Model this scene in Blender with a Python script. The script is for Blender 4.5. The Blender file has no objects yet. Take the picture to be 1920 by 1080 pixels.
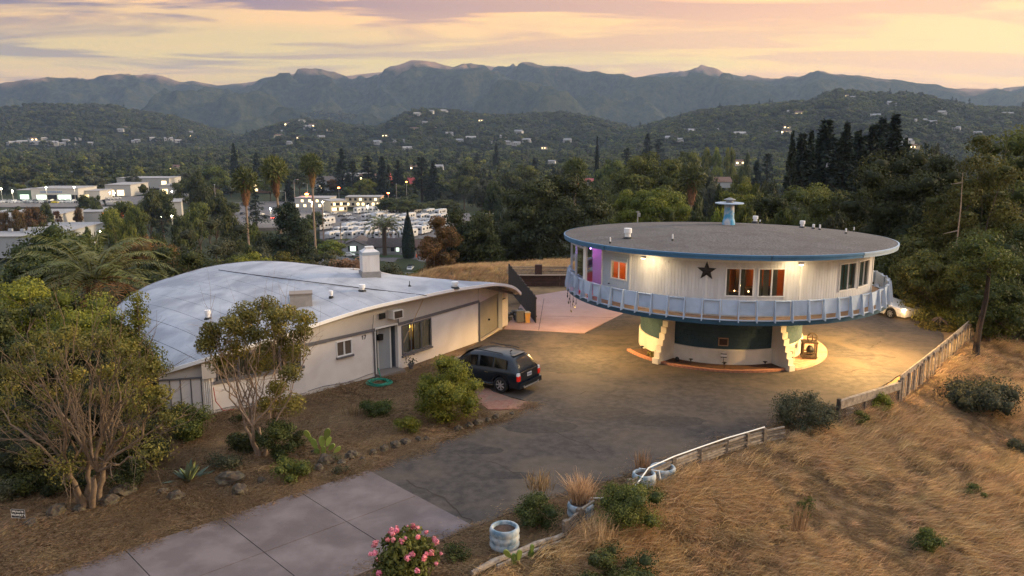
import bpy, bmesh, math, random
import numpy as np
from mathutils import Vector, Matrix, noise

random.seed(11)
RNG = np.random.default_rng(11)
sc = bpy.context.scene
COL = sc.collection
PI = math.pi
R = math.radians

# ------------------------------------------------------------------ camera
CZ = 12.0
FPX = 1550.0
HORIZON = 240.0
PITCH = math.atan((540 - HORIZON) / FPX)
cam_data = bpy.data.cameras.new("camera")
cam_data.sensor_width = 36.0
cam_data.lens = 36.0 * FPX / 1920.0
cam_data.clip_start = 0.5
cam_data.clip_end = 30000
cam = bpy.data.objects.new("camera", cam_data)
COL.objects.link(cam)
cam.location = (0, 0, CZ)
cam.rotation_euler = (PI / 2 - PITCH, 0, 0)
sc.camera = cam

# ------------------------------------------------------------------ render settings and exposure
sc.render.engine = 'CYCLES'
sc.view_settings.view_transform = 'Standard'
sc.view_settings.look = 'None'
sc.view_settings.gamma = 1.0
sc.view_settings.exposure = 1.05
sc.cycles.use_denoising = True
sc.cycles.use_adaptive_sampling = True
sc.cycles.adaptive_threshold = 0.02
sc.cycles.max_bounces = 5
sc.cycles.diffuse_bounces = 2
sc.cycles.glossy_bounces = 2
sc.cycles.transmission_bounces = 3
sc.cycles.volume_bounces = 0
sc.cycles.transparent_max_bounces = 6
sc.cycles.caustics_reflective = False
sc.cycles.caustics_refractive = False
sc.cycles.sample_clamp_indirect = 4.0

# ------------------------------------------------------------------ sky and sun
SUN_AZ = R(80)       # to the right of the view direction
SUN_EL = R(15)
world = bpy.data.worlds.new("World")
sc.world = world
world.use_nodes = True
wt = world.node_tree
wt.nodes.clear()

def build_sky():
 N, L = wt.nodes, wt.links
 out = N.new("ShaderNodeOutputWorld")
 bg = N.new("ShaderNodeBackground")
 bg.inputs[1].default_value = 1.0
 L.new(bg.outputs[0], out.inputs[0])
 tc = N.new("ShaderNodeTexCoord")
 sep = N.new("ShaderNodeSeparateXYZ")
 L.new(tc.outputs['Generated'], sep.inputs[0])

 def math_(op, a, b=None, c=None):
  n = N.new("ShaderNodeMath")
  n.operation = op
  for i, v in enumerate((a, b, c)):
   if v is None:
    continue
   if isinstance(v, (int, float)):
    n.inputs[i].default_value = v
   else:
    L.new(v, n.inputs[i])
  return n.outputs[0]

 def ramp(fac, stops):
  n = N.new("ShaderNodeValToRGB")
  el = n.color_ramp.elements
  while len(el) < len(stops):
   el.new(0.5)
  for e, (p, c) in zip(el, stops):
   e.position = p
   e.color = (c[0], c[1], c[2], 1) if not isinstance(c, float) else (c, c, c, 1)
  L.new(fac, n.inputs[0])
  return n.outputs[0]

 def mix(fac, a, b, mode='MIX'):
  n = N.new("ShaderNodeMix")
  n.data_type = 'RGBA'
  n.blend_type = mode
  for idx, v in ((0, fac), (6, a), (7, b)):
   if isinstance(v, (int, float)):
    n.inputs[idx].default_value = v
   elif isinstance(v, tuple):
    n.inputs[idx].default_value = (*v, 1)
   else:
    L.new(v, n.inputs[idx])
  return n.outputs[2]

 nish = N.new("ShaderNodeTexSky")
 nish.sky_type = 'NISHITA'
 nish.sun_disc = False
 nish.sun_elevation = SUN_EL
 nish.sun_rotation = SUN_AZ
 nish.altitude = 100
 nish.dust_density = 2.0
 nsky = mix(1.0, nish.outputs[0], (0.10, 0.10, 0.10), 'MULTIPLY')
 z = sep.outputs[2]
 # evening sky by height: warm band over the hills, lavender blue overhead
 base = ramp(z, [(0.0, (0.60, 0.29, 0.11)), (0.035, (0.68, 0.41, 0.11)), (0.07, (0.66, 0.46, 0.13)),
     (0.12, (0.60, 0.40, 0.15)), (0.17, (0.54, 0.41, 0.25)), (0.28, (0.56, 0.54, 0.48)), (0.5, (0.58, 0.64, 0.70)),
     (1.0, (0.62, 0.72, 0.88))])
 # the side of the sunset is brighter, the far side cooler
 sx, sy = math.sin(SUN_AZ), math.cos(SUN_AZ)
 toward = math_('ADD', math_('MULTIPLY', sep.outputs[0], sx), math_('MULTIPLY', sep.outputs[1], sy))
 tw = math_('MULTIPLY_ADD', toward, 0.5, 0.5)
 side = ramp(tw, [(0.0, (0.76, 0.78, 0.86)), (0.35, (0.80, 0.80, 0.84)), (0.52, (0.88, 0.88, 0.90)), (0.70, (1.0, 0.98, 0.96)),
     (1.0, (1.40, 1.28, 1.12))])
 base = mix(1.0, base, side, 'MULTIPLY')
 base = mix(0.14, base, nsky)
 # cloud layer seen in perspective
 den = math_('ADD', math_('MAXIMUM', z, 0.0), 0.045)
 comb = N.new("ShaderNodeCombineXYZ")
 L.new(math_('DIVIDE', sep.outputs[0], den), comb.inputs[0])
 L.new(math_('DIVIDE', sep.outputs[1], den), comb.inputs[1])
 mp = N.new("ShaderNodeMapping")
 L.new(comb.outputs[0], mp.inputs[0])
 mp.inputs['Scale'].default_value = (0.40, 0.75, 1)
 mp.inputs['Location'].default_value = (3.3, 1.9, 0)
 mp.inputs['Rotation'].default_value = (0, 0, R(-24))
 n1 = N.new("ShaderNodeTexNoise")
 n1.inputs['Scale'].default_value = 1.0
 n1.inputs['Detail'].default_value = 9
 n1.inputs['Roughness'].default_value = 0.55
 n1.inputs['Distortion'].default_value = 1.0
 L.new(mp.outputs[0], n1.inputs[0])
 mp2 = N.new("ShaderNodeMapping")
 L.new(comb.outputs[0], mp2.inputs[0])
 mp2.inputs['Scale'].default_value = (0.16, 0.30, 1)
 mp2.inputs['Location'].default_value = (7.1, 4.2, 2)
 mp2.inputs['Rotation'].default_value = (0, 0, R(10))
 n2 = N.new("ShaderNodeTexNoise")
 n2.inputs['Scale'].default_value = 1.3
 n2.inputs['Detail'].default_value = 7
 n2.inputs['Roughness'].default_value = 0.5
 L.new(mp2.outputs[0], n2.inputs[0])
 thin = ramp(n2.outputs[0], [(0.42, 0.0), (0.64, 1.0)])
 thick = ramp(n1.outputs[0], [(0.45, 0.0), (0.55, 1.0)])
 low = ramp(z, [(0.0, 0.3), (0.05, 0.62), (0.10, 0.6), (0.135, 1.0), (0.22, 0.6), (0.4, 0.12), (1.0, 0.05)])
 tw2 = ramp(tw, [(0.35, 0.0), (0.80, 1.0)])
 peach = mix(tw, (0.62, 0.31, 0.12), (0.95, 0.50, 0.17))
 mauve = mix(tw2, (0.10, 0.085, 0.14), (0.60, 0.33, 0.18))
 c = mix(math_('MULTIPLY', math_('MULTIPLY', thin, low), 0.9), base, peach)
 c = mix(math_('MULTIPLY', math_('MULTIPLY', thick, low), 1.0), c, mauve)
 L.new(c, bg.inputs[0])

build_sky()

sun_data = bpy.data.lights.new("sun", 'SUN')
sun_data.energy = 2.3
sun_data.angle = R(10)
sun_data.color = (1.0, 0.74, 0.44)
sun = bpy.data.objects.new("sun", sun_data)
COL.objects.link(sun)
_sd = Vector((math.sin(SUN_AZ) * math.cos(SUN_EL), math.cos(SUN_AZ) * math.cos(SUN_EL), math.sin(SUN_EL)))
sun.rotation_euler = _sd.to_track_quat('Z', 'Y').to_euler()
sun.location = (40, 20, 60)

# ------------------------------------------------------------------ turning photograph points into places
def ray(px, py):
 x = (px - 960) / FPX
 u = -(py - 540) / FPX
 return Vector((x, math.cos(PITCH) + u * math.sin(PITCH), -math.sin(PITCH) + u * math.cos(PITCH)))

def at(px, py, z=0.0):
 r = ray(px, py)
 t = (z - CZ) / r.z
 return Vector((r.x * t, r.y * t, z))

def aty(px, py, y):
 r = ray(px, py)
 t = y / r.y
 return Vector((r.x * t, y, CZ + r.z * t))

def proj(p):
 x, y, z = p[0], p[1], p[2] - CZ
 d = y * math.cos(PITCH) - z * math.sin(PITCH)
 u = y * math.sin(PITCH) + z * math.cos(PITCH)
 return 960 + FPX * x / d, 540 - FPX * u / d

# ------------------------------------------------------------------ materials
MATS = {}

def mat(name, c, c2=None, scale=3.0, rough=0.75, metal=0.0, bump=0.0, bscale=None, detail=6, spec=0.35,
  lo=0.35, hi=0.65, emit=None, estr=0.0, coords='Object', c3=None, scale3=0.3, amt3=0.5, stretch=None,
  transl=0.0, alpha=1.0, coat=0.0):
 if name in MATS:
  return MATS[name]
 m = bpy.data.materials.new(name)
 m.use_nodes = True
 N, L = m.node_tree.nodes, m.node_tree.links
 b = N['Principled BSDF']
 b.inputs['Base Color'].default_value = (*c, 1)
 b.inputs['Roughness'].default_value = rough
 b.inputs['Metallic'].default_value = metal
 b.inputs['Specular IOR Level'].default_value = spec
 if coat:
  b.inputs['Coat Weight'].default_value = coat
  b.inputs['Coat Roughness'].default_value = 0.05
 vec = None
 if c2 is not None or bump or c3 is not None:
  tc = N.new("ShaderNodeTexCoord")
  vec = tc.outputs[coords]
  if stretch:
   mp = N.new("ShaderNodeMapping")
   mp.inputs['Scale'].default_value = stretch
   L.new(vec, mp.inputs[0])
   vec = mp.outputs[0]
 col = None
 if c2 is not None:
  n = N.new("ShaderNodeTexNoise")
  n.inputs['Scale'].default_value = scale
  n.inputs['Detail'].default_value = detail
  n.inputs['Roughness'].default_value = 0.6
  L.new(vec, n.inputs[0])
  r = N.new("ShaderNodeValToRGB")
  r.color_ramp.elements[0].position = lo
  r.color_ramp.elements[0].color = (*c, 1)
  r.color_ramp.elements[1].position = hi
  r.color_ramp.elements[1].color = (*c2, 1)
  L.new(n.outputs[0], r.inputs[0])
  col = r.outputs[0]
 if c3 is not None:
  n3 = N.new("ShaderNodeTexNoise")
  n3.inputs['Scale'].default_value = scale3
  n3.inputs['Detail'].default_value = 5
  n3.inputs['Distortion'].default_value = 0.8
  L.new(vec, n3.inputs[0])
  r3 = N.new("ShaderNodeValToRGB")
  r3.color_ramp.elements[0].position = 0.45
  r3.color_ramp.elements[0].color = (0, 0, 0, 1)
  r3.color_ramp.elements[1].position = 0.62
  r3.color_ramp.elements[1].color = (amt3, amt3, amt3, 1)
  L.new(n3.outputs[0], r3.inputs[0])
  mx = N.new("ShaderNodeMix")
  mx.data_type = 'RGBA'
  L.new(r3.outputs[0], mx.inputs[0])
  if col is not None:
   L.new(col, mx.inputs[6])
  else:
   mx.inputs[6].default_value = (*c, 1)
  mx.inputs[7].default_value = (*c3, 1)
  col = mx.outputs[2]
 if col is not None:
  L.new(col, b.inputs['Base Color'])
 if bump:
  nb = N.new("ShaderNodeTexNoise")
  nb.inputs['Scale'].default_value = bscale or scale * 4
  nb.inputs['Detail'].default_value = 5
  L.new(vec, nb.inputs[0])
  bp = N.new("ShaderNodeBump")
  bp.inputs['Strength'].default_value = 0.6
  bp.inputs['Distance'].default_value = bump
  L.new(nb.outputs[0], bp.inputs['Height'])
  L.new(bp.outputs[0], b.inputs['Normal'])
 if emit is not None:
  b.inputs['Emission Color'].default_value = (*emit, 1)
  b.inputs['Emission Strength'].default_value = estr
 MATS[name] = m
 return m

def leafmat(name, dark, light, third=None, rough=0.6, tr=0.3):
 """foliage: colour by a per-leaf attribute 'tint' and a per-object random value"""
 if name in MATS:
  return MATS[name]
 m = bpy.data.materials.new(name)
 m.use_nodes = True
 N, L = m.node_tree.nodes, m.node_tree.links
 b = N['Principled BSDF']
 out = [n for n in N if n.type == 'OUTPUT_MATERIAL'][0]
 b.inputs['Roughness'].default_value = rough
 b.inputs['Specular IOR Level'].default_value = 0.25
 a = N.new("ShaderNodeAttribute")
 a.attribute_name = 'tint'
 oi = N.new("ShaderNodeObjectInfo")
 r = N.new("ShaderNodeValToRGB")
 r.color_ramp.elements[0].color = (*dark, 1)
 r.color_ramp.elements[1].color = (*light, 1)
 if third:
  e = r.color_ramp.elements.new(0.8)
  e.color = (*light, 1)
  r.color_ramp.elements[2].color = (*third, 1)
 L.new(a.outputs['Fac'], r.inputs[0])
 hs = N.new("ShaderNodeHueSaturation")
 mr = N.new("ShaderNodeMapRange")
 mr.inputs[3].default_value = 0.72
 mr.inputs[4].default_value = 1.28
 L.new(oi.outputs['Random'], mr.inputs[0])
 L.new(mr.outputs[0], hs.inputs['Value'])
 mr2 = N.new("ShaderNodeMapRange")
 mr2.inputs[3].default_value = 0.485
 mr2.inputs[4].default_value = 0.515
 ml = N.new("ShaderNodeMath")
 ml.operation = 'FRACT'
 m7 = N.new("ShaderNodeMath")
 m7.operation = 'MULTIPLY'
 m7.inputs[1].default_value = 7.31
 L.new(oi.outputs['Random'], m7.inputs[0])
 L.new(m7.outputs[0], ml.inputs[0])
 L.new(ml.outputs[0], mr2.inputs[0])
 L.new(mr2.outputs[0], hs.inputs['Hue'])
 L.new(r.outputs[0], hs.inputs['Color'])
 L.new(hs.outputs[0], b.inputs['Base Color'])
 if tr:
  t = N.new("ShaderNodeBsdfTranslucent")
  L.new(hs.outputs[0], t.inputs[0])
  mx = N.new("ShaderNodeMixShader")
  mx.inputs[0].default_value = tr
  L.new(b.outputs[0], mx.inputs[1])
  L.new(t.outputs[0], mx.inputs[2])
  L.new(mx.outputs[0], out.inputs[0])
 MATS[name] = m
 return m

def glassmat(name, tint=(0.6, 0.7, 0.75), through=0.6):
 if name in MATS:
  return MATS[name]
 m = bpy.data.materials.new(name)
 m.use_nodes = True
 N, L = m.node_tree.nodes, m.node_tree.links
 out = [n for n in N if n.type == 'OUTPUT_MATERIAL'][0]
 N.remove(N['Principled BSDF'])
 g = N.new("ShaderNodeBsdfGlossy")
 g.inputs[0].default_value = (0.9, 0.9, 0.9, 1)
 g.inputs['Roughness'].default_value = 0.03
 t = N.new("ShaderNodeBsdfTransparent")
 t.inputs[0].default_value = (*[through * v / max(tint) for v in tint], 1)
 fr = N.new("ShaderNodeFresnel")
 fr.inputs[0].default_value = 1.5
 mx = N.new("ShaderNodeMixShader")
 L.new(fr.outputs[0], mx.inputs[0])
 L.new(t.outputs[0], mx.inputs[1])
 L.new(g.outputs[0], mx.inputs[2])
 L.new(mx.outputs[0], out.inputs[0])
 MATS[name] = m
 return m

# ------------------------------------------------------------------ objects
def thing(name, label, cat, loc=(0, 0, 0), rz=0.0, group=None):
 o = bpy.data.objects.new(name, None)
 o.empty_display_size = 0.2
 COL.objects.link(o)
 o.location = loc
 o.rotation_euler = (0, 0, rz)
 o['label'] = label
 o['category'] = cat
 if group:
  o['group'] = group
 return o

def tag(o, label, cat, group=None):
 o['label'] = label
 o['category'] = cat
 if group:
  o['group'] = group
 return o

def struct(o):
 o['kind'] = 'structure'
 return o

def link(name, me, parent=None, world=False, label=None, stuff=False):
 o = bpy.data.objects.new(name, me)
 COL.objects.link(o)
 if parent is not None:
  o.parent = parent
  if world:
   root = parent
   o.matrix_parent_inverse = Matrix.LocRotScale(root.location, root.rotation_euler, root.scale).inverted()
 if label:
  o['label'] = label
 if stuff:
  o['kind'] = 'stuff'
 return o

def copy_tree(o, loc=None, rz=None, scale=None, label=None, group=None, parent=None):
 c = o.copy()
 COL.objects.link(c)
 if parent is not None:
  c.parent = parent
 if loc is not None:
  c.location = loc
 if rz is not None:
  c.rotation_euler = (0, 0, rz)
 if scale is not None:
  c.scale = scale if hasattr(scale, '__len__') else (scale,) * 3
 if label:
  c['label'] = label
 if group:
  c['group'] = group
 for ch in KIDS.get(o.name, []):
  copy_tree(ch, parent=c)
 return c

KIDS = {}

def remember(root):
 """note the children of a finished prototype so that copies can be made from it"""
 KIDS[root.name] = [ch for ch in COL.objects if ch.parent == root]
 for ch in KIDS[root.name]:
  KIDS[ch.name] = [g for g in COL.objects if g.parent == ch]
 return root

class MB:
 """collects geometry for ONE mesh"""

 def __init__(s):
  s.v, s.f, s.m = [], [], []

 def add(s, vs, fs, mi=0):
  n = len(s.v)
  s.v.extend([tuple(v) for v in vs])
  s.f.extend([tuple(i + n for i in f) for f in fs])
  s.m.extend([mi] * len(fs))
  return s

 def box(s, cx, cy, cz, sx, sy, sz, rz=0.0, mi=0, taper=1.0):
  vs = []
  c, q = math.cos(rz), math.sin(rz)
  for dz, tp in ((-1, 1.0), (1, taper)):
   for dx, dy in ((-1, -1), (1, -1), (1, 1), (-1, 1)):
    x, y = dx * sx / 2 * tp, dy * sy / 2 * tp
    vs.append((cx + x * c - y * q, cy + x * q + y * c, cz + dz * sz / 2))
  return s.add(vs, [(0, 3, 2, 1), (4, 5, 6, 7), (0, 1, 5, 4), (1, 2, 6, 5), (2, 3, 7, 6), (3, 0, 4, 7)], mi)

 def beam(s, p, q, w, h, up=(0, 0, 1), mi=0):
  p, q = Vector(p), Vector(q)
  d = (q - p).normalized()
  u = Vector(up)
  if abs(d.dot(u)) > 0.98:
   u = Vector((0, 1, 0))
  sd = d.cross(u).normalized() * (w / 2)
  up_ = sd.cross(d).normalized() * (h / 2)
  vs = []
  for c in (p, q):
   vs += [c - sd - up_, c + sd - up_, c + sd + up_, c - sd + up_]
  return s.add(vs, [(0, 1, 2, 3), (7, 6, 5, 4), (0, 4, 5, 1), (1, 5, 6, 2), (2, 6, 7, 3), (3, 7, 4, 0)], mi)

 def tube(s, pts, rad, n=6, mi=0, cap=True):
  pts = [Vector(p) for p in pts]
  if not hasattr(rad, '__len__'):
   rad = [rad] * len(pts)
  vs, fs = [], []
  for i, p in enumerate(pts):
   d = (pts[min(i + 1, len(pts) - 1)] - pts[max(i - 1, 0)])
   d = d.normalized() if d.length > 1e-9 else Vector((0, 0, 1))
   a = d.cross(Vector((0.31, 0.17, 0.93)) if abs(d.z) < 0.9 else Vector((1, 0.1, 0))).normalized()
   b = d.cross(a)
   for k in range(n):
    t = 2 * PI * k / n
    vs.append(p + (a * math.cos(t) + b * math.sin(t)) * rad[i])
  for i in range(len(pts) - 1):
   for k in range(n):
    k2 = (k + 1) % n
    fs.append((i * n + k, i * n + k2, (i + 1) * n + k2, (i + 1) * n + k))
  if cap:
   fs.append(tuple(range(n))[::-1])
   fs.append(tuple((len(pts) - 1) * n + k for k in range(n)))
  return s.add(vs, fs, mi)

 def lathe(s, prof, cx=0, cy=0, n=24, a0=0.0, a1=2 * PI, mi=0):
  """prof: list of (radius, z)"""
  full = abs(a1 - a0 - 2 * PI) < 1e-6
  m = n if full else n + 1
  vs, fs = [], []
  for (r, z) in prof:
   for k in range(m):
    t = a0 + (a1 - a0) * k / n
    vs.append((cx + r * math.cos(t), cy + r * math.sin(t), z))
  for i in range(len(prof) - 1):
   for k in range(n):
    k2 = (k + 1) % m
    fs.append((i * m + k, i * m + k2, (i + 1) * m + k2, (i + 1) * m + k))
  return s.add(vs, fs, mi)

 def prism(s, pts, z0, z1, mi=0):
  """pts: plan outline (counter-clockwise), z0/z1 numbers or per-point lists"""
  n = len(pts)
  zz0 = z0 if hasattr(z0, '__len__') else [z0] * n
  zz1 = z1 if hasattr(z1, '__len__') else [z1] * n
  vs = [(p[0], p[1], a) for p, a in zip(pts, zz0)] + [(p[0], p[1], a) for p, a in zip(pts, zz1)]
  fs = [tuple(range(n))[::-1], tuple(range(n, 2 * n))]
  fs += [(i, (i + 1) % n, n + (i + 1) % n, n + i) for i in range(n)]
  return s.add(vs, fs, mi)

 def quad(s, a, b, c, d, mi=0):
  return s.add([a, b, c, d], [(0, 1, 2, 3)], mi)

 def mesh(s, name, mats, smooth=False):
  me = bpy.data.meshes.new(name)
  me.from_pydata(s.v, [], s.f)
  for m in (mats if isinstance(mats, (list, tuple)) else [mats]):
   me.materials.append(m)
  if isinstance(mats, (list, tuple)) and len(mats) > 1:
   me.polygons.foreach_set('material_index', s.m)
  if smooth:
   me.polygons.foreach_set('use_smooth', [True] * len(me.polygons))
  me.update()
  return me

 def build(s, name, mats, parent=None, world=False, smooth=False, label=None, stuff=False):
  return link(name, s.mesh(name, mats, smooth), parent, world, label, stuff)

def grid_mesh(name, P, mats, smooth=True, flip=False):
 """P: array (n, m, 3)"""
 n, m = P.shape[:2]
 idx = np.arange(n * m).reshape(n, m)
 q = np.stack([idx[:-1, :-1], idx[1:, :-1], idx[1:, 1:], idx[:-1, 1:]], -1).reshape(-1, 4)
 if flip:
  q = q[:, ::-1]
 me = fast_mesh(name, P.reshape(-1, 3), q, mats)
 if smooth:
  me.polygons.foreach_set('use_smooth', [True] * len(me.polygons))
 return me

def fast_mesh(name, V, Q, mats, tint=None, mi=None):
 """V (n,3), Q (m,k) with k = 3 or 4"""
 me = bpy.data.meshes.new(name)
 V = np.ascontiguousarray(V, dtype=np.float32)
 Q = np.ascontiguousarray(Q, dtype=np.int32)
 k = Q.shape[1]
 me.vertices.add(len(V))
 me.vertices.foreach_set('co', V.ravel())
 me.loops.add(Q.size)
 me.loops.foreach_set('vertex_index', Q.ravel())
 me.polygons.add(len(Q))
 me.polygons.foreach_set('loop_start', np.arange(len(Q), dtype=np.int32) * k)
 me.polygons.foreach_set('loop_total', np.full(len(Q), k, dtype=np.int32))
 for m in (mats if isinstance(mats, (list, tuple)) else [mats]):
  me.materials.append(m)
 if mi is not None:
  me.polygons.foreach_set('material_index', np.asarray(mi, dtype=np.int32))
 if tint is not None:
  a = me.attributes.new('tint', 'FLOAT', 'FACE')
  a.data.foreach_set('value', np.asarray(tint, dtype=np.float32))
 me.update(calc_edges=True)
 return me

def unit(a):
 return a / np.maximum(np.linalg.norm(a, axis=-1, keepdims=True), 1e-9)

def leaf_quads(C, Nn, size, aspect=2.0, rng=RNG, axis=None):
 """one rhombus per centre; returns V (4n,3), Q (n,4)"""
 n = len(C)
 size = np.broadcast_to(np.asarray(size, float), (n,))
 Nn = unit(Nn)
 r = rng.normal(size=(n, 3)) if axis is None else axis + rng.normal(size=(n, 3)) * 0.25
 t = unit(np.cross(Nn, np.cross(r, Nn)))
 b = np.cross(Nn, t)
 L_ = (t * (size * 0.5)[:, None])
 W_ = (b * (size * 0.5 / aspect)[:, None])
 V = np.stack([C - L_, C - W_ + L_ * 0.1, C + L_, C + W_ + L_ * 0.1], 1).reshape(-1, 3)
 Q = np.arange(4 * n).reshape(n, 4)
 return V, Q

def scatter(name, pts, rots, scales, protos, pick=None, label=None, cat=None):
 """ONE mass of many small copies (geometry nodes) standing at given points"""
 me = bpy.data.meshes.new(name)
 n = len(pts)
 me.vertices.add(n)
 me.vertices.foreach_set('co', np.ascontiguousarray(pts, dtype=np.float32).ravel())
 a = me.attributes.new('rot', 'FLOAT_VECTOR', 'POINT')
 a.data.foreach_set('vector', np.ascontiguousarray(rots, dtype=np.float32).ravel())
 a = me.attributes.new('scl', 'FLOAT_VECTOR', 'POINT')
 a.data.foreach_set('vector', np.ascontiguousarray(scales, dtype=np.float32).ravel())
 a = me.attributes.new('pick', 'INT', 'POINT')
 pick = pick if pick is not None else RNG.integers(0, len(protos), n)
 a.data.foreach_set('value', np.ascontiguousarray(pick, dtype=np.int32))
 o = bpy.data.objects.new(name, me)
 COL.objects.link(o)
 src = bpy.data.collections.new(name + '_source')
 for i, pm in enumerate(protos):
  so = bpy.data.objects.new('%s_source_%02d' % (name, i), pm)
  src.objects.link(so)
 g = bpy.data.node_groups.new(name, 'GeometryNodeTree')
 g.interface.new_socket('Geometry', in_out='INPUT', socket_type='NodeSocketGeometry')
 g.interface.new_socket('Geometry', in_out='OUTPUT', socket_type='NodeSocketGeometry')
 N, L = g.nodes, g.links
 gi, go = N.new('NodeGroupInput'), N.new('NodeGroupOutput')
 ci = N.new('GeometryNodeCollectionInfo')
 ci.inputs['Collection'].default_value = src
 ci.inputs['Separate Children'].default_value = True
 ci.inputs['Reset Children'].default_value = True
 ip = N.new('GeometryNodeInstanceOnPoints')
 ip.inputs['Pick Instance'].default_value = True

 def attr(nm, tp):
  x = N.new('GeometryNodeInputNamedAttribute')
  x.data_type = tp
  x.inputs[0].default_value = nm
  return x.outputs[0]
 L.new(gi.outputs[0], ip.inputs['Points'])
 L.new(ci.outputs[0], ip.inputs['Instance'])
 L.new(attr('pick', 'INT'), ip.inputs['Instance Index'])
 e = N.new('FunctionNodeEulerToRotation')
 L.new(attr('rot', 'FLOAT_VECTOR'), e.inputs[0])
 L.new(e.outputs[0], ip.inputs['Rotation'])
 L.new(attr('scl', 'FLOAT_VECTOR'), ip.inputs['Scale'])
 L.new(ip.outputs[0], go.inputs[0])
 md = o.modifiers.new('scatter', 'NODES')
 md.node_group = g
 o['kind'] = 'stuff'
 if label:
  o['label'] = label
  o['category'] = cat
 return o
# ================================================================== LARGE STRUCTURE: ground, hills, paving
FENCE = [(-3.2, 17.0), (-1.0, 20.4), (1.7, 23.0), (4.4, 26.2), (9.0, 29.9), (13.4, 32.8), (17.7, 35.8), (21.8, 40.6),
  (26.0, 46.0), (31.0, 54.0), (37.0, 64.0)]
PLATEAU = np.array([(-6, 10)] + FENCE + [(36, 74), (24, 73), (8, 70.5), (-3, 67), (-10, 62), (-20, 57), (-27, 52), (-34, 42), (-32, 20),
          (-30, 0), (-10, -10)], float)
VALLEY = -38.0

def plateau_distance(x, y):
 x = np.asarray(x, float)
 y = np.asarray(y, float)
 P = PLATEAU
 Q = np.roll(P, -1, axis=0)
 d = np.full(x.shape, 1e9)
 inside = np.zeros(x.shape, bool)
 for (ax, ay), (bx, by) in zip(P, Q):
  ex, ey = bx - ax, by - ay
  t = np.clip(((x - ax) * ex + (y - ay) * ey) / (ex * ex + ey * ey), 0, 1)
  d = np.minimum(d, np.hypot(x - ax - t * ex, y - ay - t * ey))
  cond = ((ay > y) != (by > y)) & (x < (bx - ax) * (y - ay) / ((by - ay) if abs(by - ay) > 1e-9 else 1e-9) + ax)
  inside ^= cond
 return np.where(inside, -d, d)

def wave(x, y, s, seed=0.0):
 return (np.sin(x / s * 1.3 + seed) * np.cos(y / s * 1.1 + seed * 2.1) + 0.5 * np.sin((x + y) / s * 2.3 + seed * 3)
   + 0.35 * np.cos((x * 0.7 - y) / s * 4.1 + seed)) / 1.85

def H(x, y):
 d = np.maximum(plateau_distance(x, y) - 0.35, 0)
 z = VALLEY * np.tanh(0.36 * d / -VALLEY)
 z = z + np.minimum(d * 0.05, 0.5) * wave(x, y, 5.0, 1.7) + np.minimum(d * 0.02, 1.2) * wave(x, y, 23.0, 0.4)
 # the field behind the back wall stands a little higher
 bump = np.clip((np.asarray(y, float) - 63.5) / 2.0, 0, 1) * np.clip(1 - d / 6.0, 0, 1) * np.clip((30 - np.asarray(x, float)) / 6, 0, 1)
 return z + bump * 0.9 - 0.03

def Hs(x, y):
 return float(H(np.array([x]), np.array([y]))[0])

M_dirt = None

def ground_material():
 m = bpy.data.materials.new('dry_ground')
 m.use_nodes = True
 N, L = m.node_tree.nodes, m.node_tree.links
 b = N['Principled BSDF']
 b.inputs['Roughness'].default_value = 0.95
 b.inputs['Specular IOR Level'].default_value = 0.1
 geo = N.new("ShaderNodeNewGeometry")
 n1 = N.new("ShaderNodeTexNoise")
 n1.inputs['Scale'].default_value = 0.35
 n1.inputs['Detail'].default_value = 9
 n1.inputs['Roughness'].default_value = 0.65
 L.new(geo.outputs['Position'], n1.inputs[0])
 r1 = N.new("ShaderNodeValToRGB")
 cr = r1.color_ramp
 cr.elements[0].position = 0.36
 cr.elements[0].color = (0.10, 0.066, 0.042, 1)
 cr.elements[1].position = 0.66
 cr.elements[1].color = (0.30, 0.195, 0.10, 1)
 e = cr.elements.new(0.5)
 e.color = (0.20, 0.130, 0.074, 1)
 L.new(n1.outputs[0], r1.inputs[0])
 # land cover of the valley floor: dull green
 n2 = N.new("ShaderNodeTexNoise")
 n2.inputs['Scale'].default_value = 0.03
 n2.inputs['Detail'].default_value = 8
 L.new(geo.outputs['Position'], n2.inputs[0])
 r2 = N.new("ShaderNodeValToRGB")
 r2.color_ramp.elements[0].position = 0.35
 r2.color_ramp.elements[0].color = (0.020, 0.030, 0.014, 1)
 r2.color_ramp.elements[1].position = 0.7
 r2.color_ramp.elements[1].color = (0.055, 0.060, 0.030, 1)
 L.new(n2.outputs[0], r2.inputs[0])
 sep = N.new("ShaderNodeSeparateXYZ")
 L.new(geo.outputs['Position'], sep.inputs[0])
 mr = N.new("ShaderNodeMapRange")
 mr.inputs[1].default_value = -14
 mr.inputs[2].default_value = -26
 L.new(sep.outputs[2], mr.inputs[0])
 mx = N.new("ShaderNodeMix")
 mx.data_type = 'RGBA'
 L.new(mr.outputs[0], mx.inputs[0])
 L.new(r1.outputs[0], mx.inputs[6])
 L.new(r2.outputs[0], mx.inputs[7])
 L.new(mx.outputs[2], b.inputs['Base Color'])
 nb = N.new("ShaderNodeTexNoise")
 nb.inputs['Scale'].default_value = 9
 nb.inputs['Detail'].default_value = 8
 L.new(geo.outputs['Position'], nb.inputs[0])
 bp = N.new("ShaderNodeBump")
 bp.inputs['Strength'].default_value = 0.8
 bp.inputs['Distance'].default_value = 0.05
 L.new(nb.outputs[0], bp.inputs['Height'])
 L.new(bp.outputs[0], b.inputs['Normal'])
 return m

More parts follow.
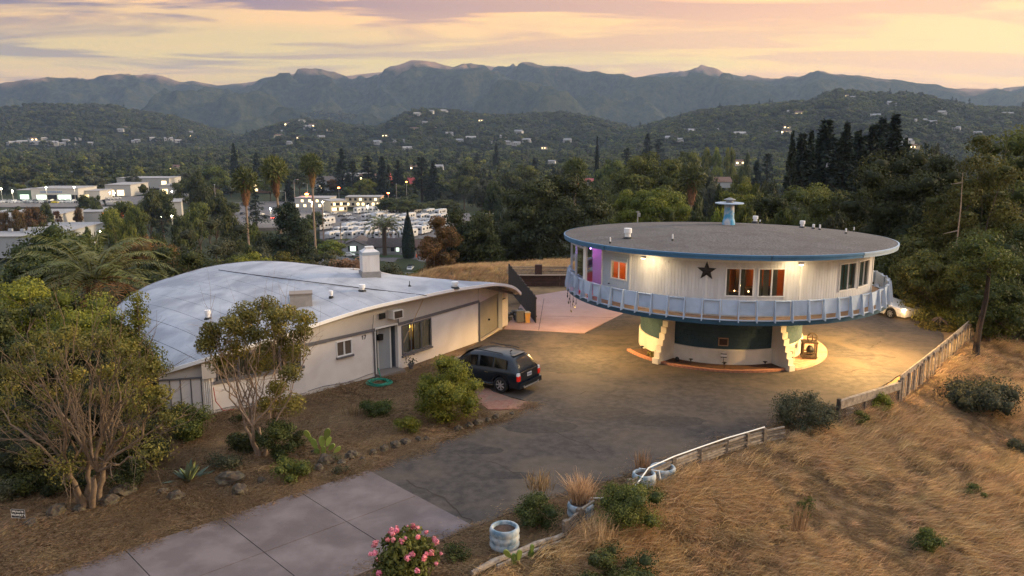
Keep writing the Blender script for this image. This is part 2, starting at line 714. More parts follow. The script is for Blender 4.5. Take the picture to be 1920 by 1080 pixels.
def build_ground():
 rr = np.concatenate([np.arange(0, 70, 0.7), 70 * np.power(1.022, np.arange(0, 255))])
 az = np.concatenate([np.linspace(-180, -48, 60, endpoint=False), np.linspace(-48, 48, 260, endpoint=False),
      np.linspace(48, 180, 61)]) * PI / 180
 A, D = np.meshgrid(az, rr, indexing='ij')
 X = D * np.sin(A)
 Y = D * np.cos(A) + 6
 Z = H(X, Y)
 me = grid_mesh('ground', np.stack([X, Y, Z], -1), ground_material(), flip=False)
 me.flip_normals() if me.polygons[len(me.polygons) // 2].normal.z < 0 else None
 struct(link('ground', me))

build_ground()

# ---- hills: each range is a real ridge at its own distance, shaped from the skyline of the place
def hill_material(name, dark, light, grass, gz0, gz1, gamt=1.0, scale=0.01):
 m = bpy.data.materials.new(name)
 m.use_nodes = True
 N, L = m.node_tree.nodes, m.node_tree.links
 b = N['Principled BSDF']
 b.inputs['Roughness'].default_value = 1
 b.inputs['Specular IOR Level'].default_value = 0.0
 geo = N.new("ShaderNodeNewGeometry")
 n1 = N.new("ShaderNodeTexNoise")
 n1.inputs['Scale'].default_value = scale * 6
 n1.inputs['Detail'].default_value = 6
 n1.inputs['Roughness'].default_value = 0.75
 L.new(geo.outputs['Position'], n1.inputs[0])
 r1 = N.new("ShaderNodeValToRGB")
 r1.color_ramp.elements[0].position = 0.38
 r1.color_ramp.elements[0].color = (*dark, 1)
 r1.color_ramp.elements[1].position = 0.62
 r1.color_ramp.elements[1].color = (*light, 1)
 L.new(n1.outputs[0], r1.inputs[0])
 # open dry grass along the tops: attribute painted from the real height below the crest
 at_ = N.new("ShaderNodeAttribute")
 at_.attribute_name = 'crest'
 n2 = N.new("ShaderNodeTexNoise")
 n2.inputs['Scale'].default_value = scale * 0.45
 n2.inputs['Detail'].default_value = 7
 n2.inputs['Roughness'].default_value = 0.62
 L.new(geo.outputs['Position'], n2.inputs[0])
 ad = N.new("ShaderNodeMath")
 ad.operation = 'ADD'
 L.new(at_.outputs['Fac'], ad.inputs[0])
 L.new(n2.outputs[0], ad.inputs[1])
 mr = N.new("ShaderNodeMapRange")
 mr.inputs[1].default_value = gz0
 mr.inputs[2].default_value = gz1
 mr.inputs[4].default_value = gamt
 L.new(ad.outputs[0], mr.inputs[0])
 mx = N.new("ShaderNodeMix")
 mx.data_type = 'RGBA'
 L.new(mr.outputs[0], mx.inputs[0])
 L.new(r1.outputs[0], mx.inputs[6])
 mx.inputs[7].default_value = (*grass, 1)
 L.new(mx.outputs[2], b.inputs['Base Color'])
 return m

def fbm(X, Y, s, seed, oct=5):
 out = np.zeros_like(X)
 fx, fy = (X / s).ravel(), (Y / s).ravel()
 o = out.ravel()
 for i in range(len(fx)):
  o[i] = noise.fractal((fx[i] + seed, fy[i], seed), 0.9, 2.1, oct)
 return o.reshape(X.shape)

def ridged(X, Y, s, seed, oct=5):
 out = np.zeros_like(X)
 fx, fy = (X / s).ravel(), (Y / s).ravel()
 o = out.ravel()
 for i in range(len(fx)):
  o[i] = noise.ridged_multi_fractal((fx[i] + seed, fy[i] + seed, seed), 0.85, 2.1, oct, 1.0, 2.0)
 return o.reshape(X.shape)

HILLS = {}

def hill_range(name, sky, D, depth_front, depth_back, mats, seed, base=None, nx=260, ny=70, rough=1.0, spur=0.22,
   spur_size=900, small=0.0, px0=-500, px1=2420):
 """sky: skyline points (px, py) of the crest; D: distance of the crest from the camera."""
 base = VALLEY if base is None else base
 xs = np.array([p[0] for p in sky], float)
 ys = np.array([p[1] for p in sky], float)
 px = np.linspace(px0, px1, nx)
 py = np.interp(px, xs, ys)
 az = np.arctan((px - 960) / (FPX / math.cos(PITCH)))
 crest = CZ + (HORIZON - py) / FPX * D * 1.0 / np.cos(az) ** 0.5
 t = np.concatenate([np.linspace(-1, 0, int(ny * .75)), np.linspace(0, 1, ny - int(ny * .75) + 1)[1:]])
 A, T = np.meshgrid(az, t, indexing='ij')
 C = np.repeat(crest[:, None], len(t), 1)
 rad = D + np.where(T < 0, T * depth_front, T * depth_back)
 rad = rad / np.cos(A) ** 0.5
 X, Y = rad * np.sin(A), rad * np.cos(A)
 fall = np.where(T < 0, np.power(np.clip(1 + T, 0, 1), 1.25), np.power(np.clip(1 - T, 0, 1), 1.0))
 rg = ridged(X, Y, spur_size, seed)
 rg = (rg - rg.mean()) / (rg.std() + 1e-6)
 fb = fbm(X, Y, spur_size * 0.22, seed + 5)
 hgt = C - base
 env = np.clip(-T * 3.2, 0, 1) * np.clip((1 + T) * 4, 0, 1)
 Z = base + hgt * fall
 Z = Z + hgt * spur * env * np.clip(rg, -2, 1.2) * 0.6 + hgt * 0.05 * env * fb * rough
 if small:
  Z = Z + small * fbm(X, Y, 45.0, seed + 9, 3) * np.clip((1 + T) * 4, 0, 1)
 Z[:, 0] = base - 8
 me = grid_mesh(name, np.stack([X, Y, Z], -1), mats)
 a = me.attributes.new('crest', 'FLOAT', 'POINT')
 a.data.foreach_set('value', np.clip((Z - base) / np.maximum(C - base, 1), 0, 1.1).astype(np.float32).ravel())
 if me.polygons[len(me.polygons) // 3].normal.z < 0:
  me.flip_normals()
 o = struct(link(name, me))
 HILLS[name] = (az, t, X, Y, Z)
 return o

mt_dark, mt_light = (0.010, 0.018, 0.011), (0.060, 0.064, 0.034)
hill_range('mountains', [(-500, 215), (-200, 195), (0, 177), (55, 173), (100, 167), (160, 164), (215, 158), (250, 155), (300, 155),
      (345, 165), (368, 162), (412, 168), (465, 163), (520, 153), (560, 148), (600, 145), (640, 151),
      (680, 145), (720, 141), (760, 134), (775, 131), (810, 133), (850, 138), (880, 132), (910, 130),
      (960, 131), (1000, 135), (1050, 138), (1090, 142), (1150, 147), (1190, 150), (1230, 144),
      (1280, 142), (1310, 135), (1335, 140), (1380, 150), (1440, 160), (1490, 161), (1525, 148),
      (1560, 152), (1600, 156), (1640, 163), (1690, 168), (1740, 175), (1780, 182), (1840, 183),
      (1880, 180), (1920, 176), (2100, 168), (2420, 190)],
  5600, 2700, 1600, hill_material('mountain_cover', mt_dark, mt_light, (0.34, 0.215, 0.15), 1.38, 1.52, 0.85, 0.006),
  3.3, nx=600, ny=150, small=4.0, spur=0.42, spur_size=1150)
hill_range('middle_hills', [(-500, 262), (0, 262), (330, 262), (400, 250), (450, 246), (500, 238), (560, 218), (600, 212),
       (640, 214), (690, 222), (730, 240), (780, 255), (850, 262), (1100, 262), (1130, 262),
       (1900, 262), (2420, 262)],
  3700, 700, 900, hill_material('middle_hill_cover', (0.014, 0.022, 0.012), (0.040, 0.046, 0.024), (0.24, 0.15, 0.09), 1.42, 1.5, 0.5, 0.01),
  8.1, nx=240, ny=46, spur=0.3, spur_size=600)
hill_range('left_foothills', [(-500, 235), (-200, 222), (0, 213), (60, 205), (150, 206), (205, 205), (250, 213), (320, 222),
       (370, 235), (410, 246), (470, 262), (520, 270), (2420, 285)],
  2700, 900, 700, hill_material('left_foothill_cover', (0.016, 0.022, 0.012), (0.048, 0.050, 0.026), (0.2, 0.13, 0.08), 1.5, 1.6, 0.3, 0.012),
  12.4, nx=240, ny=60, spur=0.28, spur_size=520, px1=900)
hill_range('central_foothills', [(-500, 285), (380, 275), (440, 262), (480, 250), (520, 238), (560, 228), (600, 229), (640, 236),
        (700, 243), (720, 238), (750, 220), (780, 211), (820, 210), (860, 213), (900, 220),
        (960, 221), (1010, 217), (1060, 216), (1110, 224), (1160, 236), (1190, 246), (1230, 262),
        (1300, 285), (2420, 285)],
  2300, 800, 700, hill_material('central_foothill_cover', (0.014, 0.022, 0.011), (0.045, 0.050, 0.025), (0.2, 0.13, 0.08), 1.46, 1.55, 0.4, 0.014),
  21.0, nx=260, ny=60, spur=0.26, spur_size=420, px0=200, px1=1500)
hill_range('right_foothills', [(-500, 290), (1100, 290), (1150, 268), (1190, 246), (1240, 233), (1300, 216), (1360, 208), (1400, 206),
       (1450, 203), (1480, 199), (1510, 201), (1540, 188), (1570, 180), (1600, 184), (1640, 188), (1680, 187),
       (1720, 190), (1770, 200), (1830, 212), (1880, 214), (1920, 214), (2000, 222), (2420, 240)],
  2000, 900, 900, hill_material('right_foothill_cover', (0.014, 0.021, 0.011), (0.045, 0.048, 0.026), (0.27, 0.17, 0.10), 1.46, 1.56, 0.5, 0.014),
  31.7, nx=260, ny=60, spur=0.24, spur_size=420, px0=900, px1=2420)

def hill_point(name, px, t):
 """a point on the near side of a hill (t from -1 at the foot to 0 at the crest)"""
 az, tt, X, Y, Z = HILLS[name]
 a = math.atan((px - 960) / (FPX / math.cos(PITCH)))
 i = int(np.clip(np.searchsorted(az, a), 0, len(az) - 1))
 j = int(np.clip(np.searchsorted(tt, t), 0, len(tt) - 1))
 return Vector((X[i, j], Y[i, j], Z[i, j]))

# ---- paving
M_asphalt = mat('asphalt', (0.034, 0.029, 0.028), (0.066, 0.055, 0.051), scale=2.6, rough=0.9, bump=0.012, bscale=30, detail=10,
    c3=(0.115, 0.088, 0.064), scale3=0.3, amt3=0.5, lo=0.38, hi=0.64)
M_slab = mat('concrete_slab_surface', (0.125, 0.100, 0.102), (0.175, 0.142, 0.143), scale=0.8, rough=0.88, bump=0.006, bscale=40, detail=10,
   c3=(0.090, 0.070, 0.070), scale3=0.5, amt3=0.6, lo=0.4, hi=0.62)
M_pink = mat('pink_patio_surface', (0.32, 0.205, 0.19), (0.39, 0.26, 0.24), scale=0.9, rough=0.9, bump=0.005, bscale=30, detail=8,
   c3=(0.30, 0.20, 0.18), scale3=0.2, amt3=0.45)
M_joint = mat('joint_filler', (0.045, 0.036, 0.034), rough=1)
M_brickred = mat('worn_brick_paving', (0.24, 0.095, 0.066), (0.30, 0.16, 0.11), scale=5, rough=0.9, bump=0.01, bscale=20,
    c3=(0.20, 0.14, 0.10), scale3=1.3, amt3=0.7)

def wobbly(pts, step=0.6, amp=0.09, seed=0.0):
 out = []
 n = len(pts)
 for i in range(n):
  a, b = Vector(pts[i][:2]), Vector(pts[(i + 1) % n][:2])
  k = max(1, int((b - a).length / step))
  nrm = Vector(((b - a).y, -(b - a).x)).normalized()
  for j in range(k):
   p = a.lerp(b, j / k)
   w = noise.noise((p.x * 1.3 + seed, p.y * 1.3, seed)) * amp * (1 if 0 < j else 0.3)
   out.append((p.x + nrm.x * w, p.y + nrm.y * w))
 return out

def P2(px, py, z=0):
 v = at(px, py, z)
 return (v.x, v.y)

asp = [P2(690, 882), P2(888, 990), P2(1000, 945), P2(1075, 925), P2(1175, 892), P2(1300, 845), P2(1400, 812), P2(1480, 790), P2(1560, 768), P2(1665, 718),
 P2(1725, 678), P2(1768, 638), P2(1765, 612), (29.5, 56), (31, 64), (20, 66), (12, 63), P2(1190, 574), P2(1165, 590), P2(1095, 626), P2(945, 618),
 P2(898, 641), P2(875, 655), P2(880, 700), P2(893, 722), P2(950, 742), P2(1003, 757), P2(955, 783), P2(890, 806), P2(800, 838), P2(735, 862)]
mb = MB()
mb.prism(wobbly(asp, 0.5, 0.12, 3.0), -0.06, 0.015)
struct(mb.build('driveway', M_asphalt))

# concrete approach: a bed with separate slabs laid on it, joints left open between them
bed = MB()
fl, fr = Vector(P2(690, 882)), Vector(P2(888, 987))
nl = Vector(P2(95, 1078))
dirv = (nl - fl).normalized()
acr = (fr - fl)
bed.prism([tuple(fl), tuple(fl + dirv * 26), tuple(fr + dirv * 26 + acr * 0.3), tuple(fr)], -0.06, 0.012)
approach = struct(bed.build('concrete_approach', M_joint))
joints = [0.0, (Vector(P2(562, 924)) - fl).length, (Vector(P2(410, 970)) - fl).length, (Vector(P2(232, 1030)) - fl).length]
while joints[-1] < 24:
 joints.append(joints[-1] + 2.9)
g = 0.014
for i in range(len(joints) - 1):
 for c0, c1 in ((0.0, 0.5), (0.5, 1.0)):
  s0, s1 = joints[i] + g, joints[i + 1] - g
  w = acr.length
  gg = g / w
  a_ = fl + dirv * s0 + acr * (c0 + gg)
  b_ = fl + dirv * s1 + acr * (c0 + gg)
  c_ = fl + dirv * s1 + acr * (c1 - gg)
  d_ = fl + dirv * s0 + acr * (c1 - gg)
  k = MB()
  dz = random.uniform(-0.004, 0.004)
  k.prism([tuple(a_), tuple(b_), tuple(c_), tuple(d_)], -0.02, 0.028 + dz)
  k.build('slab', M_slab, approach)

# pink patio slabs at the back
pbed = MB()
pat = [P2(1190, 574.5), P2(1165, 590), P2(1095, 625), P2(945, 617), P2(952, 607), P2(965, 590), P2(985, 557), (6.2, 62.6), (10.5, 62.6), (14.0, 62.5)]
pbed.prism([tuple(p) for p in pat], -0.06, 0.018)
patio = struct(pbed.build('patio', M_pink))
k = MB()
for (a_, b_) in ((P2(1020, 560), P2(1010, 620)), (P2(975, 592), P2(1150, 596))):
 k.beam((*a_, 0.019), (*b_, 0.019), 0.03, 0.004)
k.build('joint', M_joint, patio)

# patch of worn red brick beside the drive and the pale trickle across the asphalt
bk = MB()
bk.prism([tuple(p) for p in wobbly([P2(893, 724), P2(885, 745), P2(915, 768), P2(975, 768), P2(1000, 758), P2(950, 743)], 0.4, 0.2, 8)], -0.04, 0.022)
struct(bk.build('brick_paving', M_brickred))
# tar-filled cracks
pk = MB()
for (cx_, cy_, rx_, ry_) in ((960, 892, .9, .35), (1010, 800, 1.6, .8), (1125, 775, 2.0, .9), (905, 845, .8, .4), (1250, 790, 1.7, .7), (1060, 690, 1.4, 1.1)):
 q_ = at(cx_, cy_)
 pk.prism(wobbly([(q_.x + rx_ * math.cos(t_ * PI / 5), q_.y + ry_ * math.sin(t_ * PI / 5)) for t_ in range(10)], .25, .25, cx_), .005, .0172)
struct(pk.build('driveway_patches', mat('tar_patch', (0.022, 0.019, 0.019), (0.046, 0.039, 0.037), scale=4, rough=.85, bump=.006, bscale=40)))
ck = MB()
M_crack = mat('driveway_crack_tar', (0.035, 0.026, 0.020), rough=0.95)

def crack(pts, w):
 pp = []
 for i in range(len(pts) - 1):
  a_, b_ = Vector(P2(*pts[i])), Vector(P2(*pts[i + 1]))
  n_ = 6
  for j in range(n_):
   p = a_.lerp(b_, j / n_)
   pp.append(p + Vector((noise.noise((p.x * 2, p.y * 2, 1)), noise.noise((p.x * 2, p.y * 2, 9)))) * 0.22)
 pp.append(Vector(P2(*pts[-1])))
 for i in range(len(pp) - 1):
  ww = w * (0.4 + 1.2 * abs(noise.noise((i * 0.7, w * 50, 2))))
  d = (pp[i + 1] - pp[i]).normalized()
  n2 = Vector((d.y, -d.x)) * ww
  ck.quad((*(pp[i] - n2), 0.019), (*(pp[i] + n2), 0.019), (*(pp[i + 1] + n2), 0.019), (*(pp[i + 1] - n2), 0.019))

for c_ in (([(1590, 668), (1640, 666), (1680, 671)], 0.06), ([(1600, 645), (1660, 648), (1715, 647)], 0.04), ([(1635, 652), (1650, 640)], 0.03),
  ([(960, 790), (1040, 812), (1100, 835), (1125, 850)], 0.04), ([(1000, 760), (1100, 735), (1200, 750)], .02), ([(840, 850), (930, 870), (1010, 905)], .02), ([(945, 646), (1040, 655), (1130, 657), (1205, 662)], 0.03),
  ([(1090, 627), (1180, 630), (1215, 628)], 0.02), ([(1010, 757), (960, 772), (935, 800)], 0.02), ([(760, 900), (830, 935), (888, 985)], 0.03),
  ([(1580, 700), (1620, 692), (1665, 702)], 0.05), ([(1250, 720), (1330, 735), (1420, 730)], 0.012), ([(1120, 760), (1200, 742), (1290, 752)], 0.012)):
 crack(*c_)
struct(ck.build('driveway_cracks', M_crack))
# ================================================================== ROUND HOUSE ON ITS DRUM
RC = Vector((11.65, 45.17, 0))
_c = Vector((-RC.x, -RC.y, 0)).normalized()
_r = Vector((-_c.y, _c.x, 0))

def RP(Rad, phi, z=0.0):
 """point of the round house: phi in degrees, 0 towards the camera side, positive to its right"""
 a = R(phi)
 p = RC + _c * (Rad * math.cos(a)) + _r * (Rad * math.sin(a))
 return Vector((p.x, p.y, z))

def rz_of(phi):
 d = RP(1, phi) - RC
 return math.atan2(d.y, d.x)

M_blue = mat('blue_fascia_paint', (0.060, 0.175, 0.31), (0.045, 0.135, 0.25), scale=2, rough=0.5)
M_bluegrey = mat('weathered_blue_grey_paint', (0.34, 0.42, 0.52), (0.27, 0.36, 0.46), scale=2, rough=0.5)
M_bluedk = mat('dark_blue_edge_paint', (0.022, 0.075, 0.125), (0.018, 0.06, 0.10), scale=2, rough=0.5)
M_rail = mat('pale_blue_rail_paint', (0.47, 0.57, 0.72), (0.42, 0.52, 0.67), scale=1.5, rough=0.55, c3=(0.26, 0.34, 0.45), scale3=0.9, amt3=0.5)
M_siding = mat('white_siding_paint', (0.67, 0.66, 0.67), (0.58, 0.57, 0.58), scale=1.2, rough=0.6, bump=0.003, bscale=25, stretch=(3, 3, 0.5), c3=(0.50, 0.47, 0.44), scale3=0.9, amt3=0.35)
M_trim = mat('white_trim_paint', (0.74, 0.72, 0.70), rough=0.5)
M_gravel = mat('grey_gravel_roofing', (0.055, 0.050, 0.049), (0.175, 0.160, 0.155), scale=11, rough=0.98, bump=0.02, bscale=22, detail=10,
   c3=(0.085, 0.072, 0.070), scale3=0.7, amt3=0.6, stretch=(1, 1, 1))
M_deck = mat('tan_deck_boards', (0.36, 0.24, 0.16), (0.30, 0.19, 0.12), scale=3, rough=0.8)
M_teal = mat('teal_block_paint', (0.024, 0.052, 0.074), (0.044, 0.078, 0.095), scale=1.1, rough=0.8, bump=0.006, bscale=16,
   c3=(0.024, 0.060, 0.082), scale3=0.6, amt3=0.7)
M_stucco = mat('white_block_paint', (0.70, 0.66, 0.60), (0.62, 0.58, 0.52), scale=1.6, rough=0.85, bump=0.006, bscale=14,
   c3=(0.5, 0.46, 0.41), scale3=0.8, amt3=0.5)
M_black = mat('black_paint', (0.012, 0.012, 0.013), rough=0.5)
M_star = mat('black_star_metal', (0.016, 0.014, 0.015), (0.03, 0.026, 0.026), scale=4, rough=0.5)
M_glass = glassmat('window_glass', (0.75, 0.85, 0.85), 0.85)
M_darkglass = mat('dark_reflecting_glass', (0.012, 0.016, 0.018), rough=0.06, spec=0.8)
M_white_metal = mat('white_vent_metal', (0.78, 0.78, 0.79), rough=0.45)
M_curtain = mat('beige_curtain', (0.42, 0.33, 0.24), (0.34, 0.26, 0.18), scale=8, rough=0.9, stretch=(6, 6, 0.3))
M_curtain_g = mat('green_curtain', (0.16, 0.22, 0.19), (0.10, 0.15, 0.13), scale=8, rough=0.9, stretch=(6, 6, 0.3))
M_warmwall = mat('orange_room_wall', (0.60, 0.20, 0.07), rough=0.9)
M_purple = mat('party_room_wall', (0.62, 0.42, 0.70), rough=0.8)
M_redfloor = mat('red_room_rug', (0.45, 0.05, 0.05), rough=0.8)
M_soffit = mat('soffit_paint', (0.60, 0.58, 0.55), rough=0.7)

rh = thing('round_house', 'white round house with a black star, standing on a teal and white drum', 'house', tuple(RC))
K = dict(parent=rh, world=True)
RW, RD, RR = 7.65, 8.5, 8.75
ZD, ZS, ZF, ZR, ZA = 3.35, 6.08, 6.20, 6.42, 6.86

# drum
TH0 = rz_of(0)
d = MB()
d.lathe([(4.46, -0.05), (4.46, 0.86), (4.44, 0.90), (4.30, 0.905)], RC.x, RC.y, 96)
d.build('drum_base', M_stucco, smooth=False, **K)
# upper drum: separate courses of blocks with recessed joints
d = MB()
nb, course = 68, 0.205
z = 0.905
row = 0
while z < 3.1:
 z1 = min(z + course, 3.12)
 for kx in range(nb):
  a0 = TH0 + (kx + 0.5 * (row % 2)) * 2 * PI / nb
  a1 = a0 + 2 * PI / nb
  e = 0.0016
  r0, r1 = 4.36, 4.385 + random.uniform(-0.003, 0.004)
  p = [(RC.x + rr_ * math.cos(t), RC.y + rr_ * math.sin(t)) for rr_, t in ((r0, a0 + e), (r1, a0 + e), (r1, a1 - e), (r0, a1 - e))]
  d.prism(p, z + 0.007, z1 - 0.003)
 z = z1
 row += 1
o = d.build('drum_block', M_teal, stuff=True, **K)
d = MB()
d.lathe([(4.365, 0.90), (4.365, 3.13)], RC.x, RC.y, 72)
d.build('drum_core', M_teal, **K)

# stepped buttresses
for ph in (39, -33, -131, 135):
 b = MB()
 n = 10
 rz = rz_of(ph)
 for i in range(n):
  zt = 3.1 - i * 0.31
  ro = 4.62 + (5.78 - 4.62) * i / (n - 1)
  m = RP((4.2 + ro) / 2, ph)
  b.box(m.x, m.y, zt - 0.155 - 0.0, ro - 4.2, 0.34 if i < n - 1 else 0.36, 0.31 + 0.0, rz)
 b.build('buttress', M_stucco, **K)

# little window in the drum
w = MB()
p = RP(4.40, 3.0, 1.62)
w.box(p.x, p.y, 1.30, 0.10, 0.50, 0.42, rz_of(3))
fr_ = w.build('basement_window', M_deck, **K)
w = MB()
p = RP(4.455, 3.0)
w.box(p.x, p.y, 1.30, 0.012, 0.40, 0.32, rz_of(3))
w.build('pane', mat('basement_glass', (0.05, 0.025, 0.02), rough=0.3), parent=fr_, world=True)

# deck slab
d = MB()
d.lathe([(4.2, 3.08), (RD - 0.5, 3.08), (RD, 3.14)], RC.x, RC.y, 120)
d.build('deck_underside', M_soffit, **K)
d = MB()
d.lathe([(RD, 3.13), (RD + 0.03, 3.14), (RD + 0.03, 3.32), (RD - 0.0, 3.34)], RC.x, RC.y, 120)
d.build('deck_edge', M_bluedk, **K)
d = MB()
d.lathe([(RD, 3.34), (4.0, ZD)], RC.x, RC.y, 120)
d.lathe([(4.0, ZD), (0.05, ZD)], RC.x, RC.y, 60)
d.build('deck_floor', M_deck, **K)

# rail: panels between leaning posts, every second panel set back, a gap under each
NP = 66
for i in range(NP):
 ph0 = -180 + 360 * i / NP
 ph1 = -180 + 360 * (i + 1) / NP
 back = (i % 2 == 0)
 rr_ = RD - (0.10 if back else 0.03)
 top = 4.24 if back else 4.31
 zb_ = 3.60
 s = 0.35
 b = MB()
 q = [RP(rr_, ph0 + s), RP(rr_ + 0.03, ph0 + s), RP(rr_ + 0.03, ph1 - s), RP(rr_, ph1 - s)]
 lean = 0.0
 b.prism([(v.x, v.y) for v in q], zb_, top)
 b.build('rail_panel', M_rail, **K)
 if back:
  b = MB()
  q = [RP(rr_ - 0.03, ph0), RP(rr_ + 0.10, ph0), RP(rr_ + 0.10, ph1), RP(rr_ - 0.03, ph1)]
  b.prism([(v.x, v.y) for v in q], top + 0.002, top + 0.045)
  b.build('top_rail', M_trim if False else M_rail, **K)
 # post: a fin, narrow at the top and deep at the foot
 b = MB()
 t = 0.022
 a_, c_ = RP(RD - 0.06, ph0), RP(RD + 0.05, ph0)
 tang = (RP(RD, ph0 + 0.5) - RP(RD, ph0 - 0.5)).normalized() * t
 lo_o, hi_o = RP(RD + 0.20, ph0), RP(RD + 0.06, ph0)
 vs = []
 for sg in (-1, 1):
  vs += [a_ + tang * sg + Vector((0, 0, 3.36)), lo_o + tang * sg + Vector((0, 0, 3.30)), lo_o + tang * sg + Vector((0, 0, 3.42)),
   hi_o + tang * sg + Vector((0, 0, 4.33)), a_ + tang * sg + Vector((0, 0, 4.33))]
 b.add(vs, [(0, 1, 2, 3, 4), (9, 8, 7, 6, 5), (0, 5, 6, 1), (1, 6, 7, 2), (2, 7, 8, 3), (3, 8, 9, 4), (4, 9, 5, 0)])
 b.build('rail_post', M_rail, **K)
d = MB()
d.lathe([(RD + 0.03, 3.36), (RD + 0.07, 3.36), (RD + 0.07, 3.41), (RD + 0.03, 3.41), (RD + 0.03, 3.36)], RC.x, RC.y, 120)
d.build('bottom_rail', M_rail, **K)

# ---- wall with real openings
WIN = [  # phi0, phi1, z0, z1, kind
 (-45.3, -36.6, 4.58, 5.50, 'small'), (1.2, 11.0, 4.34, 5.66, 'pair'), (12.2, 21.8, 4.34, 5.66, 'pair'),
 (44.6, 54.8, 4.40, 5.74, 'green'), (56.6, 66.2, 4.40, 5.74, 'green')]

def wall_seg(name, ph0, ph1, material, wins=(), groove=True, z0=ZD, z1=ZS, rad=RW):
 """vertical boards with V joints; cells in an opening are left out"""
 bw = 0.165 / RW * 180 / PI
 phis = []
 p = ph0
 nbd = max(1, round((ph1 - ph0) / bw))
 st = (ph1 - ph0) / nbd
 edges = set()
 for w_ in wins:
  edges.add(w_[0])
  edges.add(w_[1])
 lst = []
 for i in range(nbd):
  a = ph0 + i * st
  lst += [(a + 0.0, rad - (0.012 if groove else 0)), (a + st * 0.07, rad), (a + st * 0.93, rad)]
 lst.append((ph1, rad - (0.012 if groove else 0)))
 for e in edges:
  lst.append((e, rad))
 lst.sort()
 zs = sorted({z0, z1} | {w_[2] for w_ in wins} | {w_[3] for w_ in wins})
 b = MB()
 for (pa, ra), (pb, rb) in zip(lst[:-1], lst[1:]):
  if pb - pa < 1e-6:
   continue
  pm = (pa + pb) / 2
  for za, zb2 in zip(zs[:-1], zs[1:]):
   zm = (za + zb2) / 2
   if any(w_[0] < pm < w_[1] and w_[2] < zm < w_[3] for w_ in wins):
    continue
   b.quad(RP(ra, pa, za), RP(rb, pb, za), RP(rb, pb, zb2), RP(ra, pa, zb2))
 for w_ in wins:   # reveals
  ri = rad - 0.14
  A0, A1 = RP(rad, w_[0]), RP(ri, w_[0])
  B0, B1 = RP(rad, w_[1]), RP(ri, w_[1])
  for (u, v) in ((A0, A1), (B1, B0)):
   b.quad((u.x, u.y, w_[2]), (v.x, v.y, w_[2]), (v.x, v.y, w_[3]), (u.x, u.y, w_[3]))
  b.quad((A0.x, A0.y, w_[2]), (B0.x, B0.y, w_[2]), (B1.x, B1.y, w_[2]), (A1.x, A1.y, w_[2]))
  b.quad((A0.x, A0.y, w_[3]), (A1.x, A1.y, w_[3]), (B1.x, B1.y, w_[3]), (B0.x, B0.y, w_[3]))
 return b.build(name, material, **K)

M_paleblue = mat('pale_blue_door_paint', (0.46, 0.52, 0.58), (0.42, 0.48, 0.54), scale=1.2, rough=0.6)
wall_seg('siding', -51.5, -35.2, M_paleblue, [WIN[0]])
wall_seg('siding', -34.9, -5.3, M_siding)
wall_seg('siding', -5.0, 27.4, M_siding, [WIN[1], WIN[2]])
wall_seg('siding', 27.8, 78.0, M_siding, [WIN[3], WIN[4]])
wall_seg('siding', 78.2, 190, M_siding, groove=False)
for ph in (-35.05, -5.15, 27.6, 74.5):
 b = MB()
 p = RP(RW + 0.015, ph)
 b.box(p.x, p.y, (ZD + ZS) / 2, 0.05, 0.10 if ph != 74.5 else 0.26, ZS - ZD - 0.01, rz_of(ph))
 b.build('trim_board', M_trim, **K)
b = MB()
b.beam(RP(RW + 0.03, -45.5, 5.62), RP(RW + 0.03, -36.4, 5.62), 0.04, 0.14)
b.build('window_head', M_paleblue, **K)
b = MB()
p = RP(RW + 0.03, -46.2)
b.tube([p + Vector((0, 0, 4.25)), p + Vector((0, 0, 4.25)) + (RP(1, -46) - RC) * 0.06], 0.03, 8)
b.build('door_knob', M_black, **K)
d = MB()
d.lathe([(RW + 0.03, 5.93), (RW + 0.03, ZS), (RW, ZS)], RC.x, RC.y, 120, TH0 + R(-51), TH0 + R(100))
d.build('frieze_board', M_trim, **K)

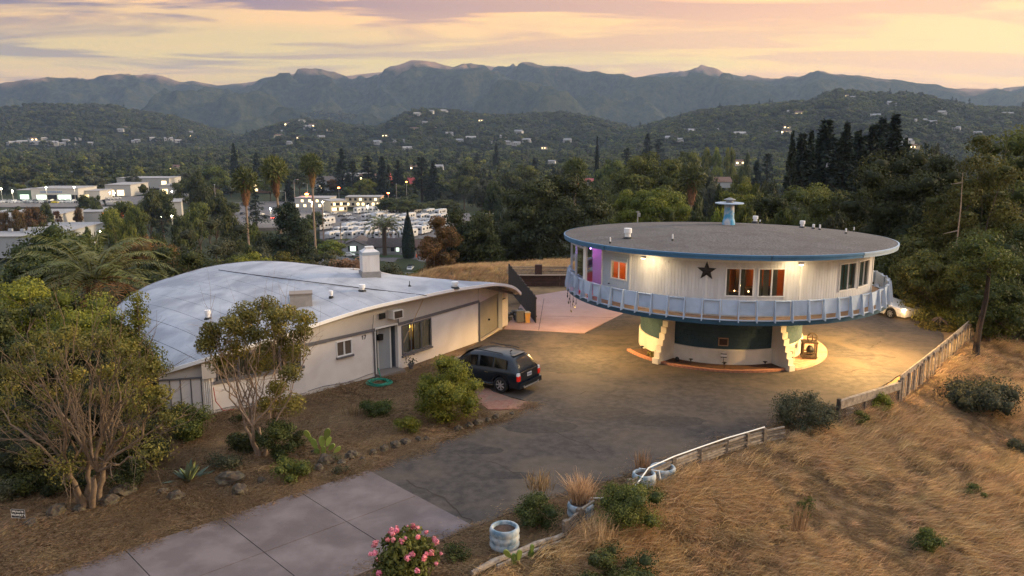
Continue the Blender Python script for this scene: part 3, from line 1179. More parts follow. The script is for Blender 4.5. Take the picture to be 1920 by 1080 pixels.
for (a, b_, z0, z1, kind) in WIN:
 f = MB()
 t = 0.055
 rr_ = RW + 0.02

 def bar(p, q, w=t, h=t):
  f.beam(p, q, w, h)
 f.beam(RP(rr_, a, z0), RP(rr_, b_, z0), 0.07, t)
 f.beam(RP(rr_, a, z1), RP(rr_, b_, z1), 0.07, t)
 f.beam(RP(rr_, a + 0.2, z0 + 0.03), RP(rr_, a + 0.2, z1 - 0.03), 0.07, t)
 f.beam(RP(rr_, b_ - 0.2, z0 + 0.03), RP(rr_, b_ - 0.2, z1 - 0.03), 0.07, t)
 fo = f.build('window', M_trim, **K)
 mid = (a + b_) / 2
 m1 = MB()
 m1.beam(RP(rr_ - 0.02, mid, z0 + 0.03), RP(rr_ - 0.02, mid, z1 - 0.03), 0.06, 0.07)
 m1.build('mullion', M_trim, parent=fo, world=True)
 for (pa, pb, off) in ((a + 0.3, mid - 0.2, 0.0), (mid + 0.2, b_ - 0.3, -0.02)):
  g_ = MB()
  g_.quad(RP(rr_ - 0.05 + off, pa, z0 + 0.04), RP(rr_ - 0.05 + off, pb, z0 + 0.04), RP(rr_ - 0.05 + off, pb, z1 - 0.04), RP(rr_ - 0.05 + off, pa, z1 - 0.04))
  g_.build('pane', M_glass, parent=fo, world=True)
 # curtains hanging inside
 if kind != 'small':
  cm = M_curtain_g if kind == 'green' else M_curtain
  spans = {'green': [(0.0, 0.47), (0.53, 1.0)], 'pair': [(0.0, 0.16), (0.56, 0.70)] if a < 5 else [(0.0, 0.20), (0.24, 0.46), (0.52, 0.78)]}[kind]
  for (s0, s1) in spans:
   c_ = MB()
   k_ = 16
   pts = [(a + (b_ - a) * (s0 + (s1 - s0) * j / k_)) for j in range(k_ + 1)]
   for j in range(k_):
    ra = RW - 0.22 + 0.02 * (j % 2)
    rb = RW - 0.22 + 0.02 * ((j + 1) % 2)
    c_.quad(RP(ra, pts[j], z0), RP(rb, pts[j + 1], z0), RP(rb, pts[j + 1], z1 + 0.05), RP(ra, pts[j], z1 + 0.05))
   c_.build('curtain', cm, **K)

# rooms behind the openings
d = MB()
for (p0, p1, rad) in ((-50, -20, 5.9), (-20, 27, 5.6), (30, 75, 6.0)):
 for j in range(8):
  pa, pb = p0 + (p1 - p0) * j / 8, p0 + (p1 - p0) * (j + 1) / 8
  d.quad(RP(rad, pa, ZD), RP(rad, pb, ZD), RP(rad, pb, ZS), RP(rad, pa, ZS))
 for pe in (p0, p1):
  d.quad(RP(rad, pe, ZD), RP(RW - 0.02, pe, ZD), RP(RW - 0.02, pe, ZS), RP(rad, pe, ZS))
d.build('room_wall', M_warmwall, **K)
d = MB()
p = RP(6.0, 8.4)
d.box(p.x, p.y, 4.7, 0.3, 0.5, 2.6, rz_of(8), mi=0)
p = RP(6.7, 15)
d.box(p.x, p.y, 4.0, 0.6, 1.4, 1.25, rz_of(15), mi=0)
p = RP(7.2, 4)
d.box(p.x, p.y, 3.95, 0.4, 1.0, 1.1, rz_of(4))
d.build('furniture_inside', mat('dark_furniture', (0.05, 0.03, 0.02), rough=0.5), **K)
M_lampglow = mat('lamp_shade_glow', (1, 0.7, 0.4), emit=(1.0, 0.55, 0.22), estr=9)
for (ph, zz, rad, s) in ((7.6, 4.75, 6.9, 0.05), (4.8, 4.50, 7.2, 0.035), (9.9, 4.5, 7.2, 0.03), (-42.6, 5.1, 6.3, 0.06)):
 d = MB()
 p = RP(rad, ph)
 d.lathe([(s * 0.6, zz - s), (s, zz - s), (s * 0.6, zz + s), (0.01, zz + s)], p.x, p.y, 10)
 d.build('lamp_shade', M_lampglow, **K)

def point_light(name, p, watts, color, radius=0.06, spot=None, target=None, blend=0.6):
 ld = bpy.data.lights.new(name, 'SPOT' if spot else 'POINT')
 ld.energy = watts
 ld.color = color
 ld.shadow_soft_size = radius
 lo = bpy.data.objects.new(name, ld)
 COL.objects.link(lo)
 lo.location = p
 if spot:
  ld.spot_size = R(spot)
  ld.spot_blend = blend
  lo.rotation_euler = (Vector(target) - Vector(p)).to_track_quat('-Z', 'Y').to_euler()
 return lo

WARM = (1.0, 0.60, 0.20)
point_light('room_lamp', RP(6.6, 8, 5.7), 26, (1.0, 0.42, 0.13), 0.12)
point_light('room_lamp', RP(6.8, -40, 5.6), 30, (1.0, 0.40, 0.10), 0.12)
point_light('room_lamp', RP(6.7, 20, 5.7), 4, (1.0, 0.45, 0.15), 0.12)

# sun room on the left of the deck: glazed along the rim
M_post = mat('sunroom_post_paint', (0.55, 0.58, 0.66), rough=0.5)
pa0 = -55.5
RS = 8.36
for i, ph in enumerate([pa0 - 9.5 * k_ for k_ in range(0, 13)]):
 b = MB()
 p = RP(RS, ph)
 b.box(p.x, p.y, (ZD + ZS) / 2, 0.10, 0.30 if i == 0 else 0.09, ZS - ZD - 0.01, rz_of(ph))
 b.build('sunroom_post', M_post if i else M_trim, **K)
 if i < 12:
  b = MB()
  pn = ph - 9.5
  b.quad(RP(RS, ph, ZD + 0.4), RP(RS, pn, ZD + 0.4), RP(RS, pn, ZS), RP(RS, ph, ZS))
  b.build('sunroom_pane', M_glass, **K)
  b = MB()
  b.beam(RP(RS, ph, 4.22), RP(RS, pn, 4.22), 0.09, 0.07)
  b.beam(RP(RS, ph, ZD + 0.36), RP(RS, pn, ZD + 0.36), 0.06, 0.10)
  b.beam(RP(RS, ph, 5.98), RP(RS, pn, 5.98), 0.09, 0.08)
  b.build('sunroom_sill', M_post, **K)
b = MB()
qa, qb = RP(RS, pa0), RP(RW + 0.02, -51.6)
b.quad((qa.x, qa.y, ZD + 0.05), (qb.x, qb.y, ZD + 0.05), (qb.x, qb.y, ZS), (qa.x, qa.y, ZS))
b.build('sunroom_pane', M_glass, **K)
b = MB()
b.beam((qb.x, qb.y, ZD), (qb.x, qb.y, ZS), 0.07, 0.07)
b.beam((qa.x, qa.y, ZD + 0.08), (qb.x, qb.y, ZD + 0.08), 0.06, 0.06)
b.build('sunroom_jamb', M_trim, **K)
b = MB()
b.lathe([(RW - 0.5, ZD), (RW - 0.5, ZS)], RC.x, RC.y, 30, TH0 + R(-150), TH0 + R(-78))
q0, q1, q2 = RP(RW, -51.8), RP(6.6, -56), RP(RW - 0.5, -78)
b.quad((q0.x, q0.y, ZD), (q1.x, q1.y, ZD), (q1.x, q1.y, ZS), (q0.x, q0.y, ZS))
b.quad((q1.x, q1.y, ZD), (q2.x, q2.y, ZD), (q2.x, q2.y, ZS), (q1.x, q1.y, ZS))
b.build('inner_wall', M_purple, **K)
b = MB()
b.lathe([(RS - 0.1, ZD + 0.012), (6.4, ZD + 0.012)], RC.x, RC.y, 24, TH0 + R(-150), TH0 + R(-54))
b.build('rug', M_redfloor, **K)
for (ph, rad, zz, col, wt_, s) in ((-62, 7.7, 5.85, (0.55, 0.25, 1.0), 26, 0.05), (-78, 7.8, 5.7, (1.0, 0.22, 0.75), 22, 0.05),
        (-96, 7.8, 5.6, (1.0, 0.3, 0.6), 14, 0.05), (-60, 7.9, 3.75, (1.0, 0.12, 0.15), 5, 0.05)):
 p = RP(rad, ph, zz)
 point_light('party_lamp', p - Vector((0, 0, 0.12)), wt_, col, 0.06)
 b = MB()
 b.lathe([(0.01, zz - s), (s, zz), (0.01, zz + s)], p.x, p.y, 10)
 b.build('party_bulb', mat('party_bulb_%d' % int(-ph), col, emit=col, estr=6), **K)
# string of little bulbs hanging below the deck edge on the left
b = MB()
hang = []
for (ph0, ph1, sag) in ((-84, -76, 0.45), (-76, -69, 0.6), (-69, -64, 0.9), (-64, -60, 0.5)):
 pp = []
 for j in range(9):
  t = j / 8
  p = RP(RD + 0.04, ph0 + (ph1 - ph0) * t, 3.13 - sag * 4 * t * (1 - t))
  pp.append(p)
  if j % 2:
   hang.append(p)
 b.tube(pp, 0.008, 4)
for p in hang:
 b.lathe([(0.005, p.z - 0.11), (0.03, p.z - 0.06), (0.02, p.z)], p.x, p.y, 6)
b.build('string_lights', M_black, **K)

# roof, soffit, fascia
d = MB()
prof = [(RR - 0.02, ZR - 0.005), (RR - 0.9, ZR + 0.07), (RR - 3, ZR + 0.235), (RR - 6, ZR + 0.45), (0.02, ZA)]
d.lathe(prof, RC.x, RC.y, 128)
d.build('roof', M_gravel, smooth=False, **K)
d = MB()
d.lathe([(RR - 0.03, ZF + 0.0), (RW - 0.05, ZS + 0.04)], RC.x, RC.y, 120)
d.lathe([(RW - 0.05, ZS + 0.04), (4.5, ZS + 0.04), (0.1, ZS + 0.04)], RC.x, RC.y, 60)
d.build('soffit', M_soffit, **K)
for (p0, p1, ml) in ((-180, -40, M_blue), (-40, 14, M_blue), (14, 46, M_blue), (46, 180, M_bluegrey)):
 d = MB()
 a0, a1 = TH0 + R(p0 + 0.1), TH0 + R(p1 - 0.1)
 n_ = max(6, int((p1 - p0) / 3))
 d.lathe([(RR - 0.05, ZF - 0.02), (RR, ZF - 0.02), (RR, ZF + 0.12), (RR + 0.035, ZF + 0.125), (RR + 0.035, ZR), (RR - 0.04, ZR + 0.012)], RC.x, RC.y, n_, a0, a1)
 d.build('fascia', ml, **K)

def drop_at(p):
 """the roof falls gently towards the back"""
 return 0.45 * (1 - (Vector((p[0], p[1], 0)) - RC).dot(_c) / RR) / 2

def settle(o):
 for ch_ in [c for c in COL.objects if c.parent == o]:
  settle(ch_)
 if o.type == 'MESH':
  n_ = len(o.data.vertices)
  a_ = np.zeros(n_ * 3)
  o.data.vertices.foreach_get('co', a_)
  a_ = a_.reshape(-1, 3)
  d_ = 0.45 * (1 - ((a_[:, 0] - RC.x) * _c.x + (a_[:, 1] - RC.y) * _c.y) / RR) / 2
  wx_ = RC.x if o.parent == rh else 0
  a_[:, 2] -= d_ * np.clip((a_[:, 2] - 3.6) / 2.8, 0, 1)
  o.data.vertices.foreach_set('co', a_.ravel())
  o.data.update()

settle(rh)
# black five-pointed star
s = MB()
ph = -5.2
cen = RP(RW + 0.04, ph, 5.47)
tang = (RP(RW, ph + 1) - RP(RW, ph - 1)).normalized()
out = (cen - RC).normalized()
out.z = 0
vs = [cen + out * 0.05]
for k_ in range(10):
 rad = 0.47 if k_ % 2 == 0 else 0.19
 an = PI / 2 + k_ * PI / 5
 vs.append(cen + tang * (rad * math.cos(an)) + Vector((0, 0, rad * math.sin(an))))
s.add(vs, [(0, 1 + k_, 1 + (k_ + 1) % 10) for k_ in range(10)] + [tuple(range(10, 0, -1))])
s.build('star', M_star, **K)

# chimney with a disc, roof vents
cz = ZA - 0.06 - 0.225

def roof_z(rad):
 for (r1_, z1_), (r0_, z0_) in zip(prof[:-1], prof[1:]):
  if r0_ <= rad <= r1_:
   return z0_ + (z1_ - z0_) * (rad - r0_) / (r1_ - r0_)
 return ZR

def roof_at(px, py):
 q = at(px, py, 6.6)
 for _ in range(8):
  q = at(px, py, roof_z(min((Vector((q.x, q.y, 0)) - RC).length, RR)) - drop_at(q))
 return q

M_bluefade = mat('faded_blue_chimney_paint', (0.08, 0.34, 0.58), (0.50, 0.52, 0.56), scale=3.2, rough=0.7, lo=0.42, hi=0.6, stretch=(1, 1, 0.6))
p = roof_at(1366, 421)
cz = p.z - 0.04
d = MB()
d.lathe([(0.36, cz), (0.34, cz + 0.25), (0.29, cz + 0.4), (0.27, cz + 1.30)], p.x, p.y, 20)
ch = d.build('chimney', M_bluefade, **K)
d = MB()
d.lathe([(0.02, cz + 1.20), (0.80, cz + 1.24), (0.80, cz + 1.28), (0.02, cz + 1.31)], p.x, p.y, 32)
d.build('disc', M_bluegrey, parent=ch, world=True)
d = MB()
d.lathe([(0.20, cz + 1.30), (0.20, cz + 1.44), (0.33, cz + 1.44), (0.33, cz + 1.47), (0.05, cz + 1.58)], p.x, p.y, 20)
d.build('cap', mat('grey_metal_cap', (0.22, 0.22, 0.22), rough=0.5, metal=0.4), parent=ch, world=True)

def vent(px, py, h, rad, cap, parent=rh, q=None):
 q = q or roof_at(px, py)
 v = MB()
 v.lathe([(rad * 1.9, q.z - 0.03), (rad * 1.5, q.z + 0.06), (rad, q.z + 0.09)], q.x, q.y, 12)
 vo = v.build('roof_vent', M_black, parent=parent, world=True)
 v = MB()
 if cap:
  v.lathe([(rad, q.z + 0.08), (rad, q.z + h * 0.55), (rad * 1.35, q.z + h * 0.55), (rad * 1.35, q.z + h), (0.01, q.z + h)], q.x, q.y, 14)
 else:
  v.lathe([(rad, q.z + 0.08), (rad, q.z + h), (rad * 0.8, q.z + h), (0.01, q.z + h - 0.01)], q.x, q.y, 10)
 v.build('vent_pipe', M_white_metal, parent=vo, world=True)

for (px, py, h, rad, cap) in ((1177, 447, 0.52, 0.15, True), (1144, 456, 0.30, 0.035, False), (1261, 451, 0.32, 0.035, False),
       (1416, 417, 0.42, 0.13, True), (1425, 418, 0.2, 0.04, False), (1504, 427, 0.40, 0.11, True),
       (1525, 429, 0.26, 0.07, False), (1537, 431, 0.30, 0.05, False), (1586, 438, 0.28, 0.045, False), (1601, 434, 0.26, 0.03, False)):
 vent(px, py, h, rad, cap)
d = MB()
q = roof_at(1175, 424) + Vector((0, 0, 0))
q = RP(8.2, -153, 0)
d.build
# lamps: two under the eaves, a ring of floodlights under the deck
M_lampwarm = mat('warm_lamp_glass', (1, 0.85, 0.6), emit=(1.0, 0.66, 0.30), estr=12)
for ph in (-25.5, 24.0):
 p = RP(RW + 0.80, ph, 5.97)
 b = MB()
 b.box(p.x, p.y, 6.00, 0.14, 0.22, 0.10, rz_of(ph))
 lp = b.build('eave_lamp', M_trim, **K)
 b = MB()
 b.box(p.x, p.y, 5.935, 0.10, 0.18, 0.02, rz_of(ph))
 b.build('lamp_glass', M_lampwarm, parent=lp, world=True)
 point_light('eave_lamp_light', (p.x, p.y, 5.90), 55, (1.0, 0.76, 0.42), 0.10, 172, RP(RW + 0.05, ph, 4.2), 0.5)
for (ph, rad, wt_) in ((-58, 8.15, 1150), (60, 8.1, 1500), (88, 8.1, 1800), (120, 7.8, 700), (-88, 8.1, 350), (-135, 7.2, 150)):
 p = RP(rad, ph, 3.04)
 b = MB()
 b.lathe([(0.01, 3.085), (0.11, 3.085), (0.11, 3.0), (0.09, 2.99)], p.x, p.y, 12)
 lp = b.build('deck_floodlight', M_trim, **K)
 b = MB()
 b.lathe([(0.085, 2.995), (0.01, 2.985)], p.x, p.y, 12)
 b.build('lamp_glass', M_lampwarm, parent=lp, world=True)
 point_light('floodlight', (p.x, p.y, 2.93), wt_, WARM, 0.10, 168, (p.x, p.y, 0), 0.35)

# ---- brick-edged bed round the drum
bedo = MB()
bedo.lathe([(5.32, 0.016), (5.32, 0.10), (4.40, 0.12)], RC.x, RC.y, 60, TH0 + R(-60), TH0 + R(118))
bed_ = struct(bedo.build('planting_bed', mat('bed_soil', (0.07, 0.035, 0.02), (0.12, 0.06, 0.03), scale=4, rough=1, bump=0.03, bscale=18)))
M_kerb = mat('brick_kerb', (0.36, 0.15, 0.09), (0.46, 0.22, 0.14), scale=6, rough=0.85, bump=0.008)
M_paver = mat('terracotta_paver', (0.44, 0.25, 0.17), (0.54, 0.33, 0.24), scale=3, rough=0.8, bump=0.004)
kme = MB().box(0, 0, 0.06, 0.21, 0.235, 0.125).mesh('kerb_brick', M_kerb)
nk = 142
for i in range(nk):
 ph = -180 + 360 * i / nk
 if not -61 < ph < 46:
  continue
 p = RP(5.40, ph)
 o = link('brick', kme, bed_)
 o.location = (p.x, p.y, random.uniform(-0.008, 0.006))
 o.rotation_euler = (0, 0, rz_of(ph) + random.uniform(-0.04, 0.04))
# paved half ring on the right, wide enough to carry the cart
for i in range(22):
 ph0, ph1 = 42 + i * 3.6, 42 + (i + 1) * 3.6
 for (ra, rb) in ((4.5, 5.12), (5.14, 5.74)):
  b = MB()
  q = [RP(ra, ph0 + .12), RP(rb, ph0 + .12), RP(rb, ph1 - .12), RP(ra, ph1 - .12)]
  b.prism([(v.x, v.y) for v in q], 0.0, 0.125 + random.uniform(-.004, .004))
  b.build('paver', M_paver, bed_)
# ================================================================== SHELL-ROOFED HOUSE ON THE LEFT
M_wallw = mat('cream_block_paint', (0.70, 0.655, 0.63), (0.63, 0.59, 0.565), scale=1.1, rough=0.8, bump=0.004, bscale=18,
   c3=(0.52, 0.46, 0.44), scale3=0.5, amt3=0.4)
M_gable = mat('grey_beige_plaster', (0.50, 0.46, 0.425), (0.45, 0.41, 0.38), scale=1.0, rough=0.85)
M_band = mat('slate_trim_paint', (0.135, 0.130, 0.140), (0.11, 0.105, 0.115), scale=3, rough=0.6)
M_roofw = mat('pale_rolled_roofing', (0.345, 0.36, 0.40), (0.43, 0.44, 0.475), scale=1.3, rough=0.85, bump=0.008, bscale=9,
   c3=(0.23, 0.24, 0.275), scale3=0.45, amt3=0.7)
M_seam = mat('tar_seam', (0.07, 0.068, 0.075), rough=0.9)
M_drip = mat('white_drip_edge', (0.85, 0.84, 0.83), rough=0.35)
M_door = mat('grey_blue_door_paint', (0.16, 0.19, 0.23), (0.14, 0.165, 0.20), scale=2, rough=0.5)
M_gardoor = mat('olive_grey_garage_door', (0.27, 0.25, 0.215), (0.23, 0.215, 0.185), scale=1.5, rough=0.7)
M_blockj = M_wallw

sh = thing('shell_house', 'low white house under a wide leaf-shaped pale roof with number 17 by its door', 'house', (-9, 40, 0))
K = dict(parent=sh, world=True)
front = [at(310, 695, 2.05), at(401, 667, 2.62), at(490, 640, 2.95), at(574, 613, 3.22), at(640, 591.5, 3.45), at(704, 573, 3.66), at(787, 555, 3.70), at(845, 543, 3.64),
  at(899, 535, 3.50), at(929, 531.5, 3.35), at(951, 533.5, 3.10), at(966, 539, 2.72), at(977, 549, 2.15)]
back = [at(205, 590, 2.3), at(238, 560, 2.8), at(281, 534, 3.2), at(335, 516, 3.65), at(400, 499, 4.0), at(480, 490, 4.3), at(560, 493.5, 4.4), at(660, 507, 4.25), at(738, 519, 3.85),
  at(800, 531, 3.3), Vector((-3.6, 49.6, 2.7)), Vector((-1.6, 51.0, 2.3)), Vector((0.2, 50.9, 1.9))]

def resample(pts, n):
 """smooth curve through the points"""
 pts = [Vector(p) for p in pts]
 out = []
 m = len(pts) - 1
 for i in range(n):
  t = i / (n - 1) * m
  k_ = min(int(t), m - 1)
  f = t - k_
  p0, p1, p2, p3 = pts[max(k_ - 1, 0)], pts[k_], pts[k_ + 1], pts[min(k_ + 2, m)]
  out.append(0.5 * ((2 * p1) + (-p0 + p2) * f + (2 * p0 - 5 * p1 + 4 * p2 - p3) * f * f + (-p0 + 3 * p1 - 3 * p2 + p3) * f ** 3))
 return out

NS, NT = 97, 25
FC, BC = resample(front, NS), resample(back, NS)
RG = np.zeros((NS, NT, 3))
for i in range(NS):
 for j in range(NT):
  t = j / (NT - 1)
  p = FC[i].lerp(BC[i], t)
  dep = (FC[i] - BC[i]).length
  RG[i, j] = (p.x, p.y, p.z + 0.028 * dep * 4 * t * (1 - t))
RF = RG.reshape(-1, 3)

def shell_z(x, y):
 d2 = (RF[:, 0] - x) ** 2 + (RF[:, 1] - y) ** 2
 k_ = np.argsort(d2)[:4]
 w_ = 1 / (d2[k_] + 1e-4)
 return float((RF[k_, 2] * w_).sum() / w_.sum())

def roof_bm(dz=0.0):
 bm = bmesh.new()
 vs = [[bm.verts.new((RG[i, j, 0], RG[i, j, 1], RG[i, j, 2] + dz)) for j in range(NT)] for i in range(NS)]
 for i in range(NS - 1):
  for j in range(NT - 1):
   try:
    f = bm.faces.new((vs[i][j], vs[i + 1][j], vs[i + 1][j + 1], vs[i][j + 1]))
    f.smooth = True
   except ValueError:
    pass
 return bm

def bm_obj(bm, name, m, **kw):
 me = bpy.data.meshes.new(name)
 bm.to_mesh(me)
 bm.free()
 me.materials.append(m)
 return link(name, me, **kw)

def solid(bm, th):
 """give a sheet thickness downwards"""
 geom = list(bm.faces)
 r_ = bmesh.ops.extrude_face_region(bm, geom=geom)
 for v in [g_ for g_ in r_['geom'] if isinstance(g_, bmesh.types.BMVert)]:
  v.co.z -= th
 bmesh.ops.recalc_face_normals(bm, faces=bm.faces)

bm = roof_bm(-0.012)
solid(bm, 0.17)
bm_obj(bm, 'roof_shell', M_gable, **K)
bm = roof_bm(-0.006)
bm_obj(bm, 'roof_underlay', M_seam, **K)
base_bm = roof_bm(0.0)
nrm = Vector((math.cos(R(46)), math.sin(R(46)), 0))
smin = min(v.co.dot(nrm) for v in base_bm.verts)
smax = max(v.co.dot(nrm) for v in base_bm.verts)
ns_ = int((smax - smin) / 1.02)
for k_ in range(ns_ + 1):
 s0 = smin + k_ * 1.02
 s1 = s0 + 1.02 - 0.036
 b2 = base_bm.copy()
 bmesh.ops.bisect_plane(b2, geom=list(b2.verts) + list(b2.edges) + list(b2.faces), plane_co=nrm * s0, plane_no=-nrm, clear_outer=True)
 bmesh.ops.bisect_plane(b2, geom=list(b2.verts) + list(b2.edges) + list(b2.faces), plane_co=nrm * s1, plane_no=nrm, clear_outer=True)
 if len(b2.faces) < 2:
  b2.free()
  continue
 # the strips lap: the far edge of each lies a little proud
 for v in b2.verts:
  f = (v.co.dot(nrm) - s0) / 1.02
  v.co.z += 0.004 + 0.014 * f + 0.006 * noise.noise((v.co.x * 0.8, v.co.y * 0.8, k_))
 bm_obj(b2, 'roofing_strip', M_roofw, **K)
base_bm.free()
# the dark cable lying across the roof and the patches
cb = MB()
pts = []
for t in np.linspace(0, 1, 26):
 px_, py_ = 410 + (800 - 410) * t, 506 + (554 - 506) * t ** 0.93
 q = at(px_, py_, 4.0)
 for _ in range(5):
  q = at(px_, py_, shell_z(q.x, q.y) + 0.03)
 pts.append(q)
cb.tube(pts, 0.022, 5)
cb.build('roof_cable', M_seam, **K)
# drip edge along the front
fe = MB()
for i in range(NS - 1):
 a, b = FC[i], FC[i + 1]
 fe.beam(a + Vector((0, 0, -0.055)), b + Vector((0, 0, -0.055)), 0.05, 0.15)
fe.build('drip_edge', M_drip, **K)
fe = MB()
for i in range(NS - 1):
 a, b = BC[i], BC[i + 1]
 fe.beam(a + Vector((0, 0, -0.03)), b + Vector((0, 0, -0.03)), 0.05, 0.12)
fe.build('back_edge', M_band, **K)

# walls
W = [Vector((-14.75, 33.15, 0)), Vector((-12.75, 33.68, 0)), Vector((-9.42, 36.19, 0)), Vector((-6.70, 39.13, 0)), Vector((-5.72, 40.25, 0)), Vector((-1.89, 45.86, 0)),
 Vector((-0.78, 48.86, 0)), Vector((-0.33, 49.97, 0))]

def wall(name, a, b, z0, z1, material, th=0.2, holes=(), n=10, top_roof=False, inset=0.0):
 """wall from a to b; holes are (s0, s1, z0, z1) in metres along it"""
 a, b = Vector(a), Vector(b)
 L_ = (b - a).length
 d = (b - a) / L_
 nin = Vector((-d.y, d.x, 0))      # into the house
 a = a + nin * inset
 ss = sorted({0, L_} | {h[0] for h in holes} | {h[1] for h in holes} | {L_ * k_ / n for k_ in range(1, n)})
 m_ = MB()
 for s0, s1 in zip(ss[:-1], ss[1:]):
  if s1 - s0 < 1e-4:
   continue
  sm = (s0 + s1) / 2
  p, q = a + d * s0, a + d * s1
  tp0 = shell_z(p.x, p.y) - 0.10 if top_roof else z1
  tp1 = shell_z(q.x, q.y) - 0.10 if top_roof else z1
  zr = [(z0, None)]
  segs = []
  hs = sorted([h for h in holes if h[0] - 1e-6 <= sm <= h[1] + 1e-6], key=lambda h: h[2])
  cur = z0
  for h in hs:
   segs.append((cur, h[2], cur, h[2]))
   cur = h[3]
  segs.append((cur, tp0, cur, tp1))
  for (l0, h0, l1, h1) in segs:
   if h0 - l0 < 0.005 and h1 - l1 < 0.005:
    continue
   i_ = nin * th
   vs = [p + Vector((0, 0, l0)), q + Vector((0, 0, l1)), q + Vector((0, 0, h1)), p + Vector((0, 0, h0))]
   vs += [v + i_ for v in vs]
   m_.add(vs, [(0, 1, 2, 3), (7, 6, 5, 4), (0, 4, 5, 1), (3, 2, 6, 7), (0, 3, 7, 4), (1, 5, 6, 2)])
 return m_.build(name, material, **K)

def on(a, b, s, z, out=0.0):
 a, b = Vector(a), Vector(b)
 d = (b - a).normalized()
 nout = Vector((d.y, -d.x, 0))
 return a + d * s + nout * out + Vector((0, 0, z))

def s_of(a, b, px):
 """how far along the wall a thing at this bearing stands"""
 lo_, hi_ = 0.0, (Vector(b) - Vector(a)).length
 for _ in range(40):
  m_ = (lo_ + hi_) / 2
  if proj(on(a, b, m_, 1.2))[0] < px:
   lo_ = m_
  else:
   hi_ = m_
 return m_

ZB = 2.30
# panelled end section
for k_ in range(5):
 t0, t1 = k_ / 5, (k_ + 1) / 5
 p, q = W[0].lerp(W[1], t0 + 0.012), W[0].lerp(W[1], t1 - 0.012)
 m_ = MB()
 m_.prism([(p.x, p.y), (q.x, q.y), (q.x - 0.02, q.y + 0.05), (p.x - 0.02, p.y + 0.05)], 0.05, 1.62)
 m_.build('wall_panel', M_wallw, **K)
m_ = MB()
m_.prism([(W[0].x, W[0].y + .07), (W[1].x, W[1].y + .07), (W[1].x, W[1].y + .12), (W[0].x, W[0].y + .12)], 0, 1.7)
for t in (0.2, 0.4, 0.6, 0.8):
 p = W[0].lerp(W[1], t)
 m_.box(p.x, p.y, 0.83, 0.035, 0.06, 1.6, 0.2)
m_.build('panel_batten', M_band, **K)
m_ = MB()
p, q = W[0], W[1].lerp(W[2], 0.03)
n_ = 8
for k_ in range(n_):
 a, b = p.lerp(q, k_ / n_), p.lerp(q, (k_ + 1) / n_)
 m_.add([(a.x, a.y + .02, 1.66), (b.x, b.y + .02, 1.66), (b.x, b.y + 0.02, shell_z(b.x, b.y + .3) - 0.16), (a.x, a.y + .02, shell_z(a.x, a.y + .3) - 0.16)], [(0, 1, 2, 3)])
m_.build('end_gable', M_gable, **K)
m_ = MB()
m_.beam(W[0] + Vector((0, -.02, 1.65)), W[1] + Vector((0, -.02, 1.65)), 0.07, 0.07)
m_.build('end_ledge', M_band, **K)
m_ = MB()
for k_, (t, c) in enumerate(((0.86, 0), (0.90, 0), (0.935, 0), (0.965, 0))):
 p = W[0].lerp(W[1], t) + Vector((0.02, -0.07, 0))
 m_.tube([p + Vector((0, 0, 0)), p + Vector((0, 0, 1.7))], 0.022, 6)
m_.build('pipe', M_trim, **K)
m_ = MB()
p = W[1] + Vector((0.1, -0.09, 0))
m_.tube([p + Vector((0, 0, 1.2)), p + Vector((0.05, 0, 0.6)), p + Vector((0.3, 0.1, 0.15)), p + Vector((0.75, 0.4, 0.1))], 0.02, 6)
m_.build('red_pipe', mat('red_pipe_paint', (0.35, 0.06, 0.05), rough=0.5), **K)
m_ = MB()
p = W[1] + Vector((-0.05, -0.10, 1.95))
m_.box(p.x, p.y, p.z, 0.55, 0.25, 0.62, 0.4)
m_.build('meter_box', M_gable, **K)

# left wall with the long window under the roof
a, b = W[1], W[2]
LW = (b - a).length
wz0, wz1 = 1.42, 2.45
wall('front_wall', a, b, 0, ZB, M_wallw, holes=[(0.25, LW - 0.22, wz0, wz1)], top_roof=True)
sill = MB()
sill.beam(on(a, b, 0.1, wz0 - 0.05, 0.03), on(a, b, LW - 0.02, wz0 - 0.05, 0.03), 0.09, 0.12)
sill.beam(on(a, b, 0.1, wz1 + 0.04, 0.03), on(a, b, LW - 0.02, wz1 + 0.04, 0.03), 0.07, 0.09)
for k_ in range(5):
 s_ = 0.25 + (LW - 0.47) * k_ / 4
 sill.beam(on(a, b, s_, wz0, 0.02), on(a, b, s_, wz1, 0.02), 0.09, 0.09)
wf = sill.build('long_window', M_band, **K)
for k_ in range(4):
 s0, s1 = 0.25 + (LW - 0.47) * k_ / 4 + 0.05, 0.25 + (LW - 0.47) * (k_ + 1) / 4 - 0.05
 g_ = MB()
 g_.quad(on(a, b, s0, wz0, -0.06), on(a, b, s1, wz0, -0.06), on(a, b, s1, wz1, -0.06), on(a, b, s0, wz1, -0.06))
 g_.build('pane', M_glass, parent=wf, world=True)

def drape(a, b, s0, s1, z0, z1, material, depth=-0.16, parent=None):
 c_ = MB()
 n_ = max(6, int((s1 - s0) / 0.06))
 for j in range(n_):
  t0, t1 = s0 + (s1 - s0) * j / n_, s0 + (s1 - s0) * (j + 1) / n_
  d0, d1 = depth + 0.03 * (j % 2), depth + 0.03 * ((j + 1) % 2)
  c_.quad(on(a, b, t0, z0, d0), on(a, b, t1, z0, d1), on(a, b, t1, z1, d1), on(a, b, t0, z1, d0))
 return c_.build('curtain', material, parent=parent or sh, world=True)

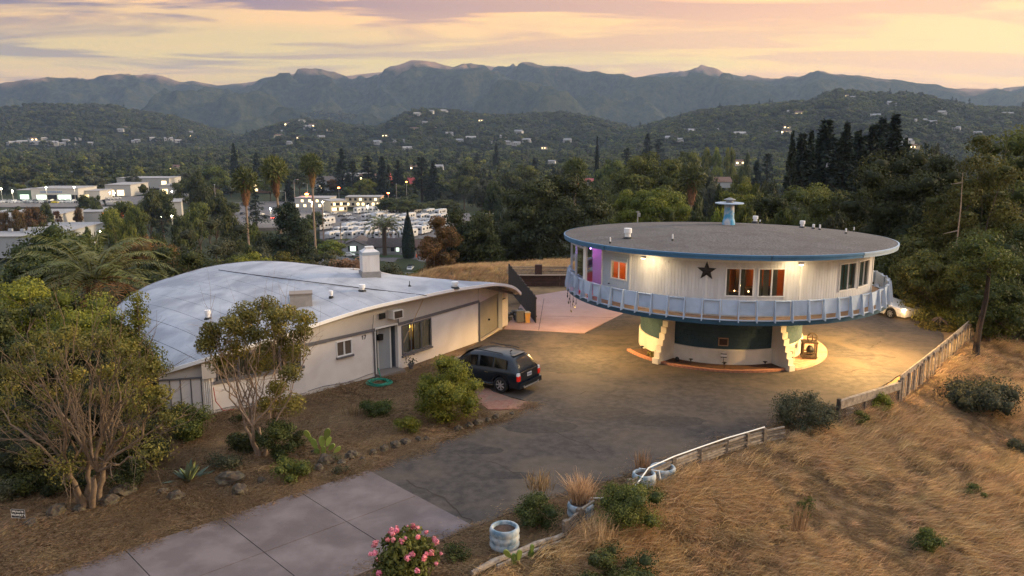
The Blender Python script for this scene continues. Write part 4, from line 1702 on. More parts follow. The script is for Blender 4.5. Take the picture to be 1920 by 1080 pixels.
M_lace = mat('pale_lace_curtain', (0.46, 0.40, 0.36), (0.34, 0.28, 0.26), scale=10, rough=0.95, stretch=(5, 5, 0.4))
drape(a, b, 0.3, LW - 1.1, wz0 - 0.02, wz1, mat('olive_blind', (0.20, 0.18, 0.12), (0.14, 0.12, 0.08), scale=3, rough=0.9), -0.18)
drape(a, b, LW - 0.75, LW - 0.3, wz0 - 0.02, wz1, M_lace, -0.18)

# middle wall, to the door
a, b = W[2], W[3]
L2 = (b - a).length
sw0, sw1 = s_of(a, b, 632), s_of(a, b, 660)
wall('front_wall', a, b, 0, ZB, M_wallw, holes=[(sw0, sw1, 1.45, 2.16)])
wf = MB()
t = 0.05
for (s_, z0_, s2, z1_) in ((sw0, 1.45, sw1, 1.45), (sw0, 2.16, sw1, 2.16), (sw0, 1.45, sw0, 2.16), (sw1, 1.45, sw1, 2.16), ((sw0 + sw1) / 2, 1.45, (sw0 + sw1) / 2, 2.16)):
 wf.beam(on(a, b, s_, z0_, 0.015), on(a, b, s2, z1_, 0.015), 0.07, t)
wo = wf.build('window', M_trim, **K)
g_ = MB()
g_.quad(on(a, b, sw0, 1.45, -0.03), on(a, b, sw1, 1.45, -0.03), on(a, b, sw1, 2.16, -0.03), on(a, b, sw0, 2.16, -0.03))
g_.build('pane', mat('dull_brown_glass', (0.12, 0.095, 0.075), rough=0.25, spec=0.6), parent=wo, world=True)
g_ = MB()
g_.beam(on(a, b, sw0 - 0.05, 1.38, 0.05), on(a, b, sw1 + 0.07, 1.38, 0.05), 0.12, 0.09)
g_.build('sill', M_band, parent=wo, world=True)

# right wall with the curtained window
a4, b4 = W[4], W[5]
L4 = (b4 - a4).length
cw0, cw1 = s_of(a4, b4, 754), s_of(a4, b4, 808)
wall('front_wall', a4, b4, 0, ZB, M_wallw, holes=[(cw0, cw1, 0.72, 2.20)])
# upper plaster above the band, set back a touch, right across
for (a, b, n_) in ((W[2], W[3], 8), (W[3], W[4], 4), (W[4], W[5], 12)):
 wall('upper_wall', a, b, ZB + 0.1, 3, M_gable, top_roof=True, n=n_, inset=0.04, th=0.12)
bd = MB()
for (a, b) in ((W[2], W[3]), (W[4], W[5])):
 bd.beam(on(a, b, 0, ZB + 0.05, 0.02), on(a, b, (b - a).length, ZB + 0.05, 0.02), 0.08, 0.13)
bd.beam(W[5] + Vector((0.03, -0.02, 0)), W[5] + Vector((0.03, -0.02, ZB)), 0.09, 0.09)
bd.build('band', M_band, **K)

wf = MB()
a, b = a4, b4
for (s_, z0_, s2, z1_) in ((cw0, .72, cw1, .72), (cw0, 2.2, cw1, 2.2), (cw0, .72, cw0, 2.2), (cw1, .72, cw1, 2.2),
      (cw0 + (cw1 - cw0) * .30, .72, cw0 + (cw1 - cw0) * .30, 2.2), (cw0 + (cw1 - cw0) * .66, .72, cw0 + (cw1 - cw0) * .66, 2.2)):
 wf.beam(on(a, b, s_, z0_, 0.015), on(a, b, s2, z1_, 0.015), 0.06, 0.06)
wo = wf.build('curtained_window', M_band, **K)
g_ = MB()
g_.beam(on(a, b, cw0 - 0.06, 0.63, 0.05), on(a, b, cw1 + 0.06, 0.63, 0.05), 0.10, 0.09)
g_.build('sill', M_band, parent=wo, world=True)
g_ = MB()
g_.quad(on(a, b, cw0, .72, -0.04), on(a, b, cw1, .72, -0.04), on(a, b, cw1, 2.2, -0.04), on(a, b, cw0, 2.2, -0.04))
g_.build('pane', M_glass, parent=wo, world=True)
cwd = cw1 - cw0
drape(a, b, cw0 + .02, cw0 + cwd * .31, 0.72, 2.2, M_lace, -0.14)
drape(a, b, cw0 + cwd * .48, cw1 - .02, 0.72, 2.2, M_lace, -0.14)
drape(a, b, cw0 + cwd * .31, cw0 + cwd * .50, 1.25, 2.2, mat('lamp_lit_yellow_panel', (0.75, 0.52, 0.16), (0.45, 0.28, 0.08), scale=5, rough=0.8), -0.30)
rm = MB()
i0, i1 = on(a, b, cw0 - .6, 0, -1.6), on(a, b, cw1 + .6, 0, -1.6)
rm.quad(i0, i1, i1 + Vector((0, 0, 2.4)), i0 + Vector((0, 0, 2.4)))
rm.build('room_wall', M_warmwall, **K)
pl_ = on(a, b, cw0 + cwd * .40, 1.95, -0.20)
point_light('window_lamp', pl_, 3.0, (1.0, 0.70, 0.28), 0.05)

# door recess between W3 and W4
a, b = W[3], W[4]
LD = (b - a).length
i_ = Vector((-(b - a).normalized().y, (b - a).normalized().x, 0))
dr = MB()
pa, pb = a + i_ * 0.9, b + i_ * 0.9
dr.quad((pa.x, pa.y, 0.1), (pb.x, pb.y, 0.1), (pb.x, pb.y, 2.4), (pa.x, pa.y, 2.4))
dr.quad((a.x, a.y, 0.1), (pa.x, pa.y, 0.1), (pa.x, pa.y, 2.4), (a.x, a.y, 2.4))
dr.quad((b.x, b.y, 0.1), (pb.x, pb.y, 0.1), (pb.x, pb.y, 2.4), (b.x, b.y, 2.4))
dr.build('porch_lining', M_door, **K)
dd = MB()
q0, q1 = on(a, b, LD * 0.36, 0, -0.42), on(a, b, LD * 0.84, 0, -0.30)
dd.beam(q0.lerp(q1, 0.5) + Vector((0, 0, 0.14)), q0.lerp(q1, 0.5) + Vector((0, 0, 2.2)), 0.05, (q1 - q0).length, up=(q1 - q0).normalized())
do = dd.build('door', mat('mid_grey_door_paint', (0.25, 0.27, 0.30), rough=0.5), **K)
dn = MB()
for q in (q0, q1):
 dn.box(q.x, q.y - 0.03, 1.17, 0.06, 0.06, 2.1)
dn.build('door_frame', M_trim, parent=do, world=True)
dn = MB()
p = on(a, b, LD * 0.40, 1.75, -0.32)
dn.lathe([(0.02, 1.65), (0.17, 1.68), (0.17, 1.95), (0.02, 1.98)], p.x, p.y, 12)
dn.build('wreath', M_black, parent=do, world=True)
st = MB()
st.prism([(a.x - .05, a.y - .05), (a.x + 0.35, a.y - 0.38), (b.x + 0.38, b.y - 0.30), (b.x, b.y), (pb.x, pb.y), (pa.x, pa.y)], -0.02, 0.13)
st.build('porch_step', mat('porch_concrete', (0.16, 0.14, 0.13), rough=0.9), **K)
lt = MB()
lt.beam(on(a, b, 0, 2.40, 0.02), on(a, b, LD, 2.40, 0.02), 0.08, 0.07)
lt.beam(on(a, b, 0.02, 0.1, 0.03), on(a, b, 0.02, 2.4, 0.03), 0.05, 0.05)
lt.beam(on(a, b, LD - 0.02, 0.1, 0.03), on(a, b, LD - 0.02, 2.4, 0.03), 0.04, 0.04)
lt.build('door_casing', M_trim, **K)
lt = MB()
lt.beam(W[3] + Vector((-.02, -.04, 0.1)), W[3] + Vector((-.02, -.04, 2.4)), 0.06, 0.09)
lt.beam(on(a, b, LD, 2.35, 0.05), on(a, b, LD, 2.95, 0.05), 0.05, 0.06)
lt.build('corner_trim', M_band, **K)

# air conditioner boxed into the upper wall
ac = MB()
p = on(a, b, LD * 0.80, 2.98, 0.18)
rz = math.atan2((b - a).y, (b - a).x)
ac.box(p.x, p.y, p.z, 0.62, 0.5, 0.42, rz)
ao = ac.build('air_conditioner', M_trim, **K)
ac = MB()
p2 = on(a, b, LD * 0.80, 2.98, 0.432)
for k_ in range(7):
 ac.box(p2.x, p2.y, 2.82 + k_ * 0.052, 0.50, 0.02, 0.026, rz)
ac.build('grille', mat('brown_grille', (0.10, 0.07, 0.05), rough=0.6), parent=ao, world=True)
ac = MB()
p2 = on(a, b, LD * 0.80, 2.98, 0.425)
ac.box(p2.x, p2.y, 2.98, 0.53, 0.012, 0.36, rz)
p2 = on(a, b, LD * 0.32, 2.95, 0.06)
ac.box(p2.x, p2.y, 2.97, 0.34, 0.06, 0.28, rz)
ac.build('grille_backing', M_black, parent=ao, world=True)
# leaning pole and hanging cables
cb = MB()
cb.tube([on(a4, b4, s_of(a4, b4, 787), 3.35, 0.28), on(a4, b4, s_of(a4, b4, 746) if True else 0, 1.45, 0.35)], 0.022, 6)
cb.build('leaning_pole', mat('bamboo_pole', (0.36, 0.25, 0.16), rough=0.7), **K)
cb = MB()
cb.tube([on(a4, b4, 0.05, 1.45, 0.3), on(a4, b4, 0.25, 0.9, 0.22), on(a4, b4, 0.35, 0.3, 0.2)], 0.015, 5)
cb.tube([on(W[2], W[3], L2 - 0.05, 3.1, 0.03), on(W[2], W[3], L2 - 0.1, 2.75, 0.05), on(W[2], W[3], L2 - 0.18, 2.4, 0.06), on(W[2], W[3], L2 - 0.1, 1.2, 0.05), on(W[2], W[3], L2 - 0.08, 0.2, 0.05)], 0.013, 5)
cb.tube([on(W[2], W[3], s_, 0.16 + 0.05 * math.sin(s_ * 2), 0.03) for s_ in np.linspace(0.1, L2 - 0.1, 14)], 0.014, 5)
cb.tube([on(W[1], W[2], s_, 0.14 + 0.04 * math.sin(s_ * 3), 0.03) for s_ in np.linspace(0.1, LW, 14)], 0.014, 5)
cb.tube([on(W[2], W[3], s_, 2.22 + 0.05 * math.sin(s_ * 2), 0.03) for s_ in np.linspace(0.0, L2 * .3, 8)], 0.012, 5)
cb.build('wall_cables', M_band, **K)
# house number 17, cut as thin raised figures
nm = MB()
s0 = s_of(W[2], W[3], 681)
a, b = W[2], W[3]

def fig(s_, segs):
 for (x0, z0_, x1, z1_) in segs:
  nm.beam(on(a, b, s_ + x0, 2.00 + z0_, 0.012), on(a, b, s_ + x1, 2.00 + z1_, 0.012), 0.02, 0.03)

fig(s0, [(0, 0, 0, 0.2), (-0.04, 0.15, 0, 0.2)])
fig(s0 + 0.07, [(0, 0.2, 0.11, 0.2), (0.11, 0.2, 0.05, 0)])
nm.build('house_number', M_black, label='small dark figures reading 17 on the white wall', **K)

# garage side
a, b = W[5], W[6]
LG = (b - a).length
wall('garage_upper_wall', a, b, ZB - 0.05, 3, M_gable, top_roof=True, n=6)
gd = MB()
gd.quad(on(a, b, 0.08, 0.12, -0.05), on(a, b, LG - 0.12, 0.12, -0.05), on(a, b, LG - 0.12, ZB - .05, -0.05), on(a, b, 0.08, ZB - .05, -0.05))
go_ = gd.build('garage_door', M_gardoor, **K)
gd = MB()
p = on(a, b, LG * 0.50, 0.95, 0.0)
gd.box(p.x, p.y, p.z, 0.06, 0.10, 0.10, math.atan2((b - a).y, (b - a).x))
gd.build('handle', M_black, parent=go_, world=True)
gd = MB()
gd.beam(on(a, b, 0.05, 0.06, 0.05), on(a, b, LG - 0.1, 0.06, 0.05), 0.14, 0.10)
gd.build('garage_threshold', mat('threshold_concrete', (0.5, 0.42, 0.34), rough=0.9), **K)
gd = MB()
p = W[6]
gd.box(p.x + 0.02, p.y, 1.3, 0.26, 0.28, 2.6, 0.4)
gd.build('garage_post', mat('grey_post_paint', (0.36, 0.36, 0.37), rough=0.6), **K)
wall('side_wall', W[6] + Vector((0.05, 0.15, 0)), W[7], 0, 1.75, M_wallw, n=3)
wall('side_upper_wall', W[6] + Vector((0.05, 0.15, 0)), W[7], 1.77, 2.6, M_gable, top_roof=True, n=3, inset=0.03)
gd = MB()
gd.beam(on(W[6], W[7], 0.1, 1.74, 0.02), on(W[6], W[7], 1.15, 1.74, 0.02), 0.05, 0.05)
p, q = W[5] + Vector((0.3, -0.2, 0)), W[7] + Vector((0.35, 0.1, 0))
gd.beam(Vector((p.x, p.y, shell_z(p.x, p.y) - 0.24)), Vector((q.x, q.y, shell_z(q.x, q.y) - 0.24)), 0.10, 0.14)
gd.build('eave_beam', M_band, **K)
wall('back_wall', W[7], Vector((-9, 46.2, 0)), 0, 2, M_wallw, top_roof=True, n=8)
wall('back_wall', Vector((-9, 46.2, 0)), Vector((-19.5, 44.2, 0)), 0, 2, M_wallw, top_roof=True, n=8)
wall('back_wall', Vector((-19.5, 44.2, 0)), W[0], 0, 2, M_wallw, top_roof=True, n=8)

def on_roof(px, py):
 q = at(px, py, 3.8)
 for _ in range(8):
  q = at(px, py, shell_z(q.x, q.y))
 return q

# chimney and vents
q = on_roof(692, 519)
c_ = MB()
c_.box(q.x, q.y + 0.3, q.z + 0.07, 1.02, 0.98, 0.44, 0.35)
ch = c_.build('chimney', mat('grey_chimney_flashing', (0.28, 0.28, 0.29), (0.2, 0.2, 0.2), scale=3, rough=0.9), **K)
c_ = MB()
c_.box(q.x, q.y + 0.3, q.z + 0.73, 0.90, 0.86, 0.88, 0.35)
c_.build('chimney_stack', M_siding, parent=ch, world=True)
c_ = MB()
c_.box(q.x, q.y + 0.3, q.z + 1.25, 0.93, 0.89, 0.16, 0.35)
c_.build('chimney_collar', mat('chimney_collar_grey', (0.32, 0.37, 0.43), rough=0.8), parent=ch, world=True)
c_ = MB()
c_.box(q.x, q.y + 0.3, q.z + 1.40, 0.86, 0.82, 0.14, 0.35, taper=0.55)
c_.box(q.x, q.y + 0.3, q.z + 1.53, 0.44, 0.36, 0.12, 0.35)
c_.build('chimney_cap', M_siding, parent=ch, world=True)
for (px, py, h, rad) in ((390, 598, 0.42, 0.10), (621, 558, 0.34, 0.07), (679, 546, 0.34, 0.12), (853, 540, 0.34, 0.14)):
 vent(px, py, h, rad, True, parent=sh, q=on_roof(px, py))
q = on_roof(768, 537)
c_ = MB()
c_.lathe([(0.10, q.z), (0.02, q.z + 0.10), (0.018, q.z + 0.28), (0.01, q.z + 0.29)], q.x, q.y, 8)
c_.build('roof_spike', M_black, **K)
q = on_roof(564, 572)
c_ = MB()
c_.box(q.x, q.y + 0.1, q.z + 0.24, 1.02, 0.8, 0.60, 0.25)
co = c_.build('roof_cooler', mat('beige_cooler_metal', (0.38, 0.34, 0.30), (0.30, 0.27, 0.24), scale=3, rough=0.6), **K)
c_ = MB()
c_.box(q.x, q.y + 0.1, q.z + 0.58, 1.08, 0.86, 0.07, 0.25)
c_.build('cooler_lid', mat('brown_cooler_lid', (0.24, 0.20, 0.17), rough=0.7), parent=co, world=True)
c_ = MB()
c_.box(q.x - 0.53, q.y - 0.15, q.z + 0.26, 0.03, 0.62, 0.42, 0.25)
c_.build('cooler_panel', M_bluegrey, parent=co, world=True)
# ================================================================== OBJECTS ON THE SITE
M_wood = mat('weathered_grey_wood', (0.20, 0.16, 0.125), (0.11, 0.085, 0.065), scale=6, rough=0.9, bump=0.006, bscale=30, stretch=(1, 1, 2))
M_woodpale = mat('silver_grey_rail_wood', (0.36, 0.30, 0.24), (0.18, 0.14, 0.105), scale=5, rough=0.9, bump=0.006, bscale=25)
M_wooddk = mat('dark_fence_wood', (0.055, 0.045, 0.040), (0.032, 0.027, 0.026), scale=5, rough=0.9)
M_pvc = mat('white_plastic_pipe', (0.72, 0.72, 0.70), rough=0.4)

def gz(x, y):
 return max(Hs(x, y), -0.03) if plateau_distance(np.array([x]), np.array([y]))[0] < 0.3 else Hs(x, y)

def V2(px, py, z=0.0):
 return at(px, py, z)

# ---- car bodies by lofting measured stations
def car_body(name, L_, Wd, st, roofc, glass_rows, paint, glass, parent, wheel_r=0.36, axles=(0.9, 3.6), clear=0.28):
 """st: list of (x along, z_belt, z_roof, w_belt, w_roof). returns nothing; builds body + window parts"""
 xs = np.linspace(0, L_, 61)
 S = np.array(st, float)
 g = lambda c: np.interp(xs, S[:, 0], S[:, c])
 zb, zr, wb, wr = g(1), g(2), g(3), g(4)

 def arch(x):
  z = clear
  for a_ in axles:
   d_ = abs(x - a_)
   rr_ = wheel_r + 0.07
   if d_ < rr_:
    z = max(z, wheel_r + math.sqrt(rr_ * rr_ - d_ * d_))
  return z
 rows = []
 for i, x in enumerate(xs):
  za = arch(x)
  w = wb[i] * Wd / 2
  w2 = wr[i] * Wd / 2
  zm = max(za + 0.02, zb[i] * 0.62)
  half = [(w * 0.93, za), (w * 0.99, max(za + 0.01, clear + 0.15)), (w, max(zm, za + 0.02)), (w * 0.985, max(zb[i] - 0.05, za + 0.03)), (w * 0.955, zb[i])]
  h = zr[i] - zb[i]
  if h > 0.03:
   half += [(w * 0.955 + (w2 - w * 0.955) * 0.12, zb[i] + h * 0.10), (w2 + 0.02, zb[i] + h * 0.80), (w2 * 0.93, zb[i] + h * 0.94), (w2 * 0.6, zr[i] + 0.0), (0, zr[i] + 0.015)]
  else:
   half += [(w * 0.90, zb[i] + 0.012), (w * 0.8, zb[i] + 0.02), (w * 0.6, zb[i] + 0.03), (w * 0.35, zb[i] + 0.035), (0, zb[i] + 0.04)]
  row = [(x, -a_, b_) for a_, b_ in half] + [(x, a_, b_) for a_, b_ in half[-2::-1]]
  rows.append(row)
 P = np.array(rows)
 me = grid_mesh(name, P, paint, smooth=True)
 bm = bmesh.new()
 bm.from_mesh(me)
 # close the ends
 bm.verts.ensure_lookup_table()
 m_ = P.shape[1]
 n_ = P.shape[0]
 bm.faces.new([bm.verts[k_] for k_ in range(m_)])
 bm.faces.new([bm.verts[(n_ - 1) * m_ + k_] for k_ in range(m_)][::-1])
 bmesh.ops.recalc_face_normals(bm, faces=bm.faces)
 bm.to_mesh(me)
 bm.free()
 link('body', me, parent)
 # windows follow the same surface, slightly proud
 for (lab, x0, x1, side) in glass_rows:
  idx = [i for i, x in enumerate(xs) if x0 - 1e-6 <= x <= x1 + 1e-6]
  for sd in ((0, 1) if side == 'sides' else (2,)):
   V_, n2 = [], 0
   cols = (5, 6) if sd == 0 else (m_ - 7, m_ - 6)
   if side == 'sides':
    m2 = MB()
    for i in idx:
     h = zr[i] - zb[i]
     for t_ in (0.13, 0.78):
      w = wb[i] * Wd / 2 * 0.955
      w2 = wr[i] * Wd / 2 + 0.02
      yy = w + (w2 - w) * (t_ - 0.0) + 0.012
      V_.append((xs[i], -yy if sd == 0 else yy, zb[i] + h * t_))
    k_ = len(idx)
    m2.add(V_, [(2 * j, 2 * j + 2, 2 * j + 3, 2 * j + 1) for j in range(k_ - 1)])
    m2.build('window', glass, parent)
 return P

def wheel_parts(parent, x, y, r_, w_=0.24, side=-1, rim_m=None, tyre_m=None):
 b = MB()
 prof = [(r_ * 0.66, -w_ / 2), (r_ * 0.94, -w_ / 2), (r_, -w_ / 2 + 0.03), (r_, w_ / 2 - 0.03), (r_ * 0.94, w_ / 2), (r_ * 0.66, w_ / 2)]
 n_ = 28
 vs, fs = [], []
 for (rad, yy) in prof:
  for k_ in range(n_):
   t = 2 * PI * k_ / n_
   vs.append((x + rad * math.cos(t), y + yy, r_ + rad * math.sin(t)))
 for i in range(len(prof) - 1):
  for k_ in range(n_):
   k2 = (k_ + 1) % n_
   fs.append((i * n_ + k_, i * n_ + k2, (i + 1) * n_ + k2, (i + 1) * n_ + k_))
 b.add(vs, fs)
 wo = b.build('wheel', tyre_m, parent)
 b = MB()
 yo = y + side * (w_ / 2 - 0.035)
 n_ = 28
 vs = [(x + r_ * 0.20 * math.cos(2 * PI * k_ / n_), yo + side * 0.015, r_ + r_ * 0.20 * math.sin(2 * PI * k_ / n_)) for k_ in range(n_)]
 b.add(vs, [tuple(range(n_))])
 for (ra, rb) in ((0.60, 0.68),):
  vs = [(x + r_ * q_ * math.cos(2 * PI * k_ / n_), yo, r_ + r_ * q_ * math.sin(2 * PI * k_ / n_)) for q_ in (ra, rb) for k_ in range(n_)]
  b.add(vs, [(k_, (k_ + 1) % n_, n_ + (k_ + 1) % n_, n_ + k_) for k_ in range(n_)])
 for k_ in range(7):
  t = 2 * PI * k_ / 7
  d_ = Vector((math.cos(t), 0, math.sin(t)))
  b.beam(Vector((x, yo, r_)) + d_ * r_ * 0.12, Vector((x, yo, r_)) + d_ * r_ * 0.62, 0.055 * r_ / 0.37, 0.03, up=(0, 1, 0))
 b.build('rim', rim_m, wo)
 b = MB()
 vs = [(x + r_ * .66 * math.cos(2 * PI * k_ / n_), y + side * 0.02, r_ + r_ * .66 * math.sin(2 * PI * k_ / n_)) for k_ in range(n_)]
 b.add(vs, [tuple(range(n_))])
 b.build('brake_disc', M_black, wo)

M_tyre = mat('tyre_rubber', (0.013, 0.013, 0.014), rough=0.8)
M_alloy = mat('alloy_rim', (0.62, 0.62, 0.63), rough=0.3, metal=0.7)
M_suv = mat('dark_blue_black_paint', (0.004, 0.009, 0.016), rough=0.28, spec=0.4, coat=0.3)
M_suvglass = mat('tinted_window', (0.003, 0.004, 0.005), rough=0.05, spec=0.5)
M_tail = mat('red_tail_lens', (0.55, 0.015, 0.012), rough=0.2, emit=(0.6, 0.02, 0.01), estr=0.12)
M_clear = mat('clear_lens', (0.75, 0.75, 0.78), rough=0.15)
M_chrome = mat('chrome', (0.75, 0.74, 0.72), rough=0.18, metal=1.0)

# x runs from the rear (0) to the nose
suv = thing('parked_suv', 'dark blue SUV with tinted windows parked beside the low white house', 'car')
SUVL, SUVW = 4.80, 1.96
st = [(0.0, 0.98, 1.02, 0.90, 0.80), (0.06, 1.02, 1.12, 0.945, 0.80), (0.46, 1.07, 1.60, 0.97, 0.74), (0.72, 1.07, 1.70, 0.985, 0.76), (1.3, 1.05, 1.77, 1.0, 0.78),
 (2.2, 1.02, 1.76, 1.0, 0.79), (2.75, 1.00, 1.68, 1.0, 0.77), (3.1, 0.99, 1.52, 1.0, 0.75), (3.75, 0.98, 1.02, 0.99, 0.72),
 (4.1, 0.93, 0.93, 0.97, 0.72), (4.6, 0.80, 0.80, 0.90, 0.7), (4.8, 0.66, 0.66, 0.78, 0.6)]
P_ = car_body('suv_body', SUVL, SUVW, st, 0, [('side', 0.62, 1.42, 'sides'), ('side', 1.44, 2.22, 'sides'), ('side', 2.26, 3.2, 'sides')], M_suv, M_suvglass, suv,
   0.37, (0.98, 3.70), 0.30)
b = MB()   # tailgate glass
b.add([(0.075, -0.66, 1.13), (0.075, 0.66, 1.13), (0.42, 0.56, 1.52), (0.42, -0.56, 1.52)], [(0, 3, 2, 1)])
b.build('rear_window', M_suvglass, suv)
b = MB()
b.add([(3.68, -0.72, 1.06), (3.68, 0.72, 1.06), (3.08, 0.62, 1.62), (3.08, -0.62, 1.62)], [(0, 1, 2, 3)])
b.build('windscreen', M_suvglass, suv)
for s in (-1, 1):
 b = MB()
 b.box(0.03, s * 0.83, 0.80, 0.10, 0.19, 0.24)
 b.build('tail_light', M_tail, suv)
 b = MB()
 b.box(0.045, s * 0.83, 0.985, 0.11, 0.185, 0.13, taper=0.8)
 b.build('tail_light_lens', M_clear, suv)
 b = MB()
 b.tube([(1.0, s * 0.68, 1.77), (1.15, s * 0.68, 1.80), (2.5, s * 0.66, 1.805), (2.66, s * 0.66, 1.77)], 0.022, 6)
 b.build('roof_rail', M_black, suv)
 b = MB()
 b.box(3.12, s * 1.05, 1.08, 0.14, 0.20, 0.15)
 b.build('wing_mirror', M_suv, suv)
 b = MB()
 for xx in (1.72, 2.72):
  b.box(xx, s * 0.985, 0.90, 0.20, 0.035, 0.035)
 b.build('door_handle', M_chrome, suv)
 b = MB()
 b.box(2.33, s * 0.965, 0.32, 1.9, 0.05, 0.05)
 b.build('sill_strip', M_chrome, suv)
 for xx in (0.98, 3.70):
  wheel_parts(suv, xx, s * 0.845, 0.37, 0.25, s, M_alloy, M_tyre)
  w_ = MB()
  n_ = 20
  vs = [(xx + 0.43 * math.cos(2 * PI * k_ / n_), s * 0.60, 0.37 + 0.43 * math.sin(2 * PI * k_ / n_)) for k_ in range(n_)]
  w_.add(vs, [tuple(range(n_))])
  w_.build('wheel_well', M_black, suv)
b = MB()
b.box(-0.015, 0, 0.46, 0.20, 1.86, 0.24, taper=0.96)
b.build('bumper', M_suv, suv)
b = MB()
b.box(-0.11, 0, 0.365, 0.06, 1.25, 0.06)
b.box(-0.10, 0.6, 0.42, 0.05, 0.07, 0.05)
b.box(-0.10, -0.6, 0.42, 0.05, 0.07, 0.05)
b.build('skid_plate', mat('dull_skid_metal', (0.45, 0.43, 0.41), rough=0.4, metal=0.5), suv)
b = MB()
b.box(0.035, 0, 1.035, 0.05, 1.28, 0.055)
b.build('tailgate_trim', M_chrome, suv)
b = MB()
b.box(-0.012, 0.0, 0.86, 0.03, 0.34, 0.17)
b.build('license_plate', mat('pale_plate', (0.55, 0.56, 0.58), rough=0.5), suv)
b = MB()
for k_ in range(6):
 b.box(-0.030, -0.125 + k_ * 0.05, 0.86, 0.006, 0.028, 0.07)
b.build('plate_characters', mat('plate_blue', (0.10, 0.12, 0.22), rough=0.6), suv)
b = MB()
b.box(0.2, 0, 0.36, 0.5, 1.7, 0.1)
b.box(2.4, 0, 0.34, 4.2, 1.4, 0.12)
b.build('underbody', M_black, suv)
b = MB()
b.box(0.66, 0, 1.69, 0.26, 0.9, 0.03)
b.build('roof_spoiler', M_suv, suv)
b = MB()
b.tube([(1.0, 0.1, 1.78), (0.9, 0.1, 1.84)], 0.03, 6)
b.build('antenna_fin', M_black, suv)
SUV_AZ = R(146)
rearl = at(938, 737)
# put the near rear wheel where it stands
ca, sa = math.cos(SUV_AZ), math.sin(SUV_AZ)
wx, wy = 0.98, 0.93     # local: nose along +x, its left side is +y
suv.location = (rearl.x - (wx * ca - wy * sa), rearl.y - (wx * sa + wy * ca), 0.018)
suv.rotation_euler = (0, 0, SUV_AZ)

# white car behind the round house, one headlamp lit
wc = thing('parked_car', 'white car with one headlamp lit, half hidden behind the round house deck', 'car')
M_whitep = mat('white_car_paint', (0.72, 0.71, 0.70), rough=0.3, spec=0.5, coat=0.5)
st2 = [(0.0, 0.85, 0.85, 0.86, 0.7), (0.15, 0.92, 0.95, 0.93, 0.72), (0.5, 0.95, 1.35, 0.97, 0.74), (1.3, 0.94, 1.46, 1.0, 0.76), (2.4, 0.92, 1.46, 1.0, 0.76), (3.3, 0.90, 0.98, 0.99, 0.72),
 (3.6, 0.86, 0.86, 0.97, 0.7), (4.3, 0.72, 0.72, 0.9, 0.7), (4.5, 0.6, 0.6, 0.8, 0.6)]
car_body('car_body', 4.5, 1.8, st2, 0, [('side', 0.6, 1.5, 'sides'), ('side', 1.6, 3.0, 'sides')], M_whitep, M_suvglass, wc, 0.33, (0.8, 3.55), 0.22)
for s in (-1, 1):
 for xx in (0.8, 3.55):
  wheel_parts(wc, xx, s * 0.79, 0.33, 0.22, s, M_alloy, M_tyre)
 b = MB()
 b.box(4.36, s * 0.66, 0.66, 0.14, 0.26, 0.13)
 b.build('headlight', mat('lit_headlamp', (1, 0.8, 0.5), emit=(1.0, 0.62, 0.25), estr=25) if s == -1 else M_clear, wc)
b = MB()
b.add([(3.28, -0.62, 0.98), (3.28, 0.62, 0.98), (2.55, 0.55, 1.42), (2.55, -0.55, 1.42)], [(0, 1, 2, 3)])
b.build('windscreen', M_suvglass, wc)
p = at(1668, 597)
az = R(-62)
ca, sa = math.cos(az), math.sin(az)
wx, wy = 3.55, -0.88
wc.location = (p.x - (wx * ca - wy * sa), p.y - (wx * sa + wy * ca), 0.0)
wc.rotation_euler = (0, 0, az)
hp = Vector((p.x, p.y, 0)) + Vector((ca, sa, 0)) * 1.15 + Vector((0, 0, 0.66))
point_light('headlamp_light', hp, 10, (1.0, 0.6, 0.25), 0.06)

# ---- planters made of stacked painted tyres
M_planter = mat('chalky_blue_white_planter_paint', (0.33, 0.39, 0.43), (0.11, 0.18, 0.24), scale=3.2, rough=0.85, bump=0.01, bscale=15, lo=0.42, hi=0.58,
    c3=(0.48, 0.47, 0.45), scale3=2.0, amt3=0.8)
M_soil = mat('planter_soil', (0.05, 0.03, 0.022), (0.09, 0.055, 0.04), scale=8, rough=1, bump=0.02, bscale=20)

def planter(px, py, r_, h, label, fill=True, soil_z=None, tilt=0.0):
 p = at(px, py)
 p.z = 0.0
 t = thing('planter', label, 'planter', tuple(p), group='round stacked-tyre planters beside the rail fence')
 b = MB()
 prof = []
 nrg = 2 if h < 0.6 else 3
 for k_ in range(nrg):
  z0 = h * k_ / nrg
  z1 = h * (k_ + 1) / nrg
  prof += [(r_ * 0.97, z0 + 0.01), (r_ * 1.02, z0 + (z1 - z0) * 0.35), (r_ * 1.01, z0 + (z1 - z0) * 0.7), (r_ * 0.96, z1 - 0.012)]
 prof += [(r_ * 0.93, h), (r_ * 0.80, h + 0.005), (r_ * 0.77, h - 0.03), (r_ * 0.76, h * 0.55)]
 b.lathe(prof, 0, 0, 40)
 b.build('tub', M_planter, t, smooth=True)
 b = MB()
 zz = soil_z if soil_z is not None else h - 0.10
 b.lathe([(r_ * 0.775, zz), (r_ * 0.4, zz + 0.03), (0.01, zz + 0.03)], 0, 0, 24)
 b.build('soil', M_soil if fill else M_black, t)
 return t

planter(946, 1024, 0.43, 0.62, 'tall chalky white and blue planter standing alone by the concrete drive')
planter(1088, 966, 0.41, 0.42, 'blue planter full of dry grass beside the dark bushes')
planter(1207, 912, 0.40, 0.50, 'blue and white planter touching the rail fence, nearer the camera than the black-topped one')
planter(1242, 893, 0.45, 0.36, 'wide pale planter with an open black top by the rail fence', fill=False, soil_z=0.2)

